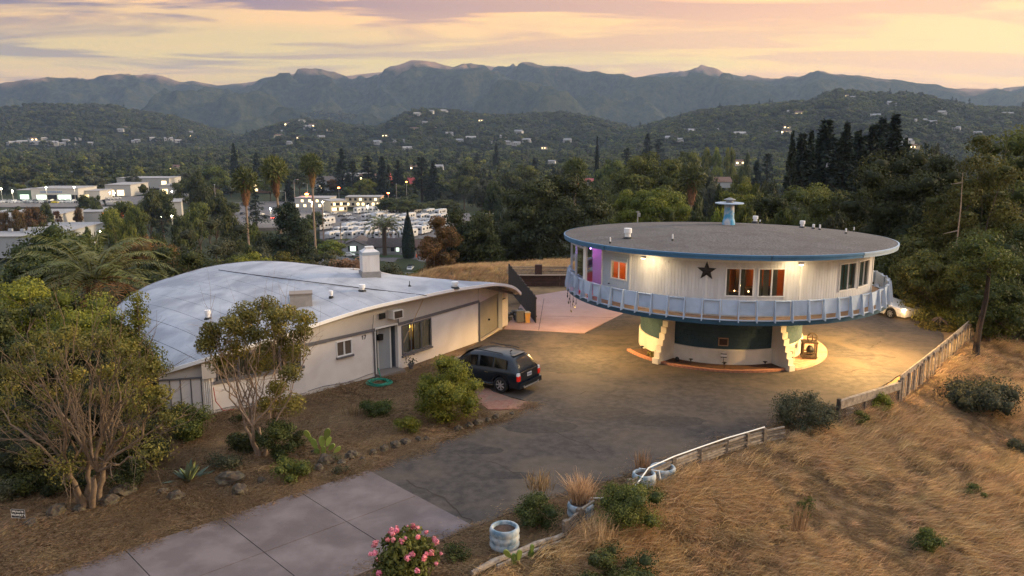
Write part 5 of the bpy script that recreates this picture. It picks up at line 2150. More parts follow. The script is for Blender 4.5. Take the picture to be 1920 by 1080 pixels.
# white pipe rails hooked over two of the planters
for (pts, lab) in (([(1090, 934, 0.42), (1143, 934, 0.42), (1144, 942, 0.3)], 'thin white pipe lying across the blue planter with dry grass'),
    ([(1198, 878, 0.5), (1236, 883, 0.55), (1238, 897, 0.3)], 'thin white pipe bent over the planter by the rail fence')):
 b = MB()
 pp = [at(*q) for q in pts]
 b.tube(pp, 0.022, 6)
 tag(b.build('pipe_rail', M_pvc), lab, 'pipe')

# ---- low fence of split rails along the drive edge, with a white pipe laid on top
SPLIT = [(1060, 1008), (1085, 985), (1110, 965)], [(1180, 928), (1215, 908), (1262, 886), (1310, 868), (1360, 850), (1400, 838), (1432, 829), (1466, 822)], [(1538, 795), (1560, 786), (1592, 784)]
for fi, seg in enumerate(SPLIT):
 lab = ('short leaning end of a split rail fence below the dark bush', 'low grey split rail fence with a white pipe along its top beside the drive',
  'few loose split rails stacked at the foot of the lattice fence')[fi]
 pts = [at(*q) for q in seg]
 t = thing('split_rail_fence', lab, 'fence', tuple(pts[0]))
 for a, b_ in zip(pts[:-1], pts[1:]):
  for k_ in range(5):
   z = 0.03 + k_ * 0.105
   b = MB()
   off = Vector((random.uniform(-.04, .04), random.uniform(-.04, .04), 0))
   dj = Vector((0, 0, random.uniform(-.02, .02)))
   e = (b_ - a).normalized() * random.uniform(0.02, 0.14)
   b.beam(a + off + Vector((0, 0, z)) - e, b_ + off * -1 + Vector((0, 0, z)) + e + dj, 0.075, 0.062)
   b.build('rail', M_woodpale if random.random() < .6 else M_wood, t, world=True)
  b = MB()
  b.box(a.x, a.y, 0.26, 0.16, 0.14, 0.6, random.random())
  b.build('stake', M_wood, t, world=True)
 if fi == 1:
  b = MB()
  b.tube([at(1178, 930, 0.3)] + [p + Vector((0, 0, 0.60)) for p in pts[1:6]] + [pts[6] + Vector((0, 0, 0.62))], 0.024, 6)
  b.build('top_pipe', M_pvc, t, world=True)
# fallen log towards the bottom of the picture
t = thing('fallen_rail', 'long grey weathered log lying in dry grass at the bottom of the slope', 'log', tuple(at(900, 1075)))
b = MB()
lp = [(885, 1082), (925, 1062), (965, 1044), (1005, 1028), (1045, 1014), (1066, 1004)]
b.tube([at(*q) + Vector((0, 0, 0.10 + 0.03 * (i_n % 2))) for i_n, q in enumerate(lp)], [0.08, 0.10, 0.085, 0.095, 0.08, 0.05], 8)
b.tube([at(*q) + Vector((0.1, -.1, 0.04)) for q in lp[1:5]], [0.06, 0.07, 0.06, 0.04], 7)
b.build('log', M_woodpale, t, world=True)

# ---- lattice and board fence further up
fz0 = [at(1570, 790), at(1684, 752)]
t = thing('lattice_fence', 'grey fence with a plank top over diamond lattice at the drive corner', 'fence', tuple(fz0[0]))
A_, B_ = fz0[0] + Vector((0, 0, 0)), fz0[1]
A_.z, B_.z = -0.25, -0.25
HT = 1.12
dv = (B_ - A_).normalized()
for s_ in (0, 0.42, 0.70, 1.0):
 p = A_.lerp(B_, s_)
 b = MB()
 b.box(p.x, p.y, p.z + (HT + 0.1 if s_ in (0, 1.0) else HT) / 2, 0.13 if s_ in (0, 1.0) else 0.08, 0.13, HT + (0.12 if s_ in (0, 1.0) else -0.05), math.atan2(dv.y, dv.x))
 b.build('post', M_wooddk if s_ == 0 else M_wood, t, world=True)
b = MB()
b.beam(A_ + Vector((0.05, -.08, HT - 0.16)), B_ + Vector((0, -.08, HT - 0.16)), 0.04, 0.30)
b.build('top_plank', M_woodpale, t, world=True)
b = MB()
b.beam(A_ + Vector((0, -.03, HT + 0.02)), B_ + Vector((0, -.03, HT + 0.02)), 0.16, 0.04)
b.build('cap_rail', M_woodpale, t, world=True)
LL = (B_ - A_).length
hl = 0.82
nout_ = Vector((dv.y, -dv.x, 0))
for k_ in range(-8, int(LL / 0.115) + 1):
 for sg in (1, -1):
  s0 = k_ * 0.115
  p0, z0 = (s0, 0.0)
  p1, z1 = (s0 + hl, hl)
  # clip to the frame
  if p0 < 0:
   z0 += -p0
   p0 = 0
  if p1 > LL:
   z1 -= (p1 - LL)
   p1 = LL
  if p1 - p0 < 0.05:
   continue
  q0, q1 = (p0, z0), (p1, z1)
  if sg < 0:
   q0, q1 = (p0, hl - z0), (p1, hl - z1)
  b = MB()
  off = nout_ * (0.0 if sg > 0 else 0.014)
  b.beam(A_ + dv * q0[0] + Vector((0, 0, q0[1])) + off, A_ + dv * q1[0] + Vector((0, 0, q1[1])) + off, 0.011, 0.032, up=nout_)
  b.build('lath', M_wood, t, world=True)

bf_pts = [at(1684, 752), at(1722, 720), at(1757, 690), at(1786, 664), at(1812, 640), at(1836, 622)]
t = thing('board_fence', 'tall grey board fence with wide gaps running up from the lattice to the trees', 'fence', tuple(bf_pts[0]))
for q in bf_pts:
 q.z = -0.3
for i, (a, b_) in enumerate(zip(bf_pts[:-1], bf_pts[1:])):
 b = MB()
 b.beam(a + Vector((0, 0, 1.36)), b_ + Vector((0, 0, 1.36)), 0.05, 0.26)
 b.build('top_plank', M_woodpale, t, world=True)
 b = MB()
 b.beam(a + Vector((0, 0.0, 0.45)), b_ + Vector((0, 0, 0.45)), 0.05, 0.10)
 b.build('rail', M_wood, t, world=True)
 n_ = int((b_ - a).length / 0.32)
 for k_ in range(n_):
  p = a.lerp(b_, (k_ + .5) / n_)
  big = k_ % 3 == 0
  b = MB()
  hh = random.uniform(1.25, 1.42)
  b.box(p.x + 0.05, p.y - 0.05, hh / 2 - 0.35, 0.11 if big else 0.16, 0.10 if big else 0.025, hh + .1, math.atan2((b_ - a).y, (b_ - a).x) + random.uniform(-.05, .05))
  b.build('post' if big else 'board', M_wood if k_ % 2 else M_woodpale, t, world=True)

# ---- rail fence and low brown wall at the back of the patio
wy = 62.9
t = thing('low_wall', 'low dark brown timber retaining wall behind the pink patio', 'wall', (5, wy, 0))
M_tim = mat('dark_brown_timber', (0.085, 0.045, 0.035), (0.055, 0.030, 0.025), scale=3, rough=0.9)
for k_ in range(3):
 for j in range(4):
  b = MB()
  x0 = 0.4 + j * 3.3 + (0.4 if k_ % 2 else 0)
  b.box(x0 + 1.64, wy + random.uniform(-.015, .015), 0.14 + k_ * 0.27, 3.27, 0.24, 0.262)
  b.build('timber', M_tim, t, world=True)
b = MB()
b.box(6.5, wy, 0.85, 13.6, 0.50, 0.05)
b.build('wall_cap', mat('tan_wall_cap', (0.33, 0.24, 0.18), rough=0.9), t, world=True)
t = thing('split_rail_fence', 'long split rail fence standing on the brown wall before the golden field', 'fence', (5, wy + .35, 0.87))
for j in range(6):
 for k_ in range(4):
  b = MB()
  x0 = -0.4 + j * 2.3
  b.beam((x0, wy + .3 + random.uniform(-.05, .05), 0.97 + k_ * 0.15), (x0 + 2.4, wy + .3 + random.uniform(-.05, .05), 0.97 + k_ * 0.15 + random.uniform(-.03, .03)), 0.08, 0.075)
  b.build('rail', M_woodpale if random.random() < .5 else M_wood, t, world=True)
for x0 in (2.05, 6.75, 11.2):
 b = MB()
 b.box(x0, wy + .2, 1.25, 0.55, 0.30, 0.75)
 b.build('pier', M_tim, t, world=True)

# ---- black slatted fence leaning beside the shell house
t = thing('black_fence', 'tall black slatted screen fence at the tip of the pale curved roof', 'fence', (1, 53, 0))
p0, p1 = Vector((1.75, 50.6, 0)), Vector((0.35, 62.0, 0))
p0 = at(1004, 605)
p1 = aty(953, 560, 62)
p1.z = 0
n_ = 34
for k_ in range(n_):
 p = p0.lerp(p1, k_ / n_)
 b = MB()
 hgt = 1.7 + 0.25 * k_ / n_ + 0.05 * math.sin(k_ * 2.0)
 b.box(p.x, p.y, hgt / 2 - 0.02, 0.05, 0.29, hgt, math.atan2((p1 - p0).y, (p1 - p0).x) - PI / 2)
 b.build('slat', M_wooddk, t, world=True)
b = MB()
b.beam(p0 + Vector((0.06, 0, 1.55)), p1 + Vector((0.06, 0, 1.8)), 0.05, 0.09)
b.beam(p0 + Vector((0.06, 0, .4)), p1 + Vector((0.06, 0, .4)), 0.05, 0.09)
b.build('rail', M_wooddk, t, world=True)
# clutter in the dark corner: a yellow bin, a tyre, rubble
t = thing('yellow_bin', 'yellow and grey bin standing at the foot of the black fence', 'bin', tuple(at(988, 606)))
b = MB()
p = at(988, 606)
b.box(p.x, p.y + .2, 0.32, 0.30, 0.34, 0.64, 0.3, taper=1.15)
b.build('bin_body', mat('yellow_plastic', (0.50, 0.22, 0.03), (0.35, 0.26, 0.14), scale=5, rough=0.5), t, world=True)
b = MB()
b.box(p.x - 0.42, p.y + .25, 0.42, 0.55, 0.40, 0.7, 0.2)
b.build('grey_box', mat('grey_box_paint', (0.11, 0.11, 0.11), rough=0.6), t, world=True)
b = MB()
b.box(p.x, p.y + .2, 0.66, 0.38, 0.42, 0.04, 0.3)
b.build('lid', mat('pale_bin_lid', (0.45, 0.38, 0.26), rough=0.5), t, world=True)
t = thing('scrap_pile', 'dark heap of garden scrap under the tip of the roof', 'scrap pile', tuple(at(965, 602)))
b = MB()
p = at(968, 600)
for k_ in range(16):
 b.box(p.x + random.uniform(-.7, .6), p.y + random.uniform(-.5, 1.5), random.uniform(.05, .4), random.uniform(.15, .5), random.uniform(.1, .4), random.uniform(.08, .35), random.random() * 3)
b.build('scrap', mat('dark_scrap', (0.03, 0.028, 0.026), (0.10, 0.09, 0.08), scale=3, rough=0.8), t, world=True, stuff=True)

# ---- hose coil
t = thing('garden_hose', 'coiled green garden hose on the ground beside the door', 'hose', tuple(at(711, 719)))
M_hose = mat('green_hose', (0.010, 0.20, 0.13), rough=0.35)
b = MB()
p = at(711, 720)
pts = []
for k_ in range(190):
 t_ = k_ / 190
 a_ = t_ * 2 * PI * 7
 rr_ = 0.52 - 0.10 * math.sin(a_ * 0.37) - 0.10 * ((k_ * 7) % 13) / 26
 pts.append((p.x + rr_ * math.cos(a_) * 1.05, p.y + rr_ * math.sin(a_), 0.03 + 0.12 * t_ + 0.02 * math.sin(a_ * 1.7)))
q = W[3] + Vector((0.15, -0.12, 0.45))
pts += [(p.x + .1, p.y + .5, 0.08), (q.x + .12, q.y - .2, 0.1), tuple(q)]
b.tube(pts, 0.022, 6)
b.build('hose', M_hose, t, world=True)
# pots beside the step
t = thing('pot_plant', 'small dark pot plant beside the porch step', 'pot plant', tuple(on(a4, b4, 0.55, 0, 0.35)))
b = MB()
p = on(a4, b4, 0.50, 0, 0.38)
b.lathe([(0.10, 0), (0.16, 0.26), (0.13, 0.26), (0.01, 0.24)], p.x, p.y, 12)
b.build('pot', M_band, t, world=True)
V_, Q_ = leaf_quads(np.array([[p.x, p.y, .4]]) + RNG.normal(size=(90, 3)) * [.16, .16, .12], RNG.normal(size=(90, 3)), 0.10)
M_shrubdk = leafmat('dark_shrub_leaf', (0.012, 0.022, 0.009), (0.055, 0.070, 0.025))
link('foliage', fast_mesh('pot_foliage', V_, Q_, M_shrubdk, RNG.random(90)), t, world=True)

# ---- wooden cart with a hoop on it beside the drum
t = thing('wooden_cart', 'dark wooden two-tier cart with a round hoop on top beside the drum', 'cart', tuple(RP(5.1, 66)))
p = RP(5.05, 66, 0.125)
rz = rz_of(66) + 0.5
M_cart = mat('cart_wood', (0.075, 0.052, 0.035), (0.045, 0.03, 0.02), scale=4, rough=0.7)

def loc(dx, dy, z):
 c, s = math.cos(rz), math.sin(rz)
 return Vector((p.x + dx * c - dy * s, p.y + dx * s + dy * c, z))

for dx in (-.33, .33):
 for dy in (-.26, .26):
  b = MB()
  b.beam(loc(dx, dy, .13), loc(dx, dy, 1.0), 0.07, 0.07)
  b.build('leg', M_cart, t, world=True)
for zz, lab in ((1.0, 'top'), (0.22, 'shelf')):
 b = MB()
 q = loc(0, 0, zz)
 b.box(q.x, q.y, zz, 0.80, 0.64, 0.06, rz)
 for k_ in range(5):
  q = loc(-.3 + k_ * .15, 0, zz + .035)
  b.box(q.x, q.y, zz + .035, 0.13, 0.64, 0.02, rz)
 b.build(lab, M_cart, t, world=True)
b = MB()
for zz in (.32, .45):
 b.beam(loc(-.33, -.28, zz), loc(.33, -.28, zz), 0.03, 0.06)
 b.beam(loc(-.33, .28, zz), loc(.33, .28, zz), 0.03, 0.06)
b.build('side_rail', M_cart, t, world=True)
b = MB()
q = loc(.05, 0, .6)
b.lathe([(0.02, .26), (.17, .28), (.2, .6), (.12, .78), (.02, .8)], q.x, q.y, 14)
b.build('black_urn', M_black, t, world=True)
b = MB()
pts = [loc(0.12 + .24 * math.cos(k_ * PI / 12), -.05, 1.24 + .24 * math.sin(k_ * PI / 12)) for k_ in range(24)]
pts.append(pts[0])
b.tube(pts, 0.035, 6)
b.beam(loc(.12, -.05, 1.02), loc(.12, -.05, 1.42), 0.05, 0.05)
b.beam(loc(-.08, -.05, 1.24), loc(.32, -.05, 1.24), 0.04, 0.05)
b.build('hoop', M_cart, t, world=True)

# white wire plant stand
t = thing('plant_stand', 'white wire plant stand with small pots beside the stepped buttress', 'plant stand', tuple(RP(4.95, 48)))
b = MB()
p = RP(4.92, 48, .12)
for dx, dy in ((-.16, 0), (.16, 0), (0, .14)):
 b.tube([(p.x + dx, p.y + dy, .12), (p.x + dx * .8, p.y + dy, .95)], 0.014, 5)
for zz in (.3, .6, .93):
 b.tube([(p.x + .19 * math.cos(k_ * PI / 6), p.y + .15 * math.sin(k_ * PI / 6), zz) for k_ in range(13)], 0.012, 5)
b.build('frame', mat('white_wire', (0.62, 0.58, 0.50), rough=0.5), t, world=True)
for zz in (.3, .6):
 b = MB()
 b.lathe([(0.05, zz), (.09, zz + .13), (.01, zz + .12)], p.x, p.y, 10)
 b.build('pot', M_cart, t, world=True)

# round sign on a stake in front of the drum
t = thing('disc_sign', 'small round white sign with a black bar on a stake before the drum', 'sign', tuple(RP(4.72, 3.4)))
p = RP(4.72, 3.4)
ox = Vector((-_c.y, _c.x, 0))
b = MB()
b.tube([(p.x, p.y, 0.0), (p.x, p.y, 0.55)], 0.012, 6)
b.build('stake', M_black, t, world=True)
b = MB()
n_ = 20
cen = Vector((p.x, p.y, 0.66))
vs = [cen + ox * (.155 * math.cos(2 * PI * k_ / n_)) + Vector((0, 0, .155 * math.sin(2 * PI * k_ / n_))) for k_ in range(n_)]
vs2 = [v - _c * .02 for v in vs]
b.add(vs + vs2, [tuple(range(n_)), tuple(range(2 * n_ - 1, n_ - 1, -1))] + [(k_, n_ + k_, n_ + (k_ + 1) % n_, (k_ + 1) % n_) for k_ in range(n_)])
b.build('disc', M_trim, t, world=True)
b = MB()
b.beam(cen - ox * .15 + _c * .008 + Vector((0, 0, .085)), cen + ox * .15 + _c * .008 + Vector((0, 0, .085)), 0.006, .045)
b.beam(cen - ox * .15 + _c * .008 - Vector((0, 0, .085)), cen + ox * .15 + _c * .008 - Vector((0, 0, .085)), 0.006, .045)
b.build('bar', M_black, t, world=True)

def path_light(ph, rad, label):
 p = RP(rad, ph)
 t = thing('path_light', label, 'path light', (p.x, p.y, 0), group='small black stake lights in the bed round the drum')
 b = MB()
 b.tube([(0, 0, 0.05), (0, 0, 0.36)], 0.012, 6)
 b.build('stake', M_black, t)
 b = MB()
 b.lathe([(.03, .30), (.05, .36), (.05, .38)], 0, 0, 10)
 b.lathe([(.12, .385), (.11, .40), (.02, .43), (.001, .43)], 0, 0, 12)
 b.build('cap', M_black, t)

path_light(-15.5, 5.0, 'black stake light in the bed below the dark blue drum face')
path_light(3.8, 5.05, 'black stake light directly under the round white sign')
path_light(28, 4.95, 'black stake light just left of the right-hand stepped buttress')
path_light(-54, 4.95, 'black stake light at the far left end of the bed beside the spiky plant')
t = thing('black_ball', 'dark round garden ball at the foot of the left buttress', 'garden ball', tuple(RP(4.85, -25)))
b = MB()
p = RP(4.85, -25)
b.lathe([(0.01, .1), (.09, .14), (.12, .22), (.09, .31), (.01, .35)], p.x, p.y, 14)
b.build('ball', M_black, t, world=True, smooth=True)

# ---- PRIVATE PROPERTY notice half buried on the left verge
p = at(36, 980)
t = thing('notice_board', 'small tilted black notice reading PRIVATE PROPERTY in white at the far left verge', 'sign', tuple(p))
ux = Vector((0.95, 0.25, -0.20)).normalized()
uy = Vector((-0.12, 0.25, 0.93)).normalized()
cen = p + Vector((0, 0, 0.30))
nn = ux.cross(uy)
b = MB()
vs = [cen + ux * a_ + uy * c_ for a_, c_ in ((-.20, -.14), (.20, -.14), (.20, .14), (-.20, .14))]
vs2 = [v - nn * .012 for v in vs]
b.add(vs + vs2, [(0, 1, 2, 3), (7, 6, 5, 4), (0, 4, 5, 1), (1, 5, 6, 2), (2, 6, 7, 3), (3, 7, 4, 0)])
b.build('board', M_black, t, world=True)
b = MB()
for (a0, c0, a1, c1) in ((-.19, -.13, .19, -.13), (-.19, .13, .19, .13), (-.19, -.13, -.19, .13), (.19, -.13, .19, .13)):
 b.beam(cen + ux * a0 + uy * c0 + nn * .004, cen + ux * a1 + uy * c1 + nn * .004, .004, .010, up=nn)
b.build('border', M_trim, t, world=True)
b = MB()
b.tube([cen - uy * .14, cen - uy * .42], 0.015, 6)
b.build('stake', M_wood, t, world=True)

def words(text, cen_, ux_, uy_, nn_, height, parent, material, name='lettering'):
 cu = bpy.data.curves.new(name, 'FONT')
 cu.body = text
 cu.size = height * 1.4
 cu.align_x = 'CENTER'
 cu.align_y = 'CENTER'
 cu.extrude = 0.001
 tmp = bpy.data.objects.new(name, cu)
 COL.objects.link(tmp)
 dg = bpy.context.evaluated_depsgraph_get()
 me = bpy.data.meshes.new_from_object(tmp.evaluated_get(dg))
 COL.objects.unlink(tmp)
 bpy.data.objects.remove(tmp)
 M4 = Matrix((ux_.to_4d(), uy_.to_4d(), nn_.to_4d(), Vector((0, 0, 0, 1)))).transposed()
 for i in range(3):
  M4[3][i] = 0
 M4.translation = cen_ + nn_ * 0.006
 me.transform(M4)
 me.materials.clear()
 me.materials.append(material)
 return link(name, me, parent, world=True)

words('PRIVATE', cen + uy * .055, ux, uy, nn, .060, t, M_trim)
words('PROPERTY', cen - uy * .045, ux, uy, nn, .060, t, M_trim)

# ---- rocks along the garden edge
M_rock = mat('lichen_rock', (0.085, 0.062, 0.046), (0.034, 0.027, 0.022), scale=3, rough=0.95, bump=0.02, bscale=9, c3=(0.14, 0.125, 0.08), scale3=2, amt3=0.6)

def rock_mesh(seed):
 bm = bmesh.new()
 bmesh.ops.create_icosphere(bm, subdivisions=3, radius=0.5)
 for v in bm.verts:
  n_ = v.co.normalized()
  v.co = n_ * (0.5 + 0.16 * noise.noise(n_ * 1.6 + Vector((seed * 3.1, 0, 0))) + 0.07 * noise.noise(n_ * 4 + Vector((seed, 2, 0))))
  v.co.z *= 0.72
 me = bpy.data.meshes.new('rock')
 bm.to_mesh(me)
 bm.free()
 me.materials.append(M_rock)
 return me

RM = [rock_mesh(s) for s in range(6)]
rk = [(235, 925, 1.1), (205, 945, .8), (108, 965, .9), (150, 958, .6), (330, 935, .8), (305, 925, .5), (432, 905, 1.15), (450, 925, .8), (490, 905, .5), (612, 868, .85), (598, 880, .5), (660, 858, .8), (640, 870, .45),
 (720, 845, .55), (742, 838, .6), (760, 832, .55), (785, 826, .4), (860, 806, .45), (880, 800, .5), (895, 795, .55), (915, 790, .4), (930, 784, .5), (700, 850, .4), (680, 862, .35), (800, 824, .35), (590, 850, .4), (960, 778, .35),
 (455, 838, .5), (470, 845, .45), (60, 985, .6)]
rlab = {0: 'large mossy rock beside the trunk of the bare tree', 2: 'dark rock on the verge near the small notice', 6: 'biggest brown boulder, right of the agave', 9: 'dark boulder at the foot of the upright prickly pear', 11: 'flat topped dark rock between the prickly pear and the low shrubs'}
for i, (px, py, s) in enumerate(rk):
 p = at(px, py)
 o = link('rock', RM[i % 6])
 o.location = (p.x, p.y, 0.10 * s)
 s *= .85
 o.scale = (s * random.uniform(.8, 1.15) * .9, s * random.uniform(.7, 1) * .9, s * random.uniform(.75, 1.05))
 o.rotation_euler = (0, 0, random.random() * 6)
 pl = [q_ for lim, q_ in ((180, 'on the verge left of the bare tree'), (345, 'between the bare tree and the agave'), (520, 'right of the agave'), (625, 'around the upright prickly pear'), (700, 'right of the prickly pear'),
       (790, 'below the low leafy shrub'), (870, 'below the large rounded bush'), (3000, 'near the worn brick patch')) if px < lim][0]
 tag(o, rlab.get(i, ('large', 'mid-sized', 'small')[0 if s > .7 else 1 if s > .4 else 2] + ' dark stone ' + pl), 'rock', 'rocks edging the garden beside the drive')
# ================================================================== THE TOWN IN THE VALLEY
VT = VALLEY + 1.3       # top of paved lots
M_road = mat('valley_asphalt', (0.10, 0.092, 0.095), (0.14, 0.13, 0.13), scale=.1, rough=.9)
M_cream = mat('cream_stucco', (0.56, 0.48, 0.34), rough=.8)
M_greyw = mat('pale_grey_cladding', (0.36, 0.38, 0.40), rough=.8)
M_whitew = mat('white_render', (0.44, 0.43, 0.41), rough=.8)
M_roofdk = mat('dark_shingle_roof', (0.075, 0.062, 0.060), (0.11, 0.09, 0.085), scale=1, rough=.95)
M_roofbr = mat('brown_shingle_roof', (0.14, 0.085, 0.065), rough=.95)
M_rooflt = mat('light_flat_roof', (0.34, 0.33, 0.33), (0.28, 0.27, 0.27), scale=.3, rough=.9)
M_redroof = mat('red_metal_roof', (0.30, 0.035, 0.03), rough=.6)
M_orange = mat('orange_fascia_sign', (0.80, 0.12, 0.03), rough=.5, emit=(0.9, 0.16, 0.04), estr=.25)
M_winlit = mat('lit_window', (0.9, 0.7, 0.4), emit=(1.0, 0.74, 0.36), estr=1.6)
M_wincool = mat('cool_lit_window', (0.8, 0.9, 0.8), emit=(0.75, 0.95, 0.75), estr=.9)
M_windk = mat('dark_window', (0.02, 0.025, 0.03), rough=.15)
M_lamp = mat('street_lamp_glow', (1, .95, .8), emit=(1.0, 0.90, 0.66), estr=60)
M_lampo = mat('orange_signal_glow', (1, .3, .05), emit=(1.0, 0.16, 0.03), estr=30)
M_pole = mat('galvanised_pole', (0.34, 0.33, 0.32), rough=.5)

def pad(name, pts, off=0.0, m=None):
 b = MB()
 P_ = [at(px, py, VT + off) for px, py in pts]
 a = sum(P_[i].x * P_[(i + 1) % len(P_)].y - P_[(i + 1) % len(P_)].x * P_[i].y for i in range(len(P_)))
 if a < 0:
  P_ = P_[::-1]
 b.prism([(p.x, p.y) for p in P_], VT - 4, VT + off)
 return struct(b.build(name, m or M_road))

pad('street', [(560, 480), (700, 474), (800, 476), (905, 484), (905, 500), (880, 520), (700, 530), (600, 500)], 0)
pad('parking_lot', [(596, 392), (640, 398), (720, 392), (880, 400), (890, 418), (850, 440), (800, 452), (700, 452), (600, 448)], 0)
pad('dealer_lot', [(-60, 375), (190, 373), (196, 383), (150, 388), (-60, 388)], 0)
pad('road', [(430, 380), (600, 374), (745, 366), (760, 372), (600, 384), (600, 402), (560, 425), (430, 430)], 0.02)
pad('service_yard', [(195, 370), (360, 364), (370, 372), (300, 382), (200, 384)], 0)
pad('lawn', [(640, 474), (690, 476), (770, 479), (770, 483), (700, 482)], .06, mat('lawn_grass', (0.03, 0.055, 0.015), (0.05, 0.08, 0.02), scale=.5, rough=1))

def frame_at(px, py, rz=None, z=None):
 return at(px, py, VT if z is None else z)

def gable_house(label, px0, px1, py, depth, wh, rh_, wallm, roofm, wins=(), name='house', ridge='x', group=None, cat='house', rz=0.0, z=None, flat=False, roofname='roof', over=.4):
 """a building whose near wall runs between two bearings; windows as (along 0..1, sill, width, height, material)"""
 a, b_ = frame_at(px0, py, z=z), frame_at(px1, py, z=z)
 w = (b_ - a).length
 c = (a + b_) / 2
 ang = math.atan2(b_.y - a.y, b_.x - a.x) + rz
 t = thing(name, label, cat, (c.x, c.y, c.z), ang, group)
 m = MB()
 m.box(0, depth / 2, wh / 2, w, depth, wh)
 if not flat and ridge == 'y':
  for yy in (0.0, depth):
   m.add([(-w / 2, yy, wh), (w / 2, yy, wh), (0, yy, wh + rh_)], [(0, 1, 2)])
 elif not flat:
  for xx in (-w / 2, w / 2):
   m.add([(xx, 0, wh), (xx, depth, wh), (xx, depth / 2, wh + rh_)], [(0, 1, 2)])
 m.build('wall', wallm, t)
 m = MB()
 o_ = over
 if flat:
  m.box(0, depth / 2, wh + .2, w + .6, depth + .6, .4)
 elif ridge == 'y':
  for s in (-1, 1):
   e0 = (s * (w / 2 + o_), -o_, wh - o_ * rh_ / (w / 2))
   e1 = (s * (w / 2 + o_), depth + o_, wh - o_ * rh_ / (w / 2))
   r0, r1 = (0, -o_, wh + rh_ + .12), (0, depth + o_, wh + rh_ + .12)
   m.add([e0, e1, r1, r0] + [(v[0], v[1], v[2] - .25) for v in (e0, e1, r1, r0)], [(0, 1, 2, 3), (7, 6, 5, 4), (0, 3, 7, 4), (1, 0, 4, 5), (2, 1, 5, 6)])
 else:
  for s in (-1, 1):
   yo = depth / 2 + s * (depth / 2 + o_)
   e0, e1 = (-w / 2 - o_, yo, wh - o_ * rh_ / (depth / 2)), (w / 2 + o_, yo, wh - o_ * rh_ / (depth / 2))
   r0, r1 = (-w / 2 - o_, depth / 2, wh + rh_ + .12), (w / 2 + o_, depth / 2, wh + rh_ + .12)
   m.add([e0, e1, r1, r0] + [(v[0], v[1], v[2] - .25) for v in (e0, e1, r1, r0)], [(0, 1, 2, 3), (7, 6, 5, 4), (0, 3, 7, 4), (1, 0, 4, 5), (2, 1, 5, 6)])
 m.build(roofname, roofm, t)
 for (s, z0, ww, hh, wm) in wins:
  m = MB()
  m.box(-w / 2 + s * w, -.06, z0 + hh / 2, ww + .3, .10, hh + .3)
  f = m.build('window', M_whitew if wm is not M_whitew else M_roofdk, t)
  m = MB()
  m.box(-w / 2 + s * w, -.13, z0 + hh / 2, ww, .06, hh)
  m.build('pane', wm, f)
 return t

gable_house('small pale grey house with a gable front and lit window behind the white chimney', 640.5, 688, 476, 16, 3.4, 2.0, M_greyw, M_roofdk,
   [(.30, 1.2, .7, 2.0, M_windk), (.46, 1.1, 2.2, 1.9, M_wincool), (.62, 1.2, .7, 2.0, M_windk)], ridge='y', over=.8)
gable_house('long low dark roofed wing beside the small grey house', 689, 752, 475, 9, 2.8, 2.6, M_greyw, M_roofdk, [(.2, 1, 1.6, 1.4, M_windk), (.75, .8, 1.4, 1.8, M_windk), (.9, .8, 1.2, 1.6, M_wincool)])
gable_house('white garage with brown roof at the end of the street', 774, 812, 479, 9, 3.4, 2.2, M_whitew, M_roofbr, [(.13, 2.0, 1.2, .9, M_windk), (.4, .1, 2.4, 2.5, M_whitew)])
gable_house('dark little shed roofed house left of the grey house', 622, 641, 474, 9, 2.8, 1.4, M_redroof if False else M_roofdk, M_roofdk, [])
# motel
wr = [(s / 14, 1.0, 1.6, 1.6, M_winlit if s % 3 else M_windk) for s in range(1, 14)] + [(s / 14, 4.0, 1.5, 1.5, M_windk if s % 3 else M_winlit) for s in range(1, 14)]
gable_house('cream two-storey motel wing facing the lit street lamps', 620, 652, 397.5, 14, 6.4, 0, M_cream, M_rooflt, [w_ for i_n, w_ in enumerate(wr) if i_n % 2], name='motel', flat=True, rz=.55)
gable_house('grey and cream motel block at the left end', 553, 619, 391, 16, 6.2, 0, M_whitew, M_rooflt, wr[::3], name='motel', flat=True, rz=-.05)
gable_house('far beige motel block behind the parked campers', 648, 714, 388, 13, 6.0, 0, M_cream, M_rooflt, wr[::2], name='motel', flat=True)
# apartments and houses beyond the road
gable_house('grey apartment block behind the orange signal', 592, 640, 358, 20, 8, 3, M_greyw, M_roofdk, [(.2, 2, 2, 2, M_winlit), (.55, 5, 2, 2, M_windk), (.8, 2, 2, 2, M_windk)], name='apartment_block', cat='building')
gable_house('dark apartment block with a pale flat roof among the conifers', 640, 690, 350, 22, 9, 2, M_greyw, M_rooflt, [(.3, 3, 2, 2, M_winlit), (.7, 5, 2, 2, M_windk)], name='apartment_block', cat='building')
gable_house('brown house with two warm windows left of the fan palms', 468, 502, 362, 16, 7, 2.5, M_roofbr, M_roofdk, [(.35, 1.5, 3, 2, M_winlit), (.35, 5, 3, 2, M_winlit), (.75, 2, 2, 2, M_windk)])
gable_house('steep red-roofed chapel gable with an orange light at its door', 721, 733, 362, 16, 6, 8.5, M_whitew, M_redroof, [(.5, 1, 2.6, 3, mat('orange_doorway', (1, .3, .1), emit=(1.0, .22, .05), estr=5))], ridge='y', name='chapel', cat='chapel')
gable_house('low red-roofed house right of the chapel', 758, 776, 358, 14, 4.5, 5.5, M_greyw, M_redroof, [(.5, 1, 2, 2, M_windk)], ridge='x')
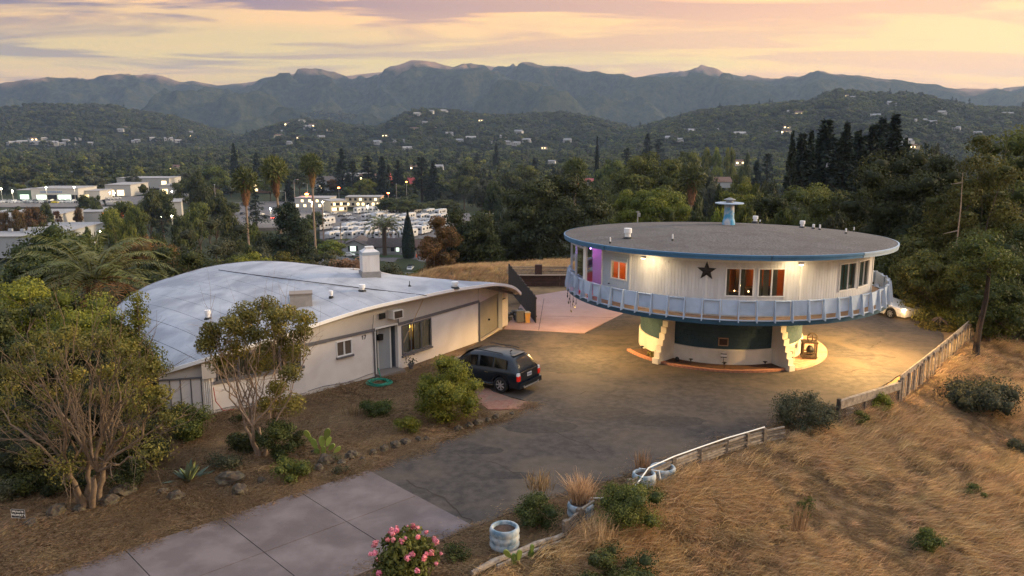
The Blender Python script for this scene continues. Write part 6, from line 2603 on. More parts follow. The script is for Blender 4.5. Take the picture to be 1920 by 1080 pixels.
# dealership
t = gable_house('long white car showroom with glass front on the far left', 60, 148, 377, 26, 8.2, 0, M_whitew, M_rooflt, [(.22, .6, 7, 3.6, M_wincool), (.45, .6, 9, 3.6, M_windk), (.70, .6, 9, 3.6, M_wincool), (.92, .6, 4, 3.6, M_windk)], name='car_showroom', flat=True, cat='showroom')
m = MB()
for k_ in range(12):
 m.box(-9 + k_ * 1.25, -.2, 6.2, .8, .1, .9)
m.build('sign_lettering', mat('faded_blue_letters', (0.12, 0.22, 0.42), rough=.5), t)
gable_house('lower flat roofed right end of the car showroom', 149, 188, 375, 18, 6, 0, M_whitew, M_rooflt, [(.3, .6, 5, 3, M_winlit)], name='car_showroom', flat=True, cat='showroom')
gable_house('green glazed left part of the car showroom', 34, 60, 376, 18, 7, 0, mat('green_glazing', (.10, .17, .12), rough=.3), M_rooflt, [(.5, 1, 6, 3, M_wincool)], name='car_showroom', flat=True, cat='showroom')
gable_house('white workshop with two floodlit doors beyond the showroom', 198, 246, 368, 30, 8, 0, M_whitew, M_rooflt, [(.25, .5, 4, 4, M_winlit), (.6, .5, 5, 4, M_winlit)], name='workshop', flat=True, cat='workshop')
gable_house('long pale workshop with a bright wall lamp right of the umbrella pine', 300, 352, 366, 25, 7, 0, M_whitew, M_rooflt, [(.2, .5, 4, 4, M_winlit)], name='workshop', flat=True, cat='workshop')
gable_house('upper white flat roof stepping behind the workshop', 220, 318, 353, 25, 8, 0, M_whitew, M_rooflt, [(.9, 2, 4, 4, M_winlit)], name='workshop', flat=True, cat='workshop')
gable_house('white box building with two lit lamps among the left trees', 294, 340, 411, 30, 9, 0, M_whitew, M_rooflt, [(.25, 1, 1.5, 3, M_windk), (.75, 1, 1.5, 3, M_windk)], name='box_building', flat=True, cat='building', rz=.35)
t = gable_house('small white building with a broad orange fascia among the left trees', 150, 219, 424, 26, 7, 0, M_whitew, M_rooflt, [(.9, 1, 3, 2, M_winlit)], name='orange_trimmed_shop', flat=True, cat='shop', rz=.15)
m = MB()
m.box(7.5, -.25, 5.5, 10, .3, 2.6)
m.build('fascia_band', M_orange, t)
t = gable_house('big grey flat industrial roof at the left edge with an orange sign band', -60, 92, 484, 48, 8, 0, M_greyw, M_rooflt, [], name='warehouse', flat=True, cat='warehouse', rz=.03)
m = MB()
for k_ in range(8):
 m.box(-8 + k_ * 2.6, 8 + (k_ * 5) % 11, 9.2, 1.4, 1.2, 1.1)
m.build('roof_unit', M_greyw, t)
t = gable_house('far industrial building with orange and red sign strips at the left edge', -60, 88, 447, 40, 9, 0, M_whitew, M_rooflt, [], name='warehouse', flat=True, cat='warehouse', rz=.10)
m = MB()
m.box(14, -.3, 7.9, 12, .3, 1.1)
m.box(-12, -.3, 7.9, 18, .3, .5)
m.build('sign_band', M_orange, t)
m = MB()
for k_ in range(22):
 m.beam((-22 + k_ * 2.1, -1.2, 4), (-22 + k_ * 2.1, -1.2, 8.6), .18, .18)
 m.beam((-22 + k_ * 2.1, -1.2, 4), (-20 + k_ * 2.1, -1.2, 8.4), .12, .12)
m.beam((-22, -1.2, 8.6), (24, -1.2, 8.6), .25, .25)
m.build('truss_fence', M_rooflt, t)
gable_house('pale house wall glimpsed under the big dark oak', 918, 945, 442, 12, 3.2, 2.6, M_greyw, M_roofdk, [(.3, 1, 2, 1.6, M_winlit), (.8, 1, 1.4, 1.4, M_wincool)], z=H(0, 250) if False else VALLEY + 4)
gable_house('long brown roofed building between trees right of the bright green tree', 1330, 1372, 352, 14, 4, 2.5, M_greyw, M_roofbr, [], z=VALLEY + 12)
gable_house('white-walled house glimpsed above the roof chimney', 1302, 1318, 322, 14, 6, 2, M_whitew, M_roofdk, [(.5, 2, 2, 2, M_winlit)], z=VALLEY + 10)
gable_house('low white building beyond the fan palm', 1094, 1118, 350, 14, 4, 1.5, M_whitew, M_redroof, [], z=VALLEY + 8)

# ---- campers in the lot
def make_camper(kind, label):
 t = thing('camper_van' if kind else 'travel_trailer', label, 'camper')
 L_, W_, Hh = (7.5, 2.4, 3.0) if kind else (8.5, 2.5, 3.1)
 m = MB()
 if kind:
  vs = []
  prof = [(-L_ / 2, .5), (-L_ / 2, Hh), (L_ / 2 - 1.9, Hh), (L_ / 2 - .6, Hh - .1), (L_ / 2 - .5, 2.3), (L_ / 2 - 1.0, 2.1), (L_ / 2 - .9, 1.5), (L_ / 2 + .2, 1.3), (L_ / 2 + .3, .5)]
 else:
  prof = [(-L_ / 2, .6), (-L_ / 2 - .15, 1.4), (-L_ / 2 + .2, Hh), (L_ / 2 - .5, Hh), (L_ / 2, Hh - .9), (L_ / 2 - .3, .6)]
 n_ = len(prof)
 vs = [(x, -W_ / 2, z) for x, z in prof] + [(x, W_ / 2, z) for x, z in prof]
 m.add(vs, [tuple(range(n_))[::-1], tuple(range(n_, 2 * n_))] + [(i, (i + 1) % n_, n_ + (i + 1) % n_, n_ + i) for i in range(n_)])
 m.build('body', mat('white_camper_shell', (0.60, 0.60, 0.61), (0.50, 0.50, 0.52), scale=.6, rough=.5), t)
 for s in (-1, 1):
  for xx in (-2.4, 0.2, 2.0):
   m = MB()
   m.box(xx, s * (W_ / 2 + .02), 2.0, 1.1, .04, .7)
   m.build('window', M_windk, t)
  m = MB()
  m.box(0, s * (W_ / 2 + .03), 1.2, L_ * .8, .03, .18)
  m.build('stripe', M_greyw, t)
  for xx in ((-2.2, 2.8) if kind else (-.5, .5)):
   m = MB()
   m.tube([(xx, s * (W_ / 2 - .2), .42), (xx, s * (W_ / 2 + .03), .42)], .42, 12)
   m.build('wheel', M_tyre2, t)
 m = MB()
 m.box(-.5, 0, Hh + .15, 1.0, .9, .3)
 m.box(2, 0, Hh + .08, .5, .5, .16)
 m.build('roof_unit', M_greyw, t)
 m = MB()
 m.box(-L_ / 2 - .05, 0, 2.0, .1, 1.3, .7)
 m.build('rear_window', M_windk, t)
 return remember(t)

M_tyre2 = mat('dark_tyre', (0.02, 0.02, 0.02), rough=.9)
cg = 'white campers parked in rows in the storage lot'
cp = [make_camper(1, 'white motorhome parked in the crowded storage lot in the valley'), make_camper(0, 'white travel trailer parked in the crowded storage lot in the valley')]
for c_ in cp:
 c_['group'] = cg
spots = []
for (py, x0, x1, st_) in ((447, 622, 790, 15), (438, 640, 800, 14.5), (430, 655, 830, 14), (421, 668, 850, 13.5), (413, 690, 860, 13), (404, 738, 835, 13)):
 x = x0
 while x < x1:
  spots.append((x + random.uniform(-2, 2), py + random.uniform(-1, 1)))
  x += st_ * random.uniform(1.25, 1.9)
spots += [(645, 449), (608, 431), (612, 422), (606, 412), (676, 400), (690, 399), (703, 399), (715, 399)]
fst = [True, True]
RW_ = ['the nearest row', 'the second nearest row', 'the third row', 'the fourth row', 'the fifth row', 'the farthest row']
for i, (px, py) in enumerate(spots):
 if 640 < px < 690 and 402 < py < 424:
  continue
 k_ = (i * 7) % 3 != 0
 p = at(px, py, VT)
 az = R(random.choice([64, 68, 60, 245]) + random.uniform(-4, 4))
 if fst[int(not k_)]:
  fst[int(not k_)] = False
  o = cp[int(not k_)]
  o.location = p
  o.rotation_euler = (0, 0, az)
 else:
  copy_tree(cp[int(not k_)], p, az, random.uniform(1.1, 1.35), '%s parked in %s of the storage lot' % (('white motorhome', 'white travel trailer')[int(not k_)], RW_[min(5, max(0, int((452 - py) / 8)))] + ', ' + ('left end', 'middle', 'right end')[min(2, max(0, int((px - 610) / 85)))]))

# ---- small cars
def make_small_car(color, cname, label):
 t = thing('parked_car', label, 'car', group='cars parked in the valley')
 m = MB()
 prof = [(-2.2, .35), (-2.25, .85), (-1.9, .98), (-1.3, 1.45), (.5, 1.45), (1.15, 1.0), (2.1, .85), (2.25, .6), (2.2, .35)]
 n_ = len(prof)
 vs = [(x, -.88 + (.14 if z > 1.2 else 0), z) for x, z in prof] + [(x, .88 - (.14 if z > 1.2 else 0), z) for x, z in prof]
 m.add(vs, [tuple(range(n_))[::-1], tuple(range(n_, 2 * n_))] + [(i, (i + 1) % n_, n_ + (i + 1) % n_, n_ + i) for i in range(n_)])
 m.build('body', mat(cname, color, rough=.3, coat=.4), t)
 for s in (-1, 1):
  m = MB()
  m.add([(-1.6, s * .86, 1.02), (.95, s * .86, 1.02), (.45, s * .78, 1.38), (-1.2, s * .78, 1.38)], [(0, 1, 2, 3)])
  m.build('window', M_windk, t)
  for xx in (-1.35, 1.4):
   m = MB()
   m.tube([(xx, s * .65, .33), (xx, s * .90, .33)], .33, 10)
   m.build('wheel', M_tyre2, t)
 m = MB()
 m.add([(1.17, -.72, 1.04), (1.17, .72, 1.04), (.56, .66, 1.44), (.56, -.66, 1.44)], [(0, 1, 2, 3)])
 m.add([(-1.92, -.72, 1.04), (-1.92, .72, 1.04), (-1.36, .66, 1.44), (-1.36, -.66, 1.44)], [(3, 2, 1, 0)])
 m.build('windscreen', M_windk, t)
 return remember(t)

kinds = [make_small_car((0.7, 0.7, 0.7), 'white_car_coat', 'white car in the rows of parked cars down in the valley'), make_small_car((0.05, 0.055, 0.07), 'dark_car_coat', 'dark car in the rows of parked cars down in the valley'),
  make_small_car((0.32, 0.33, 0.35), 'silver_car_coat', 'silver car in the rows of parked cars down in the valley'), make_small_car((0.35, 0.03, 0.03), 'red_car_coat', 'dark red car in the drive of the white garage'),
  make_small_car((0.80, 0.62, 0.02), 'yellow_car_coat', 'yellow car at the front of the showroom row')]
usedc = [False] * 5

def small_car(k_, px, py, az, label=None, z=None):
 p = at(px, py, VT if z is None else z)
 if not usedc[k_]:
  usedc[k_] = True
  o = kinds[k_]
  o.location = p
  o.rotation_euler = (0, 0, az)
  if label:
   o['label'] = label
 else:
  o = copy_tree(kinds[k_], p, az, None, label)
 return o

rc_ = random.Random(3)
small_car(4, 103, 381, 0)
small_car(3, 793, 479.5, R(80))
for k_ in range(26):
 px = -5 + k_ * 7.2 + rc_.uniform(-1, 1)
 if abs(px - 103) < 5:
  continue
 small_car(rc_.choice([0, 0, 1, 2]), px, 380.5 + rc_.uniform(-.4, .4), R(rc_.uniform(-10, 10)))
for k_ in range(16):
 small_car(rc_.choice([0, 0, 1, 2]), 8 + k_ * 10, 377.6, R(rc_.uniform(60, 90)))
for (px, py, k_) in ((205, 373, 0), (213, 374, 2), (221, 373, 0), (300, 372, 0), (310, 372, 1), (322, 371, 2), (335, 371, 0), (490, 404, 0), (500, 408, 1), (470, 410, 2), (455, 402, 1), (560, 410, 2), (640, 407, 1), (652, 404, 0), (628, 402, 2), (660, 411, 0), (646, 414, 1)):
 small_car(k_, px, py, R(rc_.uniform(0, 90)))
for (px, py) in ((512, 410), (529, 407)):
 o = small_car(1, px, py, R(100), 'dark car with glowing red tail lights driving on the valley road')
 m = MB()
 for s in (-.6, .6):
  m.box(-2.27, s, .8, .12, .42, .3)
 m.build('tail_light', mat('glowing_tail', (1, .05, .03), emit=(1, .05, .03), estr=12), o)
o = small_car(0, 770, 506, R(85), 'white pickup-like vehicle with a black roof rack beside the golden field')
m = MB()
m.box(.2, 0, 1.6, 2.2, 1.7, .14)
m.build('roof_rack', M_windk, o)
small_car(2, 925, 494, R(40), 'silver car half hidden by trees at the edge of the golden field', z=VT)
small_car(0, 665 - 10, 481, R(5), 'white car parked under bushes beside the street')
t = thing('traffic_cone', 'orange traffic cone on the white garage drive', 'cone', tuple(at(781, 482, VT)))
m = MB()
m.lathe([(.35, 0), (.35, .08), (.25, .08), (.06, 1.3), (.01, 1.3)], 0, 0, 10)
m.build('cone', M_orange, t)

# ---- lamps, poles
def street_lamp(px, py_top, Y, label, lit=True, arm=0.0, group='street lamps in the valley', watts=0, r_=.42, glow=None):
 top = aty(px, py_top, Y)
 zb = Hs(top.x, Y)
 t = thing('street_lamp', label, 'street lamp', (top.x, Y, zb), group=group)
 h = top.z - zb
 m = MB()
 m.tube([(0, 0, 0), (0, 0, h)], [.16, .10], 8)
 if arm:
  m.tube([(0, 0, h), (arm * .5, 0, h + .5), (arm, 0, h + .5)], .08, 6)
 m.build('pole', M_pole, t)
 m = MB()
 hx = arm
 hz = h + (.5 if arm else 0)
 m.lathe([(.02, hz - r_ * .5), (r_, hz - r_ * .3), (r_, hz + r_ * .25), (.02, hz + r_ * .5)], hx, 0, 12)
 m.build('lamp_head', (glow or M_lamp) if lit else M_greyw, t)
 if watts:
  point_light('street_light', (top.x + hx, Y - .8, top.z - .6), watts, (1.0, .86, .60), .4)

for (px, py, Y, w, lab) in ((23, 358, 548, 20000, 'very bright lamp by the left end of the car showroom'), (86, 351, 545, 14000, 'bright lamp before the middle of the car showroom'), (139, 351, 545, 14000, 'bright lamp at the right end of the car showroom'),
      (2, 354, 545, 9000, 'bright lamp at the very left edge of the valley'), (206, 361, 560, 9000, 'left of two floodlamps at the white workshop'), (214, 362, 560, 9000, 'right of two floodlamps at the white workshop'), (322, 359, 570, 7000, 'floodlamp on the long pale workshop'),
      (585, 379, 470, 16000, 'left of the twin bright lamps before the motel'), (605, 379, 465, 16000, 'right of the twin bright lamps before the motel'), (689, 386, 470, 12000, 'bright lamp behind the parked campers'), (507, 391, 440, 14000, 'bright lamp over the road crossing'),
      (188, 434, 300, 3000, 'lamp glowing through dark trees below the orange trimmed shop'), (302, 406, 372, 2000, 'left wall lamp of the white box building'), (322, 405, 375, 2000, 'right wall lamp of the white box building')):
 street_lamp(px, py, Y, lab, watts=w * .06, r_=.42 if w > 8000 else .32)
for (px, py, Y, arm, lab) in ((352, 350, 430, 3, 'unlit curved street lamp right of the umbrella pine'), (402, 346, 420, 0, 'pale unlit lamp post among the left trees'), (551, 338, 520, 2.5, 'unlit post rising behind the fan palms'), (576, 345, 520, -2.5, 'unlit curved lamp by the orange signal'),
       (743, 345, 540, 0, 'pale unlit lamp post right of the chapel'), (535, 360, 480, -3, 'unlit lamp leaning over the road'), (105, 350, 540, 0, 'white flagpole before the car showroom'), (70, 352, 540, 0, 'white pole left of the showroom lettering')):
 street_lamp(px, py, Y, lab, lit=False, arm=arm)
for (px, py, Y, lab, r_) in ((575, 364, 520, 'orange glowing signal below the curved lamp', 1.1), (635, 352, 560, 'small red signal before the apartments', .8), (728, 362, 530, 'orange light at the chapel foot', .7), (762, 341, 520, 'small red light on the red roofed house', .5)):
 street_lamp(px, py, Y, lab, r_=r_, glow=M_lampo, group='coloured signals in the valley')
# utility pole
for (px, py, Y, lab) in ((638, 418, 322, 'brown wooden utility pole beside the grey house'), (918, 395, 230, 'wooden utility pole left of the big oak'), (1196, 396, 112, 'short pole with a white box behind the round roof'), (604, 385, 330, 'tall slim wooden pole in front of the motel')):
 top = aty(px, py, Y)
 zb = Hs(top.x, Y)
 t = thing('utility_pole', lab, 'utility pole', (top.x, Y, zb))
 m = MB()
 h = top.z - zb
 m.tube([(0, 0, 0), (0, 0, h)], [.2, .14] if Y > 150 else [.1, .08], 8)
 m.build('pole', mat('brown_utility_wood', (0.16, 0.10, 0.07), rough=.9) if Y > 150 else M_pole, t)
 m = MB()
 if Y > 150:
  m.box(0, 0, h - .8, 2.4, .15, .15)
 else:
  m.box(.18, 0, h - .5, .35, .25, .5)
  m.box(0, 0, h - .1, .5, .1, .1)
 m.build('crossarm' if Y > 150 else 'box', M_pole, t)

# ---- houses scattered over the foothills
def on_hill(name, px, py):
 az, tt, X, Y, Z = HILLS[name]
 aa = math.atan((px - 960) / (FPX / math.cos(PITCH)))
 i = int(np.clip(np.searchsorted(az, aa), 0, len(az) - 1))
 for j in range(4, len(tt)):
  if proj((X[i, j], Y[i, j], Z[i, j]))[1] <= py:
   return Vector((X[i, j], Y[i, j], Z[i, j]))
 return None

HS_ = [('left_foothills', [(118, 272), (142, 268), (247, 267), (255, 272), (283, 266), (292, 268), (312, 265), (330, 270), (232, 243), (225, 258), (276, 285), (298, 281), (373, 248), (383, 262), (40, 265), (58, 264), (20, 272), (10, 274), (35, 276), (60, 279), (165, 273), (115, 290), (128, 292),
      (90, 305), (92, 312), (105, 285), (18, 296), (30, 298), (352, 252), (370, 284), (68, 288), (360, 257), (340, 282), (75, 266)]),
 ('central_foothills', [(543, 228), (566, 230), (585, 238), (540, 236), (573, 244), (587, 246), (614, 247), (520, 258), (540, 274), (597, 223), (718, 258), (742, 270), (748, 271), (705, 272), (780, 217), (805, 214), (832, 212), (796, 233), (808, 240), (773, 246), (898, 228), (862, 270), (878, 269),
       (920, 269), (950, 272), (972, 256), (967, 275), (985, 268), (842, 262), (530, 250), (1060, 268), (760, 288), (940, 258), (600, 262), (560, 262)]),
 ('right_foothills', [(1576, 182), (1590, 187), (1480, 215), (1494, 219), (1668, 199), (1470, 252), (1452, 253), (1475, 248), (1727, 235), (1740, 240), (1708, 232), (1322, 217), (1260, 266), (1272, 270), (1254, 268), (1850, 216), (1885, 219), (1385, 260), (1290, 252), (1340, 250), (1760, 222), (1790, 245), (1635, 225), (1830, 255)])]
HOUSE_SPOTS = []

def tiny_house(label, lit):
 t = thing('hill_house', label, 'house', group='pale houses scattered over the wooded foothills')
 m = MB()
 m.box(0, 0, 2, 17, 9, 7)
 m.box(6, -5, 1.5, 7, 5, 6)
 m.build('wall', M_whitew if not lit else M_cream, t)
 m = MB()
 for s in (-1, 1):
  m.add([(-9, s * 5, 5.4), (9, s * 5, 5.4), (9, 0, 8), (-9, 0, 8)], [(0, 1, 2, 3)])
  m.add([(6 + s * 4, -8, 4.3), (6 + s * 4, -2, 4.3), (6, -2, 6.6), (6, -8, 6.6)], [(0, 1, 2, 3)])
 m.add([(-8.6, -4.6, 5.4), (-8.6, 4.6, 5.4), (-8.6, 0, 7.9)], [(0, 1, 2)])
 m.build('roof', M_roofbr if lit else M_rooflt, t)
 for k_ in range(3):
  m = MB()
  m.box(-6.5 + k_ * 4, -4.55, 3, 2, .15, 1.8)
  m.build('window', (mat('hill_window_glow', (1, .7, .3), emit=(1.0, .72, .34), estr=7) if lit and k_ != 1 else M_windk), t)
 return remember(t)

ths = [tiny_house('pale house showing through the trees of a wooded foothill', False), tiny_house('house with warm lit windows on a wooded foothill', True)]
uh = [False, False]
rh2 = random.Random(9)
for nm_, lst in HS_:
 for (px, py) in lst:
  p = on_hill(nm_, px, py + 2)
  if p is None:
   continue
  k_ = 1 if rh2.random() < .3 else 0
  s = rh2.uniform(.7, 1.15)
  HOUSE_SPOTS.append((p.x, p.y))
  if not uh[k_]:
   uh[k_] = True
   o = ths[k_]
  else:
   o = copy_tree(ths[k_])
  us_ = [q_[0] for q_ in lst]
  vs_ = [q_[1] for q_ in lst]
  fu_, fv_ = (px - min(us_)) / (max(us_) - min(us_)), (py - min(vs_)) / (max(vs_) - min(vs_))
  o['label'] = ('pale house', 'house with warm lit windows')[k_] + ' ' + ('high', 'halfway', 'low')[min(2, int(fv_ * 3))] + ' on the ' + nm_.replace('_', ' ') + ', ' + ('far left end', 'left of centre', 'middle', 'right of centre', 'far right end')[min(4, int(fu_ * 5))]
  o.location = (p.x, p.y, p.z + 2)
  o.rotation_euler = (0, 0, rh2.uniform(-.5, .5) - math.atan2(p.x, p.y))
  o.scale = (s, s, s)
# valley roofs and lights glimpsed between the trees
ug = False
for (px, py, Y) in ((55, 300, 1200), (80, 308, 1000), (120, 262 + 30, 1500), (690, 330, 640), (590, 300, 1000), (740, 290, 1400), (1000, 262 + 20, 1700), (860, 300, 1200), (1020, 275, 1500), (1035, 300, 1000), (390, 300, 1300), (330, 312, 900), (470, 300, 1100), (1150, 290, 1300),
     (1230, 270, 1500), (1390, 300, 700), (1700, 262, 900), (1712, 270, 800), (1560, 300, 600), (640, 300, 1100), (780, 312, 900), (955, 300, 1200), (70, 330, 800), (130, 322, 800), (300, 322, 900), (240, 300, 1300), (890, 325, 800), (820, 312, 900)):
 q = aty(px, py, Y)
 k_ = 1 if rh2.random() < .45 else 0
 copy_tree(ths[k_], (q.x, Y, q.z - 4), rh2.uniform(-.4, .4), rh2.uniform(.5, .8), 'pale roof glimpsed between the trees of the valley floor' if not k_ else 'small lit house glimpsed between the trees of the valley floor', 'roofs glimpsed between valley trees')
 HOUSE_SPOTS.append((q.x, Y))
# mast on the mountain
az_, tt_, X_, Y_, Z_ = HILLS['mountains']
q = hill_point('mountains', 773, 0.0)
t = thing('radio_mast', 'tiny radio mast on the highest grassy mountain top', 'mast', tuple(q))
m = MB()
m.tube([(0, 0, -5), (0, 0, 42)], [1.2, .6], 6)
m.build('mast', M_pole, t)
# ================================================================== TREES AND PLANTS
M_bark = mat('grey_brown_bark', (0.13, 0.095, 0.070), (0.065, 0.045, 0.035), scale=6, rough=0.95, bump=0.02, bscale=14, stretch=(2, 2, .6))
M_barkpale = mat('pale_tan_bark', (0.34, 0.25, 0.185), (0.20, 0.145, 0.105), scale=6, rough=0.9, bump=0.01, bscale=14)
M_barktan = mat('tan_bark', (0.21, 0.150, 0.100), (0.12, 0.085, 0.058), scale=6, rough=0.9, bump=0.01, bscale=14)
M_barkdk = mat('dark_bark', (0.045, 0.032, 0.026), (0.025, 0.018, 0.015), scale=5, rough=0.95)
L_dark = leafmat('dark_oak_leaf', (0.015, 0.026, 0.008), (0.100, 0.112, 0.028), rough=0.7, tr=0.18)
L_mid = leafmat('mid_green_leaf', (0.025, 0.040, 0.009), (0.155, 0.165, 0.034), rough=0.65, tr=0.25)
L_bright = leafmat('bright_green_leaf', (0.055, 0.080, 0.010), (0.290, 0.290, 0.040), rough=0.6, tr=0.3)
L_olive = leafmat('olive_gold_leaf', (0.060, 0.056, 0.014), (0.175, 0.160, 0.034), (0.34, 0.25, 0.05), rough=0.6, tr=0.3)
L_conif = leafmat('conifer_needle', (0.008, 0.017, 0.010), (0.036, 0.050, 0.026), rough=0.8, tr=0.1)
L_cedar = leafmat('cedar_needle', (0.030, 0.038, 0.009), (0.140, 0.130, 0.030), rough=0.8, tr=0.2)
L_oak = leafmat('deep_oak_leaf', (0.008, 0.014, 0.005), (0.062, 0.070, 0.020), rough=.7, tr=.15)
L_autumn = leafmat('rusty_leaf', (0.050, 0.040, 0.014), (0.175, 0.085, 0.035), rough=0.7, tr=0.25)
L_dry = leafmat('dry_grass_blade', (0.30, 0.190, 0.090), (0.72, 0.50, 0.27), (0.84, 0.62, 0.38), rough=0.8, tr=0.35)
L_brown = leafmat('brown_grass_blade', (0.14, 0.092, 0.050), (0.42, 0.285, 0.155), rough=0.9, tr=0.3)
L_straw = leafmat('straw_litter', (0.12, 0.076, 0.042), (0.36, 0.235, 0.125), rough=0.9, tr=0.2)
L_dead = leafmat('dead_frond', (0.14, 0.075, 0.036), (0.38, 0.21, 0.10), rough=0.85, tr=0.2)
L_palm = leafmat('palm_frond_leaf', (0.030, 0.048, 0.012), (0.190, 0.190, 0.050), rough=0.5, tr=0.2)
L_grey = leafmat('grey_green_leaf', (0.030, 0.038, 0.022), (0.125, 0.125, 0.070), rough=0.8, tr=0.2)
L_agave = leafmat('agave_leaf', (0.045, 0.075, 0.052), (0.13, 0.17, 0.11), (0.22, 0.25, 0.08), rough=0.5, tr=0.0)

def clumps(rng, rx, ry, rz, cz, k, shape='round', rc=0.30):
 """clump centres spread through a crown"""
 out = []
 while len(out) < k:
  p = rng.uniform(-1, 1, 3)
  d = np.linalg.norm(p)
  if d > 1 or d < 0.35:
   continue
  if shape == 'cone':
   if abs(p[0]) > (1 - p[2]) / 2 or abs(p[1]) > (1 - p[2]) / 2:
    continue
  if shape == 'dome' and p[2] < -0.45:
   continue
  if shape == 'vase' and np.hypot(p[0], p[1]) > 0.35 + 0.65 * (p[2] + 1) / 1.6:
   continue
  if any(np.linalg.norm((np.array(q[:3]) - p)) < rc * 0.55 for q in out):
   if rng.random() < 0.7:
    continue
  out.append(p)
 C = np.array(out) * [rx, ry, rz] + [0, 0, cz]
 return C

def crown_mesh(name, rng, C, rcl, n_each, size, material, tints=None, flat=0.75, core=0.6, up=0.35, droop=0.0, spread=0.5):
 """leaves on and inside the clumps + a few hidden inner masses"""
 Vs, Qs, Ts = [], [], []
 off = 0
 K_ = len(C)
 for i, c in enumerate(C):
  r_ = rcl * rng.uniform(0.7, 1.25)
  d = unit(rng.normal(size=(n_each, 3)) + [0, 0, up])
  rad = r_ * (1 - spread * rng.random(n_each) ** 1.6)
  P = c + d * rad[:, None] * [1, 1, flat]
  P[:, 2] -= droop * rng.random(n_each) * r_
  nn = d + rng.normal(size=(n_each, 3)) * 0.55
  V_, Q_ = leaf_quads(P, nn, size * rng.uniform(0.6, 1.3, n_each), 1.9, rng)
  base = rng.uniform(0.15, 0.75) if tints is None else tints[i]
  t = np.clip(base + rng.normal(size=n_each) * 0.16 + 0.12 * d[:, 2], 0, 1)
  Vs.append(V_)
  Qs.append(Q_ + off)
  off += len(V_)
  Ts.append(t)
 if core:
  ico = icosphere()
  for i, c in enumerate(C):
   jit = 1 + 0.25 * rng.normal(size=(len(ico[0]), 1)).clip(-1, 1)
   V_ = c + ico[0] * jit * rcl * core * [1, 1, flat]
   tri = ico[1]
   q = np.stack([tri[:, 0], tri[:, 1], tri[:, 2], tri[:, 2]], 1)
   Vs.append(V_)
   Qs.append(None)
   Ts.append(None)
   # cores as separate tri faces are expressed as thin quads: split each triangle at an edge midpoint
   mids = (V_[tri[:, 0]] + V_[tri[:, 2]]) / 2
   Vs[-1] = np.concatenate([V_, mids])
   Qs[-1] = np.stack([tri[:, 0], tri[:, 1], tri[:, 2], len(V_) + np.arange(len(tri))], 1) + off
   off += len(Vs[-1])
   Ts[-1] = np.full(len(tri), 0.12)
 return fast_mesh(name, np.concatenate(Vs), np.concatenate(Qs), material, np.concatenate(Ts))

_ICO = None

def icosphere():
 global _ICO
 if _ICO is None:
  t = (1 + 5 ** .5) / 2
  v = unit(np.array([(-1, t, 0), (1, t, 0), (-1, -t, 0), (1, -t, 0), (0, -1, t), (0, 1, t), (0, -1, -t), (0, 1, -t), (t, 0, -1), (t, 0, 1), (-t, 0, -1), (-t, 0, 1)], float))
  f = np.array([(0, 11, 5), (0, 5, 1), (0, 1, 7), (0, 7, 10), (0, 10, 11), (1, 5, 9), (5, 11, 4), (11, 10, 2), (10, 7, 6), (7, 1, 8), (3, 9, 4), (3, 4, 2), (3, 2, 6), (3, 6, 8), (3, 8, 9), (4, 9, 5), (2, 4, 11), (6, 2, 10), (8, 6, 7), (9, 8, 1)])
  _ICO = (v, f)
 return _ICO

def limb(mb_, a, b, r0, r1, rng, bend=0.15, n=5, sides=5):
 a, b = Vector(a), Vector(b)
 L_ = (b - a).length
 pts, rr_ = [], []
 off = Vector(rng.normal(size=3)) * bend * L_ * 0.5
 off.z = abs(off.z) * 0.4
 for i in range(n + 1):
  t = i / n
  w = 4 * t * (1 - t)
  j = Vector(rng.normal(size=3)) * 0.02 * L_ * (1 if 0 < i < n else 0)
  pts.append(a.lerp(b, t) + off * w * 0.5 + j)
  rr_.append(r0 + (r1 - r0) * t)
 mb_.tube(pts, rr_, sides, cap=False)
 return pts

def trunk_mesh(name, rng, C, base_r, fork_z, material, stems=1, spread=0.0, sub=3):
 b = MB()
 fork = Vector((rng.normal() * .05, rng.normal() * .05, fork_z))
 if stems == 1:
  b.tube([(0, 0, -0.3), (0, 0, 0.1), tuple(fork * 0.5), tuple(fork)], [base_r * 1.5, base_r * 1.1, base_r * 0.9, base_r * 0.75], 8, cap=False)
  roots = [fork]
 else:
  roots = []
  for k_ in range(stems):
   a_ = 2 * PI * k_ / stems + rng.uniform(-.3, .3)
   f = Vector((math.cos(a_) * spread, math.sin(a_) * spread, fork_z * rng.uniform(.8, 1.2)))
   limb(b, (math.cos(a_) * base_r, math.sin(a_) * base_r, -0.2), f, base_r * .8, base_r * .5, rng, 0.12, 5, 7)
   roots.append(f)
 for c in C:
  c = Vector(c)
  f = min(roots, key=lambda q: (q - c).length)
  pts = limb(b, f, c, base_r * 0.38, base_r * 0.07, rng, 0.22, 5, 5)
  for s_ in range(sub):
   st_ = pts[2 + s_ % 3]
   e = st_ + (c - f) * 0.35 + Vector(rng.normal(size=3)) * (c - f).length * 0.16
   limb(b, st_, e, base_r * .10, base_r * .03, rng, 0.2, 3, 4)
 return b.mesh(name, material, smooth=True)

def broad_proto(name, seed, h=10, rx=4.5, rz=3.6, k=26, n_each=150, size=0.5, leaf=None, rcl=1.5, shape='dome', label='', cat='tree', bark=None):
 rng = np.random.default_rng(seed)
 cz = h - rz - rcl * .4
 C = clumps(rng, rx - rcl * .5, rx - rcl * .5, rz, cz, k, shape)
 t = thing(name, label, cat)
 link('trunk', trunk_mesh(name + '_trunk', rng, C[:9], 0.26, max(1.0, cz - rz * .9), bark or M_bark, sub=0), t)
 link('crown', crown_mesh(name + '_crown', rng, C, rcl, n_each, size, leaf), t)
 return remember(t)

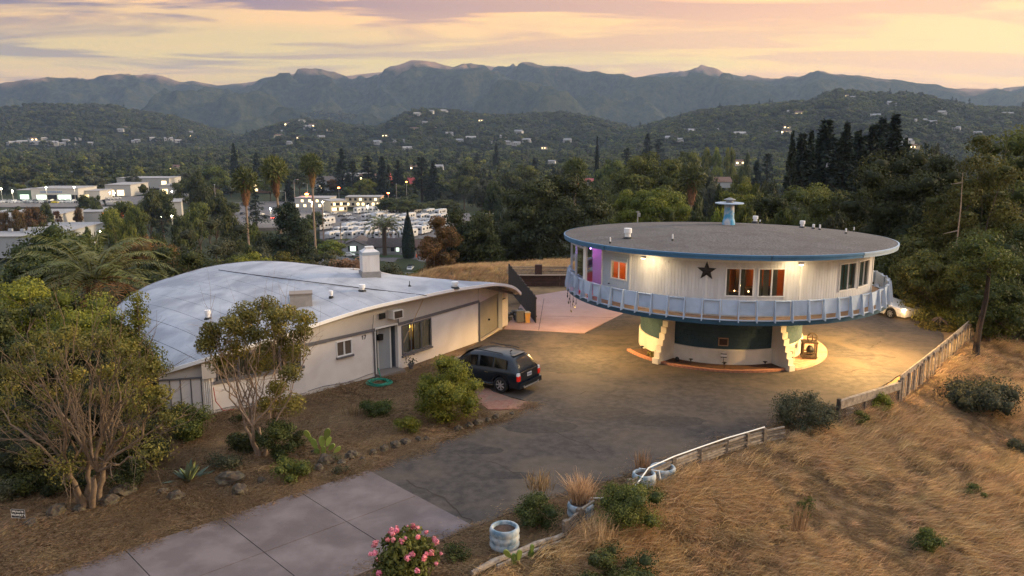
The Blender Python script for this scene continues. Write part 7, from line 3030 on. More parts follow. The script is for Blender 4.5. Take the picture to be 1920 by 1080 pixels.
def conifer_mesh(name, seed, h, r_, levels, per, size, leaf, droop=0.25, gap=0.12, taper=1.0, wob=0.2, per_branch=16):
 rng = np.random.default_rng(seed)
 Cs, Ns, Ts, Ss, Ax = [], [], [], [], []
 for i in range(levels):
  t = (i + rng.uniform(-.3, .3)) / levels
  z = h * (gap + (1 - gap) * t)
  rad = r_ * (1 - max(t, 0)) ** taper * rng.uniform(1 - wob, 1 + wob) + 0.15
  nb_ = max(4, int(per * (0.4 + 0.6 * (1 - t))))
  for k_ in range(nb_):
   a_ = rng.uniform(0, 2 * PI)
   rr_ = rad * rng.uniform(.7, 1.1)
   m_ = per_branch
   s_ = np.sqrt(rng.random(m_)) * rr_
   side = rng.normal(size=m_) * 0.13 * rr_ * (1.1 - s_ / rr_)
   x = s_ * math.cos(a_) - side * math.sin(a_)
   y = s_ * math.sin(a_) + side * math.cos(a_)
   zz = z - droop * s_ * s_ / max(rr_, .3) + rng.normal(size=m_) * (0.05 * rr_ + h * .008) + 0.12 * rr_
   Cs.append(np.stack([x, y, zz], 1))
   Ns.append(np.stack([rng.normal(size=m_) * .5, rng.normal(size=m_) * .5, np.ones(m_)], 1))
   Ax.append(np.repeat([[math.cos(a_), math.sin(a_), -droop]], m_, 0))
   Ts.append(np.clip(rng.uniform(.2, .7) + rng.normal(size=m_) * .15 + 0.2 * (s_ / rr_ - .5), 0, 1))
 C, Nn, T, A_ = np.concatenate(Cs), np.concatenate(Ns), np.concatenate(Ts), np.concatenate(Ax)
 V_, Q_ = leaf_quads(C, Nn, size * rng.uniform(.7, 1.3, len(C)), 2.2, rng, axis=A_)
 return fast_mesh(name, V_, Q_, leaf, T)

def conifer_proto(name, seed, h=14, r_=3.0, levels=30, per=11, size=0.7, leaf=None, label='', **kw):
 t = thing(name, label, 'tree')
 b = MB()
 b.tube([(0, 0, -.3), (0, 0, h * .5), (0, 0, h * .97)], [0.32, 0.20, 0.03], 7, cap=False)
 b.build('trunk', M_barkdk, t)
 link('crown', conifer_mesh(name + '_crown', seed, h, r_, levels, per, size, leaf or L_conif, **kw), t)
 return remember(t)

# ---------------- prototypes (each is itself placed once)
FAR = -4000.0
protos = {}
protos['round_a'] = broad_proto('broadleaf_tree', 1, leaf=L_dark)
protos['round_b'] = broad_proto('broadleaf_tree', 2, leaf=L_mid, rx=5, rz=3.2, k=30)
protos['round_c'] = broad_proto('broadleaf_tree', 3, leaf=L_dark, rx=3.8, rz=4.0, k=24)
protos['round_d'] = broad_proto('broadleaf_tree', 4, leaf=L_bright, rx=4.4, rz=3.8, k=26)
protos['round_e'] = broad_proto('broadleaf_tree', 5, leaf=L_autumn, rx=3.6, rz=4.0, k=22)
protos['round_f'] = broad_proto('broadleaf_tree', 6, leaf=L_grey, rx=4.6, rz=3.4, k=26)
protos['conif_a'] = conifer_proto('conifer_tree', 11)
protos['conif_b'] = conifer_proto('conifer_tree', 12, h=14, r_=2.6, levels=20, taper=0.8, droop=.1, wob=.35)
protos['conif_d'] = conifer_proto('conifer_tree', 14, h=26, r_=4.4, levels=64, per=11, size=.85, taper=.8, droop=.15, wob=.22, gap=.08, per_branch=13)
protos['conif_e'] = conifer_proto('conifer_tree', 15, h=26, r_=5.0, levels=56, per=11, size=.85, taper=.65, droop=.08, wob=.28, gap=.14, per_branch=14)
protos['conif_c'] = conifer_proto('conifer_tree', 13, h=14, r_=3.6, levels=18, taper=0.7, droop=.05, wob=.5, gap=.2)
t = thing('cypress_tree', '', 'tree')
rng_ = np.random.default_rng(5)
n_ = 2600
zz_ = rng_.random(n_) ** 0.9
rad_ = 0.95 * np.sin(np.clip(zz_ * 1.05 + .06, 0, 1) ** .7 * PI) ** .6 * (1 - .35 * zz_)
an_ = rng_.random(n_) * 2 * PI
C_ = np.stack([rad_ * np.cos(an_), rad_ * np.sin(an_), zz_ * 14], 1)
V_, Q_ = leaf_quads(C_, C_ * [1, 1, 0] + rng_.normal(size=(n_, 3)) * .3, .55, 2.2, rng_, axis=np.array([[0, 0, 1.0]]))
b = MB()
b.tube([(0, 0, -.2), (0, 0, 12.5)], [0.55, 0.2], 8)
b.build('trunk', M_barkdk, t)
link('crown', fast_mesh('cypress_crown', V_, Q_, L_conif, rng_.random(n_) * .6), t)
protos['cypress'] = remember(t)
used = set()

def plant_tree(kind, px, py_top, Y, wpx=None, label=None, group=None, cat=None, hmin=3.0, h=None, sink=0.3, rz=None):
 """stand a tree of a kind at the bearing px, Y metres ahead, tall enough for its top to reach the given height"""
 base = protos[kind]
 nom_h, nom_w = {'c': (14.0, 6.0 if kind != 'conif_b' else 5.2), 'r': (10.0, 9.6)}[kind[0]]
 if kind == 'cypress':
  nom_w = 1.9
 if kind in ('conif_d', 'conif_e'):
  nom_h, nom_w = 26.0, 8.8
 top = aty(px, py_top, Y)
 x = top.x
 zb = Hs(x, Y) - sink
 hh = h if h is not None else max(hmin, top.z - zb)
 s = hh / nom_h
 sw = s if wpx is None else (wpx / FPX * Y * 1.0) / nom_w
 if kind not in used:
  used.add(kind)
  o = base
  o.location = (x, Y, zb)
  o.rotation_euler = (0, 0, random.random() * 6.28)
  o.scale = (sw, sw, s)
  if label:
   o['label'] = label
  if group:
   o['group'] = group
  return o
 return copy_tree(base, (x, Y, zb), random.random() * 6.28 if rz is None else rz, (sw, sw, s), label, group)

# ---------------- large individual trees near the site, each its own mesh
def big_tree(name, px, py_base, Y, tops, label, leaf, n_clump=40, n_each=420, size=0.16, rcl=0.9, shape='round', x_r=2.2, z_r=2.2, cz=None, h=None, base_r=0.2, fork=1.5, stems=1,
   spread=0.0, bark=None, seed=0, core=0.55, sub=3, y_r=None, cat='tree', flat=.75, droop=0, keep=None, limbs=14, tints=None, base_z=None):
 rng = np.random.default_rng(seed + 100)
 q = aty(px, py_base, Y)
 zb = base_z if base_z is not None else Hs(q.x, Y)
 t = thing(name, label, cat, (q.x, Y, zb))
 C = clumps(rng, x_r, y_r or x_r, z_r, cz, n_clump, shape, 0.25)
 if keep is not None:
  C = np.array([c for c in C if keep(c)])
 link('trunk', trunk_mesh(name + '_trunk', rng, C[:limbs], base_r, fork, bark or M_bark, stems, spread, sub), t)
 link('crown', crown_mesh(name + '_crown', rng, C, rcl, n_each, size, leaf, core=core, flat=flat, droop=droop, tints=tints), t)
 return t

def gnd(px, py):
 """where the sight line through (px, py) meets the ground"""
 r_ = ray(px, py)
 lo_, hi_ = 5.0, 1500.0
 y = 5.0
 while y < 1500:
  p = Vector((r_.x, r_.y, r_.z)) * (y / r_.y) + Vector((0, 0, CZ))
  if p.z <= Hs(p.x, p.y):
   break
  y *= 1.02
 return p

# 1. bare-limbed tree on the left verge, leaves only at its tips
def bare_tree(name, p, stems, tip_specs, label, leaf, bark, seed, n_leaf, size, rcl, base_r=0.13, sub=5, twigs=True):
 rng = np.random.default_rng(seed)
 t = thing(name, label, 'tree', (p.x, p.y, p.z))
 b = MB()
 C = np.array(tip_specs, float)
 roots = []
 for k_ in range(stems):
  a_ = 2 * PI * k_ / stems + 0.7
  f = Vector((math.cos(a_) * .55, math.sin(a_) * .5, rng.uniform(1.1, 1.7)))
  limb(b, (math.cos(a_) * base_r * .8, math.sin(a_) * base_r * .8, -0.2), f, base_r, base_r * .62, rng, .14, 6, 8)
  roots.append(f)
 for c in C:
  c = Vector(c)
  f = min(roots, key=lambda q: (q - c).length + 0.8 * rng.random())
  pts = limb(b, f, c, base_r * .42, base_r * .09, rng, .28, 7, 6)
  for s_ in range(sub):
   st_ = pts[2 + s_ % 5]
   e = st_ + (c - f) * rng.uniform(.2, .5) + Vector(rng.normal(size=3)) * .55
   p2 = limb(b, st_, e, base_r * .15, base_r * .045, rng, .25, 4, 4)
   if twigs:
    for q_ in range(3):
     s2 = p2[1 + q_]
     limb(b, s2, s2 + (e - st_) * .5 + Vector(rng.normal(size=3)) * .28, base_r * .06, base_r * .02, rng, .2, 2, 3)
 link('trunk', b.mesh(name + '_trunk', bark, smooth=True), t)
 link('crown', crown_mesh(name + '_crown', rng, C, rcl, n_leaf, size, leaf, core=0, spread=.95, flat=.8), t)
 return t

p = gnd(172, 962)
rng_ = np.random.default_rng(31)
tips = []
for (tx, ty) in ((20, 730), (60, 700), (100, 670), (150, 650), (190, 640), (235, 660), (280, 690), (300, 740), (315, 790), (255, 770), (40, 790), (25, 850), (90, 740), (140, 705), (205, 700),
    (265, 725), (60, 860), (120, 880), (290, 850), (175, 745), (225, 745), (110, 800), (240, 820), (0, 760), (170, 850), (80, 640), (45, 660), (130, 630), (215, 640), (15, 700), (130, 740), (250, 690)):
 q = aty(tx, ty, p.y + rng_.uniform(-1.6, 1.8))
 tips.append((q.x - p.x, q.y - p.y, q.z - p.z))
bare_tree('bare_limbed_tree', p, 5, tips, 'sprawling tree with bare tan limbs and yellow leaf tips on the left verge', L_olive, M_barktan, 41, 430, 0.10, 0.56, 0.12, 6)

# 2. smaller tree in front of the white wall
p = gnd(492, 862)
tips = []
for (tx, ty) in ((400, 640), (430, 610), (460, 590), (500, 575), (540, 590), (565, 625), (555, 660), (520, 620), (480, 630), (440, 655), (415, 680), (395, 620), (500, 655), (545, 700), (470, 600), (530, 640),
    (570, 600), (450, 625), (515, 595), (490, 680), (385, 648)):
 q = aty(tx, ty, p.y + rng_.uniform(-1.2, 1.2))
 tips.append((q.x - p.x, q.y - p.y, q.z - p.z))
for (tx, ty) in ((520, 730), (545, 760), (500, 760)):
 q = aty(tx, ty, p.y + rng_.uniform(-.6, .6))
 tips.append((q.x - p.x, q.y - p.y, q.z - p.z))
bare_tree('slender_tree', p, 5, tips, 'slender many-stemmed tree with an olive gold crown standing before the white wall', L_olive, M_barkpale, 43, 900, 0.105, 0.55, 0.085, 4)

def bush(px, py, r_, h, label, leaf, n=5000, size=0.07, k=16, name='shrub', seed=0, cat='shrub', spiky=False, core=.55, group=None, stems=True, zoff=0.0, rc=None):
 rng = np.random.default_rng(seed + 500)
 p = gnd(px, py)
 t = thing(name, label, cat, (p.x, p.y, p.z + zoff), group=group)
 rcl = rc or r_ * 0.42
 C = clumps(rng, r_ - rcl * .6, r_ - rcl * .6, h * .42, h * .52, k, 'round')
 C[:, 2] = np.maximum(C[:, 2], rcl * .3)
 if stems:
  link('stem', trunk_mesh('bush_stem', rng, C[:7], 0.04, h * .18, M_bark, 4, .12, 2), t)
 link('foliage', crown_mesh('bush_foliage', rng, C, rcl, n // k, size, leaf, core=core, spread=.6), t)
 return t

bush(838, 800, 1.55, 3.05, 'large rounded olive green bush beside the parked SUV', L_bright, 17000, .085, 34, seed=1, rc=.52)
bush(705, 790, .8, .95, 'low dark green shrub among the stones between the big bush and prickly pear', L_mid, 3500, .07, 12, seed=2)
bush(765, 815, .65, .8, 'low leafy shrub at the foot of the large rounded bush', L_bright, 2600, .07, 10, seed=3)
bush(520, 870, .75, 1.9, 'dark green upright shrub at the base of the slender tree', L_dark, 5500, .08, 18, seed=4)
bush(545, 905, .8, .8, 'low dark shrub spilling over the stones beside the concrete drive', L_mid, 3500, .07, 12, seed=5)
bush(1006, 992, .72, 1.05, 'dark rounded bush beside the tall blue and white planter', L_dark, 6500, .06, 18, seed=6)
bush(1180, 1000, 1.25, 1.75, 'big dark green bush swallowing the rail fence beside the white pipe', L_mid, 13000, .07, 30, seed=7, rc=.42)
bush(1150, 1105, 1.3, 1.0, 'dark spreading bush at the bottom edge below the fallen log', L_dark, 8500, .07, 24, seed=8, rc=.35)
bush(1502, 808, 1.5, 1.5, 'wide grey green bush straddling the fence before the drive', L_grey, 12000, .075, 34, seed=9, rc=.5, core=.3)
bush(1655, 778, .65, .9, 'small bright green bush in front of the lattice fence', L_bright, 3500, .07, 12, seed=10)
bush(1612, 800, .4, .7, 'thin green shoot bush at the left end of the lattice fence', L_mid, 1500, .06, 8, seed=11)
bush(1505, 975, .42, .95, 'lone green shrub in the middle of the dry grass slope', L_mid, 1400, .06, 9, seed=12, core=.3)
bush(1735, 1040, .62, .85, 'dark green shrub low on the right of the dry slope', L_mid, 3000, .07, 12, seed=13)
bush(1828, 940, .45, .6, 'small dark tuft far right in the dry grass', L_dark, 1600, .07, 8, seed=14)
bush(1362, 915, .28, .4, 'tiny green sprig just below the rail fence on the slope', L_mid, 500, .06, 5, seed=15, core=0)
bush(1830, 765, 2.1, 1.1, 'dark brushy thicket right of the board fence', L_grey, 8000, .12, 26, seed=16, rc=.8)
bush(1905, 850, .8, .7, 'small brown green bush at the right edge', L_grey, 1500, .08, 8, seed=17)
bush(1470, 1000, .28, .3, 'tiny low weed beside the lone green shrub', L_mid, 300, .05, 4, seed=18, core=0)
bush(640, 900 - 8, .35, .35, 'small weedy clump at the drive edge before the boulder', L_grey, 600, .05, 5, seed=19, core=0)
bush(360, 830, 1.1, 1.5, 'tangled green shrub between bare tree and panelled wall', L_mid, 5200, .085, 18, seed=20)
bush(345, 800, 0.9, 1.2, 'leafy green shrub at the foot of the panelled end wall', L_olive, 2600, .085, 10, seed=21)
bush(265, 880, 1.3, 2.0, 'dark tangled understory shrub behind the bare tree trunk', L_oak, 8000, .09, 24, seed=22)
bush(90, 900, 1.9, 2.3, 'deep dark shrub mass left of the bare tree trunk', L_oak, 10000, .10, 28, seed=23)
bush(10, 880, 1.6, 2.6, 'dark shrub at the far left edge above the notice', L_oak, 7000, .10, 20, seed=24)
bush(185, 860, 1.6, 3.0, 'dark shrub directly behind the bare limbed tree', L_oak, 8000, .10, 24, seed=25)
bush(130, 930, .9, .9, 'dark low shrub directly left of the bare tree trunk', L_oak, 3500, .08, 12, seed=61)
bush(250, 915, .8, 1.0, 'dark ragged shrub just right of the bare tree trunk', L_oak, 3200, .08, 12, seed=62, core=.4)
bush(470, 850, .9, 1.1, 'dark shrub left of the slender tree base', L_oak, 3600, .08, 12, seed=63, core=.4)
bush(15, 950, .8, .8, 'low grey shrub at the left edge beside the notice', L_grey, 2400, .08, 10, seed=64, core=.4)
bush(55, 935, .9, 1.1, 'dark shrub rising behind the small notice', L_dark, 4000, .08, 12, seed=52)
bush(425, 880, .7, .7, 'low grey green weeds right of the agave', L_grey, 2200, .07, 10, seed=53, core=.3)
bush(560, 850, .5, .9, 'spindly dark shrub between slender tree and prickly pear', L_dark, 2000, .07, 9, seed=54, core=.3)
bush(850, 1052, .55, .45, 'low dark creeping plant between oleander and tall planter', L_dark, 1500, .06, 8, seed=26, core=0)
bush(620, 960 - 90, .5, .5, 'small grey weed clump beside the boulders', L_grey, 900, .05, 6, seed=27, core=0)
bush(1232, 675, .55, .45, 'spiky low plant in the bed left of the stepped buttress', L_olive, 900, .12, 7, seed=28, core=0, stems=False)
bush(455, 800, .5, .6, 'small dark weed at the foot of the white wall', L_dark, 1200, .06, 6, seed=29, core=0)

# tall dry stalks in and around planters
def stalks(px, py, n, h, spr, leaf, label, z0=0.0, name='dry_grass_tuft', cat='dry grass', wd=0.012, lean=.35, seed=0):
 rng = np.random.default_rng(seed + 900)
 p = at(px, py)
 Vs, Qs = [], []
 off = 0
 for i in range(n):
  a_ = rng.uniform(0, 2 * PI)
  r0 = spr * .5 * rng.random()
  x, y = r0 * math.cos(a_), r0 * math.sin(a_)
  hh = h * rng.uniform(.5, 1)
  dx, dy = rng.normal() * lean * hh * .5 + math.cos(a_) * lean * .3, rng.normal() * lean * hh * .5 + math.sin(a_) * lean * .3
  w = wd * rng.uniform(.6, 1.4)
  pts = [(x, y, 0), (x + dx * .35, y + dy * .35, hh * .55), (x + dx, y + dy, hh * .95)]
  s_ = rng.normal(size=2)
  s_ = s_ / np.linalg.norm(s_) * w
  for q in range(3):
   ww = (1, .8, .15)[q]
   Vs += [(pts[q][0] - s_[0] * ww, pts[q][1] - s_[1] * ww, pts[q][2] + z0), (pts[q][0] + s_[0] * ww, pts[q][1] + s_[1] * ww, pts[q][2] + z0)]
  Qs += [(off, off + 1, off + 3, off + 2), (off + 2, off + 3, off + 5, off + 4)]
  off += 6
 me = fast_mesh(name, np.array(Vs), np.array(Qs), leaf, rng.random(len(Qs)))
 o = link(name, me)
 o.location = p
 tag(o, label, cat)
 return o

stalks(1088, 958, 380, .95, .75, L_dry, 'brown dry grass growing out of the blue planter', .30, seed=1, lean=.6)
stalks(1203, 900, 130, 1.25, .5, L_straw, 'tall pale dry stalks behind the rail fence planters', .0, seed=2, lean=.2)
stalks(1012, 950, 120, .7, .9, L_straw, 'pale dry tuft on top of the dark rounded bush', .6, seed=3)
stalks(1120, 1010, 110, .9, 1.2, L_dry, 'dry stalks at the near end of the rail fence', .0, seed=4)
stalks(1500, 960, 60, 1.1, .5, L_straw, 'pale stalks beside the lone green shrub on the slope', -0.6, seed=5)
stalks(660, 720 + 60, 60, .6, .8, L_straw, 'dry stalks in the garden before the white wall', .0, seed=6)

# agave
p = gnd(357, 912)
t = thing('agave_plant', 'large spreading blue green agave at the garden edge', 'agave', (p.x, p.y, p.z))
rng_ = np.random.default_rng(77)
for i in range(26):
 a_ = i * 2.4
 el = R(72) * (1 - (i / 26)) + R(8) if i < 20 else R(rng_.uniform(60, 85))
 el = R(rng_.uniform(8, 78))
 L_ = rng_.uniform(1.1, 1.6)
 b = MB()
 rows = []
 for j in range(8):
  s_ = j / 7
  wdt = 0.11 * (math.sin(min(s_ * 1.25 + .22, 1) * PI) ** .6) * (1 if s_ < .95 else .1)
  e2 = el - 0.7 * s_ * s_ * (1 if i % 3 else 1.8)
  x = L_ * s_ * math.cos(el) * (1 - .05 * s_)
  z = L_ * s_ * math.sin(el) - (0.32 if i % 3 == 0 else .12) * s_ * s_
  rows.append([(x, -wdt, z + wdt * .45), (x, 0, z), (x, wdt, z + wdt * .45)])
 vs = []
 for r3 in rows:
  for (x, y, z) in r3:
   vs.append((x * math.cos(a_) - y * math.sin(a_), x * math.sin(a_) + y * math.cos(a_), z + .08))
 b.add(vs, [(3 * j + c_, 3 * j + 3 + c_, 3 * j + 4 + c_, 3 * j + 1 + c_) for j in range(7) for c_ in (0, 1)])
 me = b.mesh('agave_leaf', L_agave, smooth=True)
 at_ = me.attributes.new('tint', 'FLOAT', 'FACE')
 at_.data.foreach_set('value', np.full(len(me.polygons), rng_.uniform(.1, .75) if i % 5 else .95, dtype=np.float32))
 link('leaf', me, t)

# prickly pears
L_pear = leafmat('prickly_pear_pad', (0.10, 0.14, 0.03), (0.24, 0.28, 0.06), rough=0.5, tr=0.0)

def prickly(px, py, pads, label):
 p = gnd(px, py)
 t = thing('prickly_pear', label, 'cactus', (p.x, p.y, p.z))
 for i, (dx, dz, s_, tilt, yaw) in enumerate(pads):
  n_ = 14
  vs, dn = [], []
  for sg in (-.03, .03):
   for k_ in range(n_):
    a_ = 2 * PI * k_ / n_
    x, z = .62 * s_ * math.cos(a_) * (.75 + .25 * math.sin(a_)), s_ * math.sin(a_)
    xx = x * math.cos(tilt) - z * math.sin(tilt)
    zz2 = x * math.sin(tilt) + z * math.cos(tilt)
    vs.append((dx + xx * math.cos(yaw) - sg * math.sin(yaw), xx * math.sin(yaw) + sg * math.cos(yaw), dz + zz2))
  b = MB()
  b.add(vs, [tuple(range(n_))[::-1], tuple(range(n_, 2 * n_))] + [(k_, (k_ + 1) % n_, n_ + (k_ + 1) % n_, n_ + k_) for k_ in range(n_)])
  me = b.mesh('pad', L_pear)
  at_ = me.attributes.new('tint', 'FLOAT', 'FACE')
  at_.data.foreach_set('value', np.full(len(me.polygons), (i * .37) % 1, dtype=np.float32))
  link('pad', me, t)
 return t

prickly(600, 862, [(-.10, .25, .22, .1, .3), (-.18, .62, .22, .35, .2), (-.42, .98, .20, .55, .1), (-.30, .78, .17, .5, .4), (.14, .35, .20, -.2, -.3), (.10, .70, .24, .05, .5), (.30, 1.0, .24, -.25, .1),
    (.34, .72, .20, -.4, .3), (.66, .40, .17, -.9, .2), (.45, .5, .18, -.7, -.2), (.18, .12, .18, 0, .8)], 'upright prickly pear cactus growing behind dark boulders')
prickly(965, 1062, [(-.02, .22, .17, 0, .2), (-.20, .38, .15, .7, .1), (.12, .34, .16, -.2, .5), (.0, .05, .15, 0, .1)], 'small prickly pear beside the fallen log')
prickly(994, 1056, [(.02, .22, .19, -.1, .1), (.05, .46, .12, -.15, .3)], 'single narrow prickly pear pad right of the small cactus')

# oleander with pink flowers
p = gnd(762, 1118)
t = thing('oleander_bush', 'leafy oleander bush covered in pink flowers at the bottom edge', 'flowering bush', (p.x, p.y, p.z))
rng_ = np.random.default_rng(8)
C_ = clumps(rng_, .62, .62, .62, 1.05, 30, 'round')
link('stem', trunk_mesh('oleander_stem', rng_, C_[:10], .05, .3, M_bark, 4, .1, 1), t)
link('foliage', crown_mesh('oleander_foliage', rng_, C_, .36, 240, .13, L_mid, core=.4, spread=.8), t)
M_pink = leafmat('pink_petal', (0.66, 0.14, 0.22), (0.88, 0.42, 0.46), rough=.6, tr=.3)
for i in range(40):
 a_ = rng_.uniform(0, 2 * PI)
 el = rng_.uniform(-.25, 1.35)
 c = np.array([math.cos(a_) * math.cos(el) * .95, math.sin(a_) * math.cos(el) * .95, 1.02 + math.sin(el) * .88])
 n_ = 46
 d = unit(rng_.normal(size=(n_, 3)))
 V_, Q_ = leaf_quads(c + d * rng_.uniform(.04, .09) * rng_.random((n_, 1)) ** .4, d + rng_.normal(size=(n_, 3)) * .4, .062, 1.3, rng_)
 link('flower', fast_mesh('flower', V_, Q_, M_pink, np.clip(rng_.random(n_) * .7 + .3 * rng_.random(), 0, 1)), t)

# ---------------- canary palms: arching feather fronds
def feather_palm(name, rng, n_fr, L_, trunk_h, trunk_r, leaf_len, leaflets=34, dead=0.0, lw=.055):
 t = thing(name, '', 'palm tree')
 b = MB()
 b.tube([(0, 0, -.5), (0, 0, trunk_h * .5), (0, 0, trunk_h)], [trunk_r * 1.15, trunk_r, trunk_r * 1.2], 12)
 b.build('trunk', M_bark, t)
 for i in range(n_fr):
  a_ = i * 2.399963
  u = (i + .5) / n_fr
  el0 = R(82 - 95 * u)
  Lf = L_ * rng.uniform(.85, 1.1) * (0.8 + 0.2 * math.sin(u * PI))
  Cs, Ns, Ax = [], [], []
  el = el0
  x, z = trunk_r * .6, trunk_h
  pts = []
  ns_ = 14
  for j in range(ns_):
   pts.append((x, z))
   x += Lf / ns_ * math.cos(el)
   z += Lf / ns_ * math.sin(el)
   el -= R(7.5) * (.5 + j / ns_)
  pts.append((x, z))
  ca_, sa_ = math.cos(a_), math.sin(a_)
  for j in range(leaflets):
   s_ = .12 + .88 * j / leaflets
   f = s_ * ns_
   k_ = min(int(f), ns_ - 1)
   w = f - k_
   px_, pz_ = pts[k_][0] * (1 - w) + pts[k_ + 1][0] * w, pts[k_][1] * (1 - w) + pts[k_ + 1][1] * w
   ll = leaf_len * (math.sin(min(s_ + .12, 1) * PI) ** .5 + .15)
   for sg in (-1, 1):
    fwd = .45
    vx, vy, vz = fwd, sg * .85, -.25 + rng.normal() * .12
    n3 = math.sqrt(vx * vx + vy * vy + vz * vz)
    vx, vy, vz = vx / n3, vy / n3, vz / n3
    cx, cy, cz_ = px_ + vx * ll / 2, vy * ll / 2, pz_ + vz * ll / 2
    Cs.append((cx * ca_ - cy * sa_, cx * sa_ + cy * ca_, cz_))
    Ax.append((vx * ca_ - vy * sa_, vx * sa_ + vy * ca_, vz))
    Ns.append((rng.normal() * .3, rng.normal() * .3, 1))
  Cs, Ns, Ax = np.array(Cs), np.array(Ns), np.array(Ax)
  tt = unit(Ax)
  bb = unit(np.cross(unit(Ns), tt))
  hl_ = np.full((len(Cs), 1), leaf_len * .52)
  wl_ = hl_ * 0 + leaf_len * lw
  V_ = np.stack([Cs - tt * hl_, Cs - bb * wl_, Cs + tt * hl_, Cs + bb * wl_], 1).reshape(-1, 3)
  Q_ = np.arange(len(V_)).reshape(-1, 4)
  rach = MB()
  rach.tube([(q[0] * ca_, q[0] * sa_, q[1]) for q in pts], [.035 * (1 - .8 * j / ns_) for j in range(ns_ + 1)], 4, cap=False)
  V_ = np.concatenate([V_, np.array(rach.v)])
  Q_ = np.concatenate([Q_, np.array(rach.f) + 4 * len(Cs)])
  is_dead = u > 1 - dead
  link('frond', fast_mesh('frond', V_, Q_, L_dead if is_dead else L_palm, np.clip(.55 - .4 * u + rng.random(len(Q_)) * .35, 0, 1)), t)
 return remember(t)

fp = feather_palm('feather_palm', np.random.default_rng(3), 46, 5.6, 3.0, .42, .66, dead=.2, lw=.075)
pY = 50.0
q = aty(178, 560, pY)
fp.location = (q.x, pY, q.z - 1.8)
fp['label'] = 'large feathery palm with arching green fronds left of the pale roof'
fp2 = feather_palm('feather_palm', np.random.default_rng(4), 54, 6.2, 8.6, .5, .7, leaflets=26, dead=.12, lw=.16)
pY = 318.0
q = aty(720, 430, pY)
fp2.location = (q.x, pY, Hs(q.x, pY))
fp2.scale = (1.5, 1.5, 1.35)
fp2['label'] = 'tall feathery palm in the yard of the low house behind the chimney'
fp3 = copy_tree(fp2, (aty(1310, 340, 190).x, 190, Hs(aty(1310, 340, 190).x, 190)), 1.0, (.8, .8, .8), 'feathery palm among dark trees behind the round roof chimney')

# fan palms: bare stem, rusty skirt of dead fronds, small green head
def fan_palm(px, y_top, Y, label, lean=0.0, first=[None], skirt=1.0, h_min=8):
 top = aty(px, y_top, Y)
 zb = Hs(top.x, Y)
 hh = max(top.z - zb, h_min)
 if first[0] is None:
  rng = np.random.default_rng(9)
  t = thing('fan_palm', label, 'palm tree')
  b = MB()
  b.tube([(0, 0, -.3), (0.05, 0, 6), (0.1, 0, 12), (.1, 0, 18.6)], [.34, .24, .2, .19], 8)
  b.build('trunk', M_barkpale, t)
  n_ = 1500
  zz2 = rng.random(n_)
  a_ = rng.random(n_) * 2 * PI
  rad = (.22 + .55 * zz2 ** .6) * np.sqrt(rng.random(n_)) * rng.uniform(.7, 1.5, n_)
  C_ = np.stack([.1 + rad * np.cos(a_), rad * np.sin(a_), 15.4 + 3.1 * zz2], 1)
  V_, Q_ = leaf_quads(C_, np.stack([np.cos(a_), np.sin(a_), rng.normal(size=n_) * .3], 1), .95, 4.5, rng, axis=np.array([[0, 0, 1.0]]))
  link('skirt', fast_mesh('skirt', V_, Q_, L_dead, rng.random(n_)), t)
  n_ = 1500
  d = unit(rng.normal(size=(n_, 3)) + [0, 0, .35])
  rad = 2.4 * rng.random(n_) ** .5
  C_ = [.1, 0, 18.6] + d * rad[:, None] * [1, 1, .8]
  V_, Q_ = leaf_quads(C_, rng.normal(size=(n_, 3)), .9, 5, rng, axis=d * 6)
  link('crown', fast_mesh('crown', V_, Q_, L_palm, rng.random(n_) * .7), t)
  first[0] = remember(t)
  o = t
 else:
  o = copy_tree(first[0], label=label)
 s = hh / 20.2
 o.location = (top.x, Y, zb)
 o.scale = (s * .8, s * .8, s)
 o.rotation_euler = (0, lean, random.random() * 6 if not lean else 0)
 return o

fan_palm(458, 318, 205, 'tall thin fan palm with rusty skirt, leftmost of the three over the street')
fan_palm(527, 298, 215, 'fan palm leaning left with the bushiest rusty skirt', lean=-.06)
fan_palm(584, 292, 265, 'straight slim fan palm, rightmost of the three over the street')
fan_palm(1078, 300, 230, 'lone fan palm with tan skirt poking above the big dark oak', )
fan_palm(1300, 312, 175, 'shaggy fan palm behind the roof, left of the round house chimney')
# ---------------- left side trees behind the garden
def lt(px, ytop, Y, x_r, z_r, leaf, label, seed, n_clump=36, n_each=330, size=.17, rcl=1.0, name='broadleaf_tree', cz=None, shape='round', **kw):
 top = aty(px, ytop, Y)
 zb = Hs(top.x, Y) - .2
 h = top.z - zb
 z_r = min(z_r, h * .48)
 return big_tree(name, px, 600, Y, None, label, leaf, n_clump, n_each, size, rcl, shape, x_r, z_r, (h - z_r - rcl * .35), h, .22, max(.8, h - 2 * z_r - .3), seed=seed, base_z=zb, **kw)

lt(55, 520, 40, 3.4, 4.5, L_bright, 'dense yellow green tree at the left edge behind the bare limbed tree', 1, 60, 420, .15, .85)
lt(165, 585, 36, 2.3, 3.0, L_bright, 'yellow green tree just left of the pale roof corner', 2, 44, 420, .14, .7)
lt(0, 560, 33, 2.6, 4.0, L_dark, 'dark green tree cut by the left edge', 3, 44, 400, .15, .8)
lt(110, 640, 31.5, 2.4, 2.6, L_oak, 'dark leafy tree filling the gap behind the bare limbs', 4, 40, 400, .14, .75)
lt(222, 650, 33.5, 1.3, 2.2, L_dark, 'dark small tree between bare limbs and the roof corner', 5, 26, 350, .13, .6)
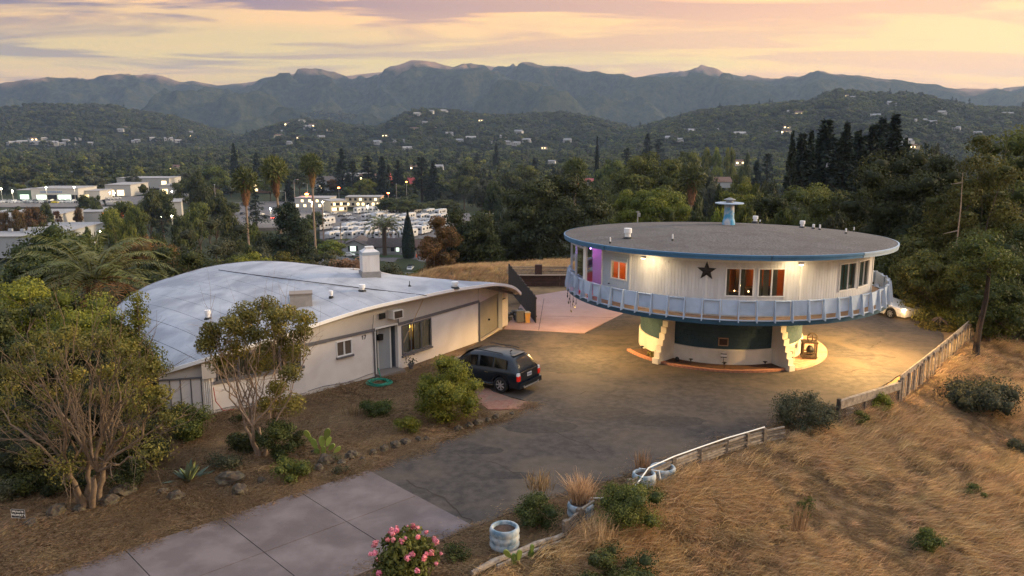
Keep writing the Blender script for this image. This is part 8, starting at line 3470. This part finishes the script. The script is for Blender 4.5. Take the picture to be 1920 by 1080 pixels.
# slim vine-clad shoot before the pale roof
p = gnd(262, 800)
rng_ = np.random.default_rng(61)
tips = []
for (tx, ty) in ((257, 562), (258, 585), (262, 605), (250, 625), (262, 640), (275, 655), (290, 668), (265, 675), (245, 690), (280, 700), (300, 690), (262, 720), (215, 605), (228, 625), (240, 650), (300, 760), (280, 740), (255, 600)):
 q = aty(tx, ty, p.y + rng_.uniform(-.4, .4))
 tips.append((q.x - p.x, q.y - p.y, q.z - p.z))
t = thing('young_tree', 'slim bright green young tree rising against the pale roof', 'tree', tuple(p))
b = MB()
tp = Vector(tips[0])
b.tube([(0, 0, 0), (tp.x * .3, 0, tp.z * .4), (tp.x * .8, 0, tp.z * .75), tuple(tp)], [.09, .07, .05, .02], 6)
for c in tips[4:]:
 limb(b, Vector((tp.x * .5, 0, c[2] - .5)), c, .035, .01, rng_, .1, 3, 4)
b.build('trunk', M_bark, t)
link('crown', crown_mesh('young_crown', rng_, np.array(tips), .48, 420, .11, L_bright, core=0, spread=.9), t)

# trees and shrubs on the slope behind the pale roof
for (px, ytop, Y, xr, zr, lf, lab, sd) in (
  (400, 408, 88, 6.8, 5.0, L_grey, 'broad olive grey tree behind the left half of the pale roof', 11),
  (262, 425, 82, 5.0, 5.0, L_autumn, 'reddish brown tree between the feathery palm and the grey tree', 12),
  (110, 418, 62, 2.9, 3.2, L_dark, 'dark tree above the industrial roofs on the left', 13),
  (60, 478, 58, 3.2, 2.6, L_dark, 'dark bushy tree under the industrial roofs', 14),
  (330, 455, 70, 3.6, 3.2, L_dark, 'dark low tree behind the back edge of the pale roof', 15),
  (225, 500, 60, 2.6, 2.2, L_grey, 'grey green shrubby tree right of the feathery palm', 16)):
 lt(px, ytop, Y, xr, zr, lf, lab, sd, 46, 300, .24, 1.25, droop=.3)
for (px, py, r_, h, lf, lab, sd) in ((605, 482, 2.0, 1.9, L_grey, 'dry grey bush behind the crest of the pale roof', 41), (655, 492, 1.8, 1.6, L_straw, 'straw coloured dry bush left of the white chimney', 42), (540, 478, 1.9, 1.9, L_olive, 'yellow olive bush behind the crest of the pale roof', 43),
         (480, 474, 1.6, 1.6, L_bright, 'low bright bush at the highest point of the pale roof edge', 44), (450, 480, 1.4, 1.3, L_mid, 'low green bush left of the bright one behind the pale roof', 45), (725, 505, 1.3, 1.3, L_grey, 'grey bush just right of the white chimney', 46)):
 rngb = np.random.default_rng(sd)
 q = aty(px, py, 60.0)
 zb = Hs(q.x, 60.0)
 hh = max(h, q.z - zb + .3)
 t = thing('shrub', lab, 'shrub', (q.x, 60.0, zb - .1))
 C_ = clumps(rngb, r_, r_, hh * .42, hh * .55, 20, 'round')
 link('foliage', crown_mesh('shrub_foliage', rngb, C_, .75, 240, .17, lf, core=.5), t)

# ---------------- right side trees
lt(1812, 214, 55, 5.2, 9, L_cedar, 'tallest shaggy olive cedar at the right with a bare pale spar', 21, 150, 420, .20, .95, flat=.5, droop=.8, core=.5, shape='cone')
lt(1700, 270, 66, 5.6, 6.5, L_dark, 'massive black green tree behind the right rim of the round roof', 22, 80, 380, .24, 1.5)
lt(1900, 232, 62, 5.2, 8, L_mid, 'dark green tree cut by the right edge behind the cedar', 23, 70, 360, .24, 1.4)
lt(1700, 440, 60, 3.2, 4.2, L_mid, 'dark olive tree just right of the round house deck', 24, 56, 360, .2, 1.0)
lt(1745, 470, 52, 2.4, 3.4, L_olive, 'golden brown feathery tree between deck and cedar', 25, 44, 360, .17, .8)
lt(1880, 420, 50, 3.0, 4.4, L_dark, 'dark tree right of the cedar trunk', 26, 56, 380, .18, 1.0)
lt(1655, 520, 64, 3.0, 2.6, L_dark, 'dark brush directly behind the right end of the deck', 27, 40, 330, .2, 1.0)
lt(1800, 560, 51, 2.2, 2.0, L_bright, 'yellow green bushy tree at the upper end of the board fence', 28, 34, 360, .14, .7)
lt(1715, 570, 54, 2.0, 1.2, L_olive, 'low golden bush beside the lit car', 29, 30, 330, .13, .6)
lt(1762, 600, 49.5, 1.3, 1.1, L_olive, 'small golden autumn bush by the board fence', 30, 24, 300, .12, .5)
lt(1855, 520, 47, 1.7, 3.0, L_mid, 'slim dark tree by the bare trunk right of the board fence', 31, 34, 330, .15, .8)
lt(1905, 560, 50, 2.2, 2.4, L_grey, 'brown green scrub tree at the right edge above the dry slope', 32, 34, 300, .16, .8)
# bare trunk in the clearing
p = gnd(1828, 672)
t = thing('bare_trunk_tree', 'dark straight bare tree trunk rising from the clearing right of the fence', 'tree', (p.x, p.y, p.z))
b = MB()
zt = aty(1838, 560, p.y).z - p.z
b.tube([(0, 0, -.2), (.05, 0, zt * .5), (.25, 0, zt), (.3, .1, zt * 1.6)], [.20, .15, .13, .08], 8)
b.build('trunk', M_barkdk, t)
rng_ = np.random.default_rng(3)
link('crown', crown_mesh('bt_crown', rng_, clumps(rng_, 1.5, 1.5, 1.4, zt * 1.55, 18), .7, 300, .15, L_mid, core=.4), t)
# pale dead spar on the cedar
q = aty(1806, 330, 51.5)
t = thing('dead_spar', 'pale dead branch spar standing out of the cedar crown', 'dead branch', (q.x, q.y, q.z - 3))
b = MB()
b.tube([(0, 0, -3), (.05, 0, 1), (-.05, 0, 3.2)], [.05, .035, .015], 6)
b.tube([(0, 0, 2.6), (-.7, 0, 2.5)], [.04, .01], 5)
b.tube([(0, 0, -.4), (-.9, 0, -.6)], [.04, .01], 5)
b.build('limb', M_barkpale, t)

# big oak and its neighbours in the middle distance
lt(1040, 326, 124, 9.0, 8.6, L_oak, 'huge dark rounded oak left of the round house', 51, 90, 420, .42, 2.2)
lt(884, 378, 114, 4.4, 7.4, L_oak, 'very dark dense tree left of the huge oak', 52, 60, 380, .38, 1.6)
lt(828, 405, 108, 2.4, 5.4, L_autumn, 'reddish brown tree at the left foot of the dark dense tree', 53, 44, 340, .3, 1.1)
lt(1228, 355, 118, 4.4, 3.4, L_bright, 'bright yellow green tree behind the rim of the round roof', 54, 50, 380, .32, 1.4)
lt(1180, 352, 135, 3.2, 4.2, L_bright, 'bright green tree just left of the yellow green tree', 55, 40, 340, .34, 1.3)
lt(1205, 285, 210, 9.5, 9.5, L_mid, 'broad tall olive green tree rising behind the bright green trees', 56, 80, 340, .62, 2.8)
lt(552, 372, 128, 3.0, 8.0, L_conif, 'dark pointed evergreen before the street lamps', 57, 60, 330, .4, 1.3)
lt(1545, 345, 95, 3.4, 3.6, L_mid, 'pale green tree behind the right part of the round roof', 58, 36, 330, .28, 1.2)
lt(1430, 365, 105, 4.2, 3.8, L_dark, 'dark tree behind the roof vents', 59, 40, 330, .3, 1.4)
lt(1620, 350, 98, 4.6, 4.2, L_dark, 'dark spreading tree below the row of tall pines', 60, 44, 330, .3, 1.4)
lt(1375, 345, 125, 2.4, 3.0, L_bright, 'small bright green tree right behind the round house chimney', 61, 26, 300, .3, 1.0)
lt(1490, 340, 120, 4.6, 4.2, L_mid, 'rounded green tree between the roof and the tall pines', 62, 44, 330, .34, 1.5)

# row of tall dark pines
pines = [(1487, 250, 20), (1505, 252, 34), (1522, 248, 26), (1551, 226, 46), (1588, 232, 38), (1612, 248, 44), (1636, 238, 50), (1655, 222, 34), (1680, 218, 46), (1700, 262, 30), (1570, 268, 30), (1536, 262, 24)]
for i, (px, yt, w) in enumerate(pines):
 plant_tree(('conif_d', 'conif_e')[i % 2], px, yt, 138 + (i % 4) * 7, w * 3.0,
   ('leftmost', 'second from the left', 'third from the left', 'fourth from the left', 'fifth from the left', 'sixth from the left', 'sixth from the right', 'fifth from the right', 'fourth from the right', 'third from the right', 'second from the right', 'rightmost')[sorted(q_[0] for q_ in pines).index(px)] + ' of the twelve tall dark pines behind the round roof',
   'tall pines in a row behind the round house')
plant_tree('cypress', 764, 394, 312, 26, 'slim dark cypress beside the feathery palm yard')
plant_tree('cypress', 207 * 0 + 1120, 258, 480, 12, 'distant narrow dark cypress above the valley trees')

# ---------------- the wooded valley: trees one can tell apart
VG = 'trees of the wooded valley floor'
PLACE = [(250, 'before the white car showroom'), (430, 'among the woods right of the showroom'), (600, 'around the three fan palms'), (760, 'around the cream motel'), (880, 'right of the camper lot'),
  (1140, 'around the huge dark oak'), (1330, 'left of the round house chimney'), (1480, 'right of the round house chimney'), (1720, 'below the tall pines'), (3000, 'beyond the right-hand cedar')]

def vlabel(kd, px, Y):
 q = [p_ for lim, p_ in PLACE if px < lim][0]
 d = 'close' if Y < 250 else 'mid-distance' if Y < 450 else 'far'
 return VK[kd] + ', ' + d + ', ' + q

VK = {'round_a': 'dark rounded tree', 'round_b': 'mid green rounded tree', 'round_c': 'dark upright leafy tree', 'round_d': 'yellow green rounded tree', 'round_e': 'rusty brown leafy tree', 'round_f': 'grey green spreading tree',
 'conif_a': 'pointed dark conifer', 'conif_b': 'narrow dark conifer', 'conif_c': 'ragged dark conifer', 'cypress': 'columnar dark evergreen'}
VL = {'round_a': 'dark rounded tree among the woods of the valley floor', 'round_b': 'mid green rounded tree among the woods of the valley floor', 'round_c': 'dark upright leafy tree among the woods of the valley floor',
 'round_d': 'yellow green rounded tree among the woods of the valley floor', 'round_e': 'rusty brown leafy tree among the woods of the valley floor', 'round_f': 'grey green spreading tree among the woods of the valley floor',
 'conif_a': 'pointed dark conifer among the woods of the valley floor', 'conif_b': 'narrow dark conifer among the woods of the valley floor', 'conif_c': 'ragged dark conifer among the woods of the valley floor',
 'cypress': 'columnar dark evergreen among the woods of the valley floor'}
# places that must stay open to view: (px0, px1, y0, y1) in metres ahead
OPEN = [(430, 880, 225, 330), (440, 860, 330, 352), (560, 858, 352, 520), (440, 600, 430, 720), (0, 250, 150, 420), (0, 240, 420, 640), (240, 370, 440, 700), (170, 240, 260, 420), (270, 350, 280, 430)]

def blocked(px, Y):
 return any(a <= px <= b_ and c <= Y <= d for a, b_, c, d in OPEN)

hand = [  # px, top y, Y, width px, kind
 (640, 278, 640, 40, 'conif_a'), (690, 290, 600, 44, 'conif_b'), (715, 292, 585, 40, 'conif_a'), (790, 292, 560, 44, 'conif_c'), (812, 300, 545, 36, 'conif_a'), (745, 300, 600, 34, 'conif_a'), (660, 300, 620, 38, 'conif_c'),
 (437, 268, 700, 26, 'conif_a'), (480, 285, 650, 22, 'conif_b'), (605, 330, 560, 0, 'conif_c'), (683, 335, 560, 46, 'round_d'), (770, 365, 470, 70, 'round_c'), (735, 368, 455, 60, 'round_a'), (830, 375, 500, 60, 'round_b'),
 (870, 330, 520, 50, 'round_b'), (905, 335, 420, 60, 'round_f'), (935, 335, 330, 60, 'round_a'), (930, 268, 900, 20, 'conif_a'), (895, 285, 800, 22, 'conif_b'), (1002, 295, 700, 30, 'conif_a'), (985, 310, 520, 60, 'round_b'), (1130, 330, 300, 60, 'round_a'),
 (1120, 255, 1000, 14, 'conif_a'), (1175, 275, 620, 40, 'conif_c'), (1215, 250, 800, 40, 'conif_a'), (1235, 258, 780, 34, 'conif_c'), (1290, 330, 220, 70, 'round_a'), (1330, 325, 260, 80, 'round_f'), (1350, 345, 170, 60, 'round_c'), (1390, 330, 240, 60, 'round_b'),
 (1400, 285, 420, 30, 'round_c'), (1345, 276, 560, 24, 'round_d'), (1370, 276, 560, 24, 'round_d'), (1325, 276, 560, 24, 'round_d'), (1420, 300, 360, 50, 'conif_a'), (1290, 285, 420, 60, 'round_b'), (1450, 330, 240, 60, 'round_a'), (1410, 345, 180, 60, 'round_b'),
 (1440, 285, 480, 40, 'conif_c'), (1580, 320, 200, 60, 'round_c'), (1640, 310, 190, 50, 'round_a'), (1740, 262, 260, 40, 'conif_c'), (1760, 268, 240, 40, 'round_f'), (1720, 275, 280, 36, 'round_a'), (1895, 250, 150, 60, 'conif_c'),
 (620, 450, 300, 60, 'round_d'), (590, 445, 320, 40, 'round_a'), (500, 430, 240, 60, 'round_a'), (520, 440, 230, 40, 'conif_b'), (470, 455, 180, 60, 'round_c'), (560, 455, 250, 50, 'round_b'), (440, 440, 200, 60, 'round_a'), (640, 455, 352, 50, 'round_b'), (700, 448, 352, 60, 'round_a'), (660, 452, 356, 50, 'round_c'),
 (790, 448, 352, 40, 'round_b'), (850, 430, 340, 50, 'round_b'), (590, 395, 395, 34, 'round_a'), (575, 410, 380, 30, 'round_b'), (900, 400, 250, 60, 'round_a'), (950, 430, 190, 40, 'round_b'), (925, 440, 170, 40, 'round_c'),
 (275, 345, 360, 62, 'round_c'), (300, 350, 380, 50, 'round_a'), (230, 378, 330, 70, 'round_b'), (205, 392, 300, 50, 'round_d'), (160, 362, 440, 34, 'round_a'), (180, 366, 430, 30, 'round_c'), (30, 385, 330, 40, 'round_e'), (60, 380, 345, 50, 'round_e'), (80, 376, 360, 30, 'round_a'), (5, 388, 330, 34, 'round_e'),
 (145, 385, 390, 22, 'round_e'), (105, 390, 380, 20, 'round_e'), (250, 388, 285, 34, 'round_b'), (340, 395, 220, 50, 'round_a'), (370, 380, 300, 50, 'round_b'), (400, 360, 330, 60, 'round_a'), (370, 320, 420, 50, 'round_c'), (425, 380, 250, 50, 'round_c'), (130, 430, 140, 60, 'round_a'), (170, 425, 150, 60, 'round_c'),
 (210, 432, 130, 60, 'round_a'), (235, 415, 170, 50, 'round_b'), (300, 425, 160, 50, 'round_a'), (340, 430, 130, 50, 'round_c'), (470, 418, 250, 40, 'round_b'), (350, 330, 480, 60, 'round_a'), (400, 312, 560, 50, 'round_b'), (505, 330, 560, 40, 'round_b'), (560, 315, 640, 40, 'round_a'), (540, 335, 560, 30, 'conif_a'),
 (625, 375, 545, 30, 'round_d'), (600, 385, 545, 20, 'round_b'), (880, 300, 640, 50, 'round_a'), (850, 350, 520, 40, 'round_f'), (1150, 300, 420, 60, 'round_b'), (1090, 320, 330, 60, 'round_a'), (1060, 310, 420, 60, 'round_f'), (960, 320, 420, 50, 'round_a'), (1258, 300, 330, 70, 'round_b'),
 (1260, 395, 100, 50, 'round_c'), (1310, 385, 105, 50, 'round_a'), (1470, 390, 92, 50, 'round_b'), (1510, 392, 90, 50, 'round_a'), (1570, 395, 90, 50, 'round_f'), (1400, 385, 100, 50, 'round_b'), (1350, 390, 100, 40, 'round_d'),
]
nt = 0
for (px, yt, Y, w, kd) in hand:
 plant_tree(kd, px, yt, Y, (w * 1.15) or None, vlabel(kd, px, Y), VG)
 nt += 1
rt = random.Random(5)
for (px, Y, h_, kd) in ((2010, 95, 12, 'round_a'), (2100, 110, 13, 'round_b'), (2050, 130, 14, 'round_c'), (2180, 120, 13, 'round_a'), (2230, 150, 14, 'round_f'), (1990, 150, 16, 'conif_c'), (2120, 165, 15, 'round_b'), (2060, 85, 11, 'round_f')):
 plant_tree(kd, px, 0, Y, None, vlabel(kd, px, Y), VG, h=h_)
while nt < 280:
 Y = 150 + 560 * rt.random() ** 0.75
 px = rt.uniform(-40, 1960)
 if blocked(px, Y):
  continue
 if px > 960 and Y < 200 and px < 1680:
  continue
 kd = rt.choices(list(VL), [24, 20, 18, 5, 3, 8, 11, 6, 6, 1])[0]
 hh = rt.uniform(9, 15) if kd[0] == 'r' else rt.uniform(14, 22)
 plant_tree(kd, px, 0, Y, None, vlabel(kd, px, Y), VG, h=hh)
 nt += 1

# ---------------- far woods: one mass on the valley floor and one on the near hills
def low_crown(seed, leaf, k=9, n=60, size=1.5):
 rng = np.random.default_rng(seed)
 C = clumps(rng, 3.2, 3.2, 2.6, 5.2, k, 'dome')
 return crown_mesh('far_crown', rng, C, 1.9, n, size, leaf, core=.85)

far_protos = [low_crown(1, L_dark), low_crown(2, L_mid), low_crown(3, L_dark, 7), low_crown(4, L_grey), low_crown(5, L_mid, 10),
   conifer_mesh('far_conifer', 6, 14, 2.8, 10, 7, 1.8, L_conif, per_branch=9), low_crown(7, L_bright)]
P, S, RT, PK = [], [], [], []
rr2 = np.random.default_rng(21)
n = 0
while n < 15000:
 Y = 560 + 2000 * rr2.random() ** .8
 a = rr2.uniform(-.74, .74)
 X = Y * math.tan(a)
 px, _ = proj((X, Y, VALLEY))
 if Y < 720 and blocked(px, Y):
  continue
 P.append((X, Y, VALLEY - .5))
 n += 1
P = np.array(P)
P[:, 2] = H(P[:, 0], P[:, 1]) - .5
big = rr2.uniform(.8, 1.6, n)
scatter('valley_woods', P, np.stack([np.zeros(n), np.zeros(n), rr2.random(n) * 6.28], 1), np.stack([big, big, big * rr2.uniform(.85, 1.15, n)], 1), far_protos,
  rr2.choice(7, n, p=[.27, .2, .2, .1, .1, .08, .05]), 'unbroken dark woods covering the far valley floor', 'woods')
pts = []
for name, cnt, tlo, pxr in (('left_foothills', 5200, -.98, (-60, 560)), ('central_foothills', 5200, -.98, (380, 1320)), ('right_foothills', 9000, -.98, (1080, 2000)), ('middle_hills', 3500, -.9, (300, 1000))):
 az_, tt_, X_, Y_, Z_ = HILLS[name]
 for _ in range(cnt):
  px = rr2.uniform(*pxr)
  u = tlo + (0.03 - tlo) * rr2.random() ** .8
  aa = math.atan((px - 960) / (FPX / math.cos(PITCH)))
  fi = np.clip(np.interp(aa, az_, np.arange(len(az_))), 0, len(az_) - 1.001)
  fj = np.clip(np.interp(u, tt_, np.arange(len(tt_))), 0, len(tt_) - 1.001)
  i0, j0 = int(fi), int(fj)
  wi, wj = fi - i0, fj - j0
  v = [(A_[i0, j0] * (1 - wi) * (1 - wj) + A_[i0 + 1, j0] * wi * (1 - wj) + A_[i0, j0 + 1] * (1 - wi) * wj + A_[i0 + 1, j0 + 1] * wi * wj) for A_ in (X_, Y_, Z_)]
  pts.append(v)
pts = np.array(pts)
pts[:, 2] -= 2.0
n = len(pts)
big = rr2.uniform(.9, 1.9, n)
scatter('hillside_woods', pts, np.stack([np.zeros(n), np.zeros(n), rr2.random(n) * 6.28], 1), np.stack([big, big, big * .9], 1), far_protos,
  rr2.choice(7, n, p=[.32, .2, .24, .12, .08, .02, .02]), 'woods covering the wooded foothills under the mountains', 'woods')

# ---------------- dry grass
def grass_clump(seed, nb, h, spread, lean, wd, leaf, seg=3):
 rng = np.random.default_rng(seed)
 Vs, Qs = [], []
 off = 0
 for i in range(nb):
  x, y = rng.normal(size=2) * spread * .5
  hh = h * rng.uniform(.45, 1)
  l1 = lean * rng.uniform(.4, 1.4) * hh
  dx, dy = l1 + rng.normal() * .12 * hh, rng.normal() * .2 * hh
  s_ = rng.normal(size=2)
  s_ = s_ / np.linalg.norm(s_) * wd * rng.uniform(.6, 1.4)
  for q in range(seg):
   f = q / (seg - 1)
   ww = 1 - .85 * f
   cx, cy, cz_ = x + dx * f ** 1.8, y + dy * f ** 1.8, hh * (f - .25 * lean * f * f)
   Vs += [(cx - s_[0] * ww, cy - s_[1] * ww, cz_), (cx + s_[0] * ww, cy + s_[1] * ww, cz_)]
   if q:
    Qs.append((off - 2, off - 1, off + 1, off))
   off += 2
 return fast_mesh('grass_clump', np.array(Vs), np.array(Qs), leaf, np.repeat(rng.random(nb), seg - 1))

def scatter_grass(name, pts, protos_, label, seed, hs=(.7, 1.3), field=7.0, leanbase=0.0):
 rng = np.random.default_rng(seed)
 n = len(pts)
 X, Y = pts[:, 0], pts[:, 1]
 a = leanbase + .7 * wave(X, Y, field, 2.0) + .45 * wave(X, Y, field * .35, 5.0) + rng.normal(size=n) * .35
 patch = .5 + .5 * wave(X * 1.0, Y, field * .45, 9.0)
 sc_ = rng.uniform(hs[0], hs[1], n) * (.6 + .7 * patch)
 tilt = np.clip(.16 + .32 * wave(X, Y, field * .6, 1.0), 0, .8)
 rot = np.stack([np.zeros(n), tilt, a], 1)
 return scatter(name, pts, rot, np.stack([sc_ * 1.1, sc_ * 1.1, sc_], 1), protos_, (rng.integers(0, len(protos_), n) if len(protos_) != 7 else np.where(rng.random(n) < np.clip(.5 - 1.3 * (patch - .5), .05, .95), rng.integers(4, 7, n), rng.integers(0, 4, n))), label, 'grass')

gc = [grass_clump(s, 50, .55, .30, .7, .0085, L_dry) for s in range(4)] + [grass_clump(s + 9, 44, .34, .34, 1.3, .009, L_brown) for s in range(3)]
gcs = [grass_clump(s + 20, 44, .5, .30, .5, .012, L_dry) for s in range(4)]
lit = [grass_clump(s + 40, 40, .10, .34, 1.6, .010, L_straw) for s in range(4)]
rg_ = np.random.default_rng(14)
pp_ = []
# right-hand slope
N0 = 170000
xs_ = rg_.uniform(-6, 62, N0)
ys_ = rg_.uniform(13, 78, N0)
dd_ = plateau_distance(xs_, ys_)
cam_d = np.hypot(xs_, ys_)
keepm = (dd_ > .15) & (xs_ > -3) & (rg_.random(N0) < np.clip(26 / cam_d, .25, 1) ** 1.3)
bear = xs_ / ys_
keepm &= (bear > -.05) & (bear < .78)
keepm &= ~((ys_ > 52) & (xs_ < 24))
X_, Y_ = xs_[keepm], ys_[keepm]
pts = np.stack([X_, Y_, H(X_, Y_) - .02], 1)
scatter_grass('slope_grass', pts, gc, 'tall golden dry grass laid over by wind on the right-hand slope', 3, leanbase=-.9)
# field behind
N0 = 26000
xs_ = rg_.uniform(-16, 34, N0)
ys_ = rg_.uniform(63.6, 88, N0)
dd_ = plateau_distance(xs_, ys_)
m_ = (dd_ < 1.5)
X_, Y_ = xs_[m_], ys_[m_]
scatter_grass('field_grass', np.stack([X_, Y_, H(X_, Y_) - .02], 1), gcs, 'golden dry grass field beyond the back wall', 4, hs=(.6, 1.0), field=12)

# garden ground: straw and leaf litter
def in_poly(x, y, poly):
 ins = np.zeros(x.shape, bool)
 n = len(poly)
 for i in range(n):
  ax, ay = poly[i]
  bx, by = poly[(i + 1) % n]
  c = ((ay > y) != (by > y)) & (x < (bx - ax) * (y - ay) / ((by - ay) if abs(by - ay) > 1e-9 else 1e-9) + ax)
  ins ^= c
 return ins

gp = [P2(692, 876), P2(95, 1074), P2(-60, 1120), P2(-150, 950), P2(-40, 840), P2(300, 790), P2(401, 780), P2(574, 745), P2(705, 712), P2(760, 700), P2(868, 668), P2(878, 705), P2(890, 740), P2(920, 776), P2(860, 802), P2(780, 836), P2(735, 856)]
N0 = 60000
xs_ = rg_.uniform(-22, 1, N0)
ys_ = rg_.uniform(15, 46, N0)
m_ = in_poly(xs_, ys_, gp) & (rg_.random(N0) < .45 + .55 * (wave(xs_, ys_, 1.6, 3.0) > -.1))
X_, Y_ = xs_[m_], ys_[m_]
ed = [P2(95, 1078), P2(690, 882), P2(800, 838), P2(890, 806), P2(955, 783), P2(1000, 757)]
ex, ey = [], []
for (ax, ay), (bx, by) in zip(ed[:-1], ed[1:]):
 n_ = int(math.hypot(bx - ax, by - ay) * 26)
 t_ = rg_.random(n_)
 nx_, ny_ = (by - ay), -(bx - ax)
 q_ = rg_.normal(size=n_) * .17 / math.hypot(nx_, ny_)
 ex.append(ax + (bx - ax) * t_ + nx_ * q_)
 ey.append(ay + (by - ay) * t_ + ny_ * q_)
X_, Y_ = np.concatenate([X_] + ex), np.concatenate([Y_] + ey)
scatter_grass('garden_litter', np.stack([X_, Y_, H(X_, Y_) + .03], 1), lit, 'short straw and leaf litter covering the garden beds', 6, hs=(.7, 1.5), field=3)
# thin taller tufts at the edge of the concrete
gp2 = [P2(560, 925), P2(95, 1080), P2(-60, 1120), P2(-90, 1040), P2(200, 960), P2(420, 905), P2(560, 900)]
N0 = 14000
m_ = in_poly(xs_[:N0 * 4], ys_[:N0 * 4], gp2)
X_, Y_ = xs_[:N0 * 4][m_][::3], ys_[:N0 * 4][m_][::3]
vt = [grass_clump(s + 60, 34, .22, .3, 1.1, .009, L_straw) for s in range(3)]
scatter_grass('verge_grass', np.stack([X_, Y_, H(X_, Y_)], 1), vt, 'matted dry grass verge along the concrete drive', 7, field=3)
# strip between the drive and the rail fence, bottom centre
gp3 = [P2(888, 990), P2(690, 1055), P2(640, 1110), P2(900, 1110), P2(1060, 1010), P2(1110, 968), P2(1185, 925), P2(1262, 886), P2(1400, 838), P2(1480, 815), P2(1560, 790), P2(1560, 770), P2(1480, 792), P2(1400, 814), P2(1300, 847), P2(1175, 894), P2(1075, 927), P2(1000, 947)]
xs_ = rg_.uniform(-6, 15, 60000)
ys_ = rg_.uniform(15, 36, 60000)
m_ = in_poly(xs_, ys_, gp3)
X_, Y_ = xs_[m_], ys_[m_]
scatter_grass('border_litter', np.stack([X_, Y_, H(X_, Y_)], 1), lit, 'brown litter and short dry grass between the drive and the rail fence', 8, field=2)
# ================================================================== EVENING HAZE
hz = MB()
hz.box(0, 3800, (VALLEY - 12 + 560) / 2, 11500, 9200, 560 - VALLEY + 12)
hm = bpy.data.materials.new('haze_air')
hm.use_nodes = True
hm.node_tree.nodes.remove(hm.node_tree.nodes['Principled BSDF'])
pv = hm.node_tree.nodes.new('ShaderNodeVolumePrincipled')
pv.inputs['Color'].default_value = (0.48, 0.66, 1.0, 1)
pv.inputs['Density'].default_value = 0.000075
pv.inputs['Anisotropy'].default_value = 0.25
hm.node_tree.links.new(pv.outputs[0], [n for n in hm.node_tree.nodes if n.type == 'OUTPUT_MATERIAL'][0].inputs['Volume'])
ho = hz.build('haze', hm)
ho['kind'] = 'stuff'
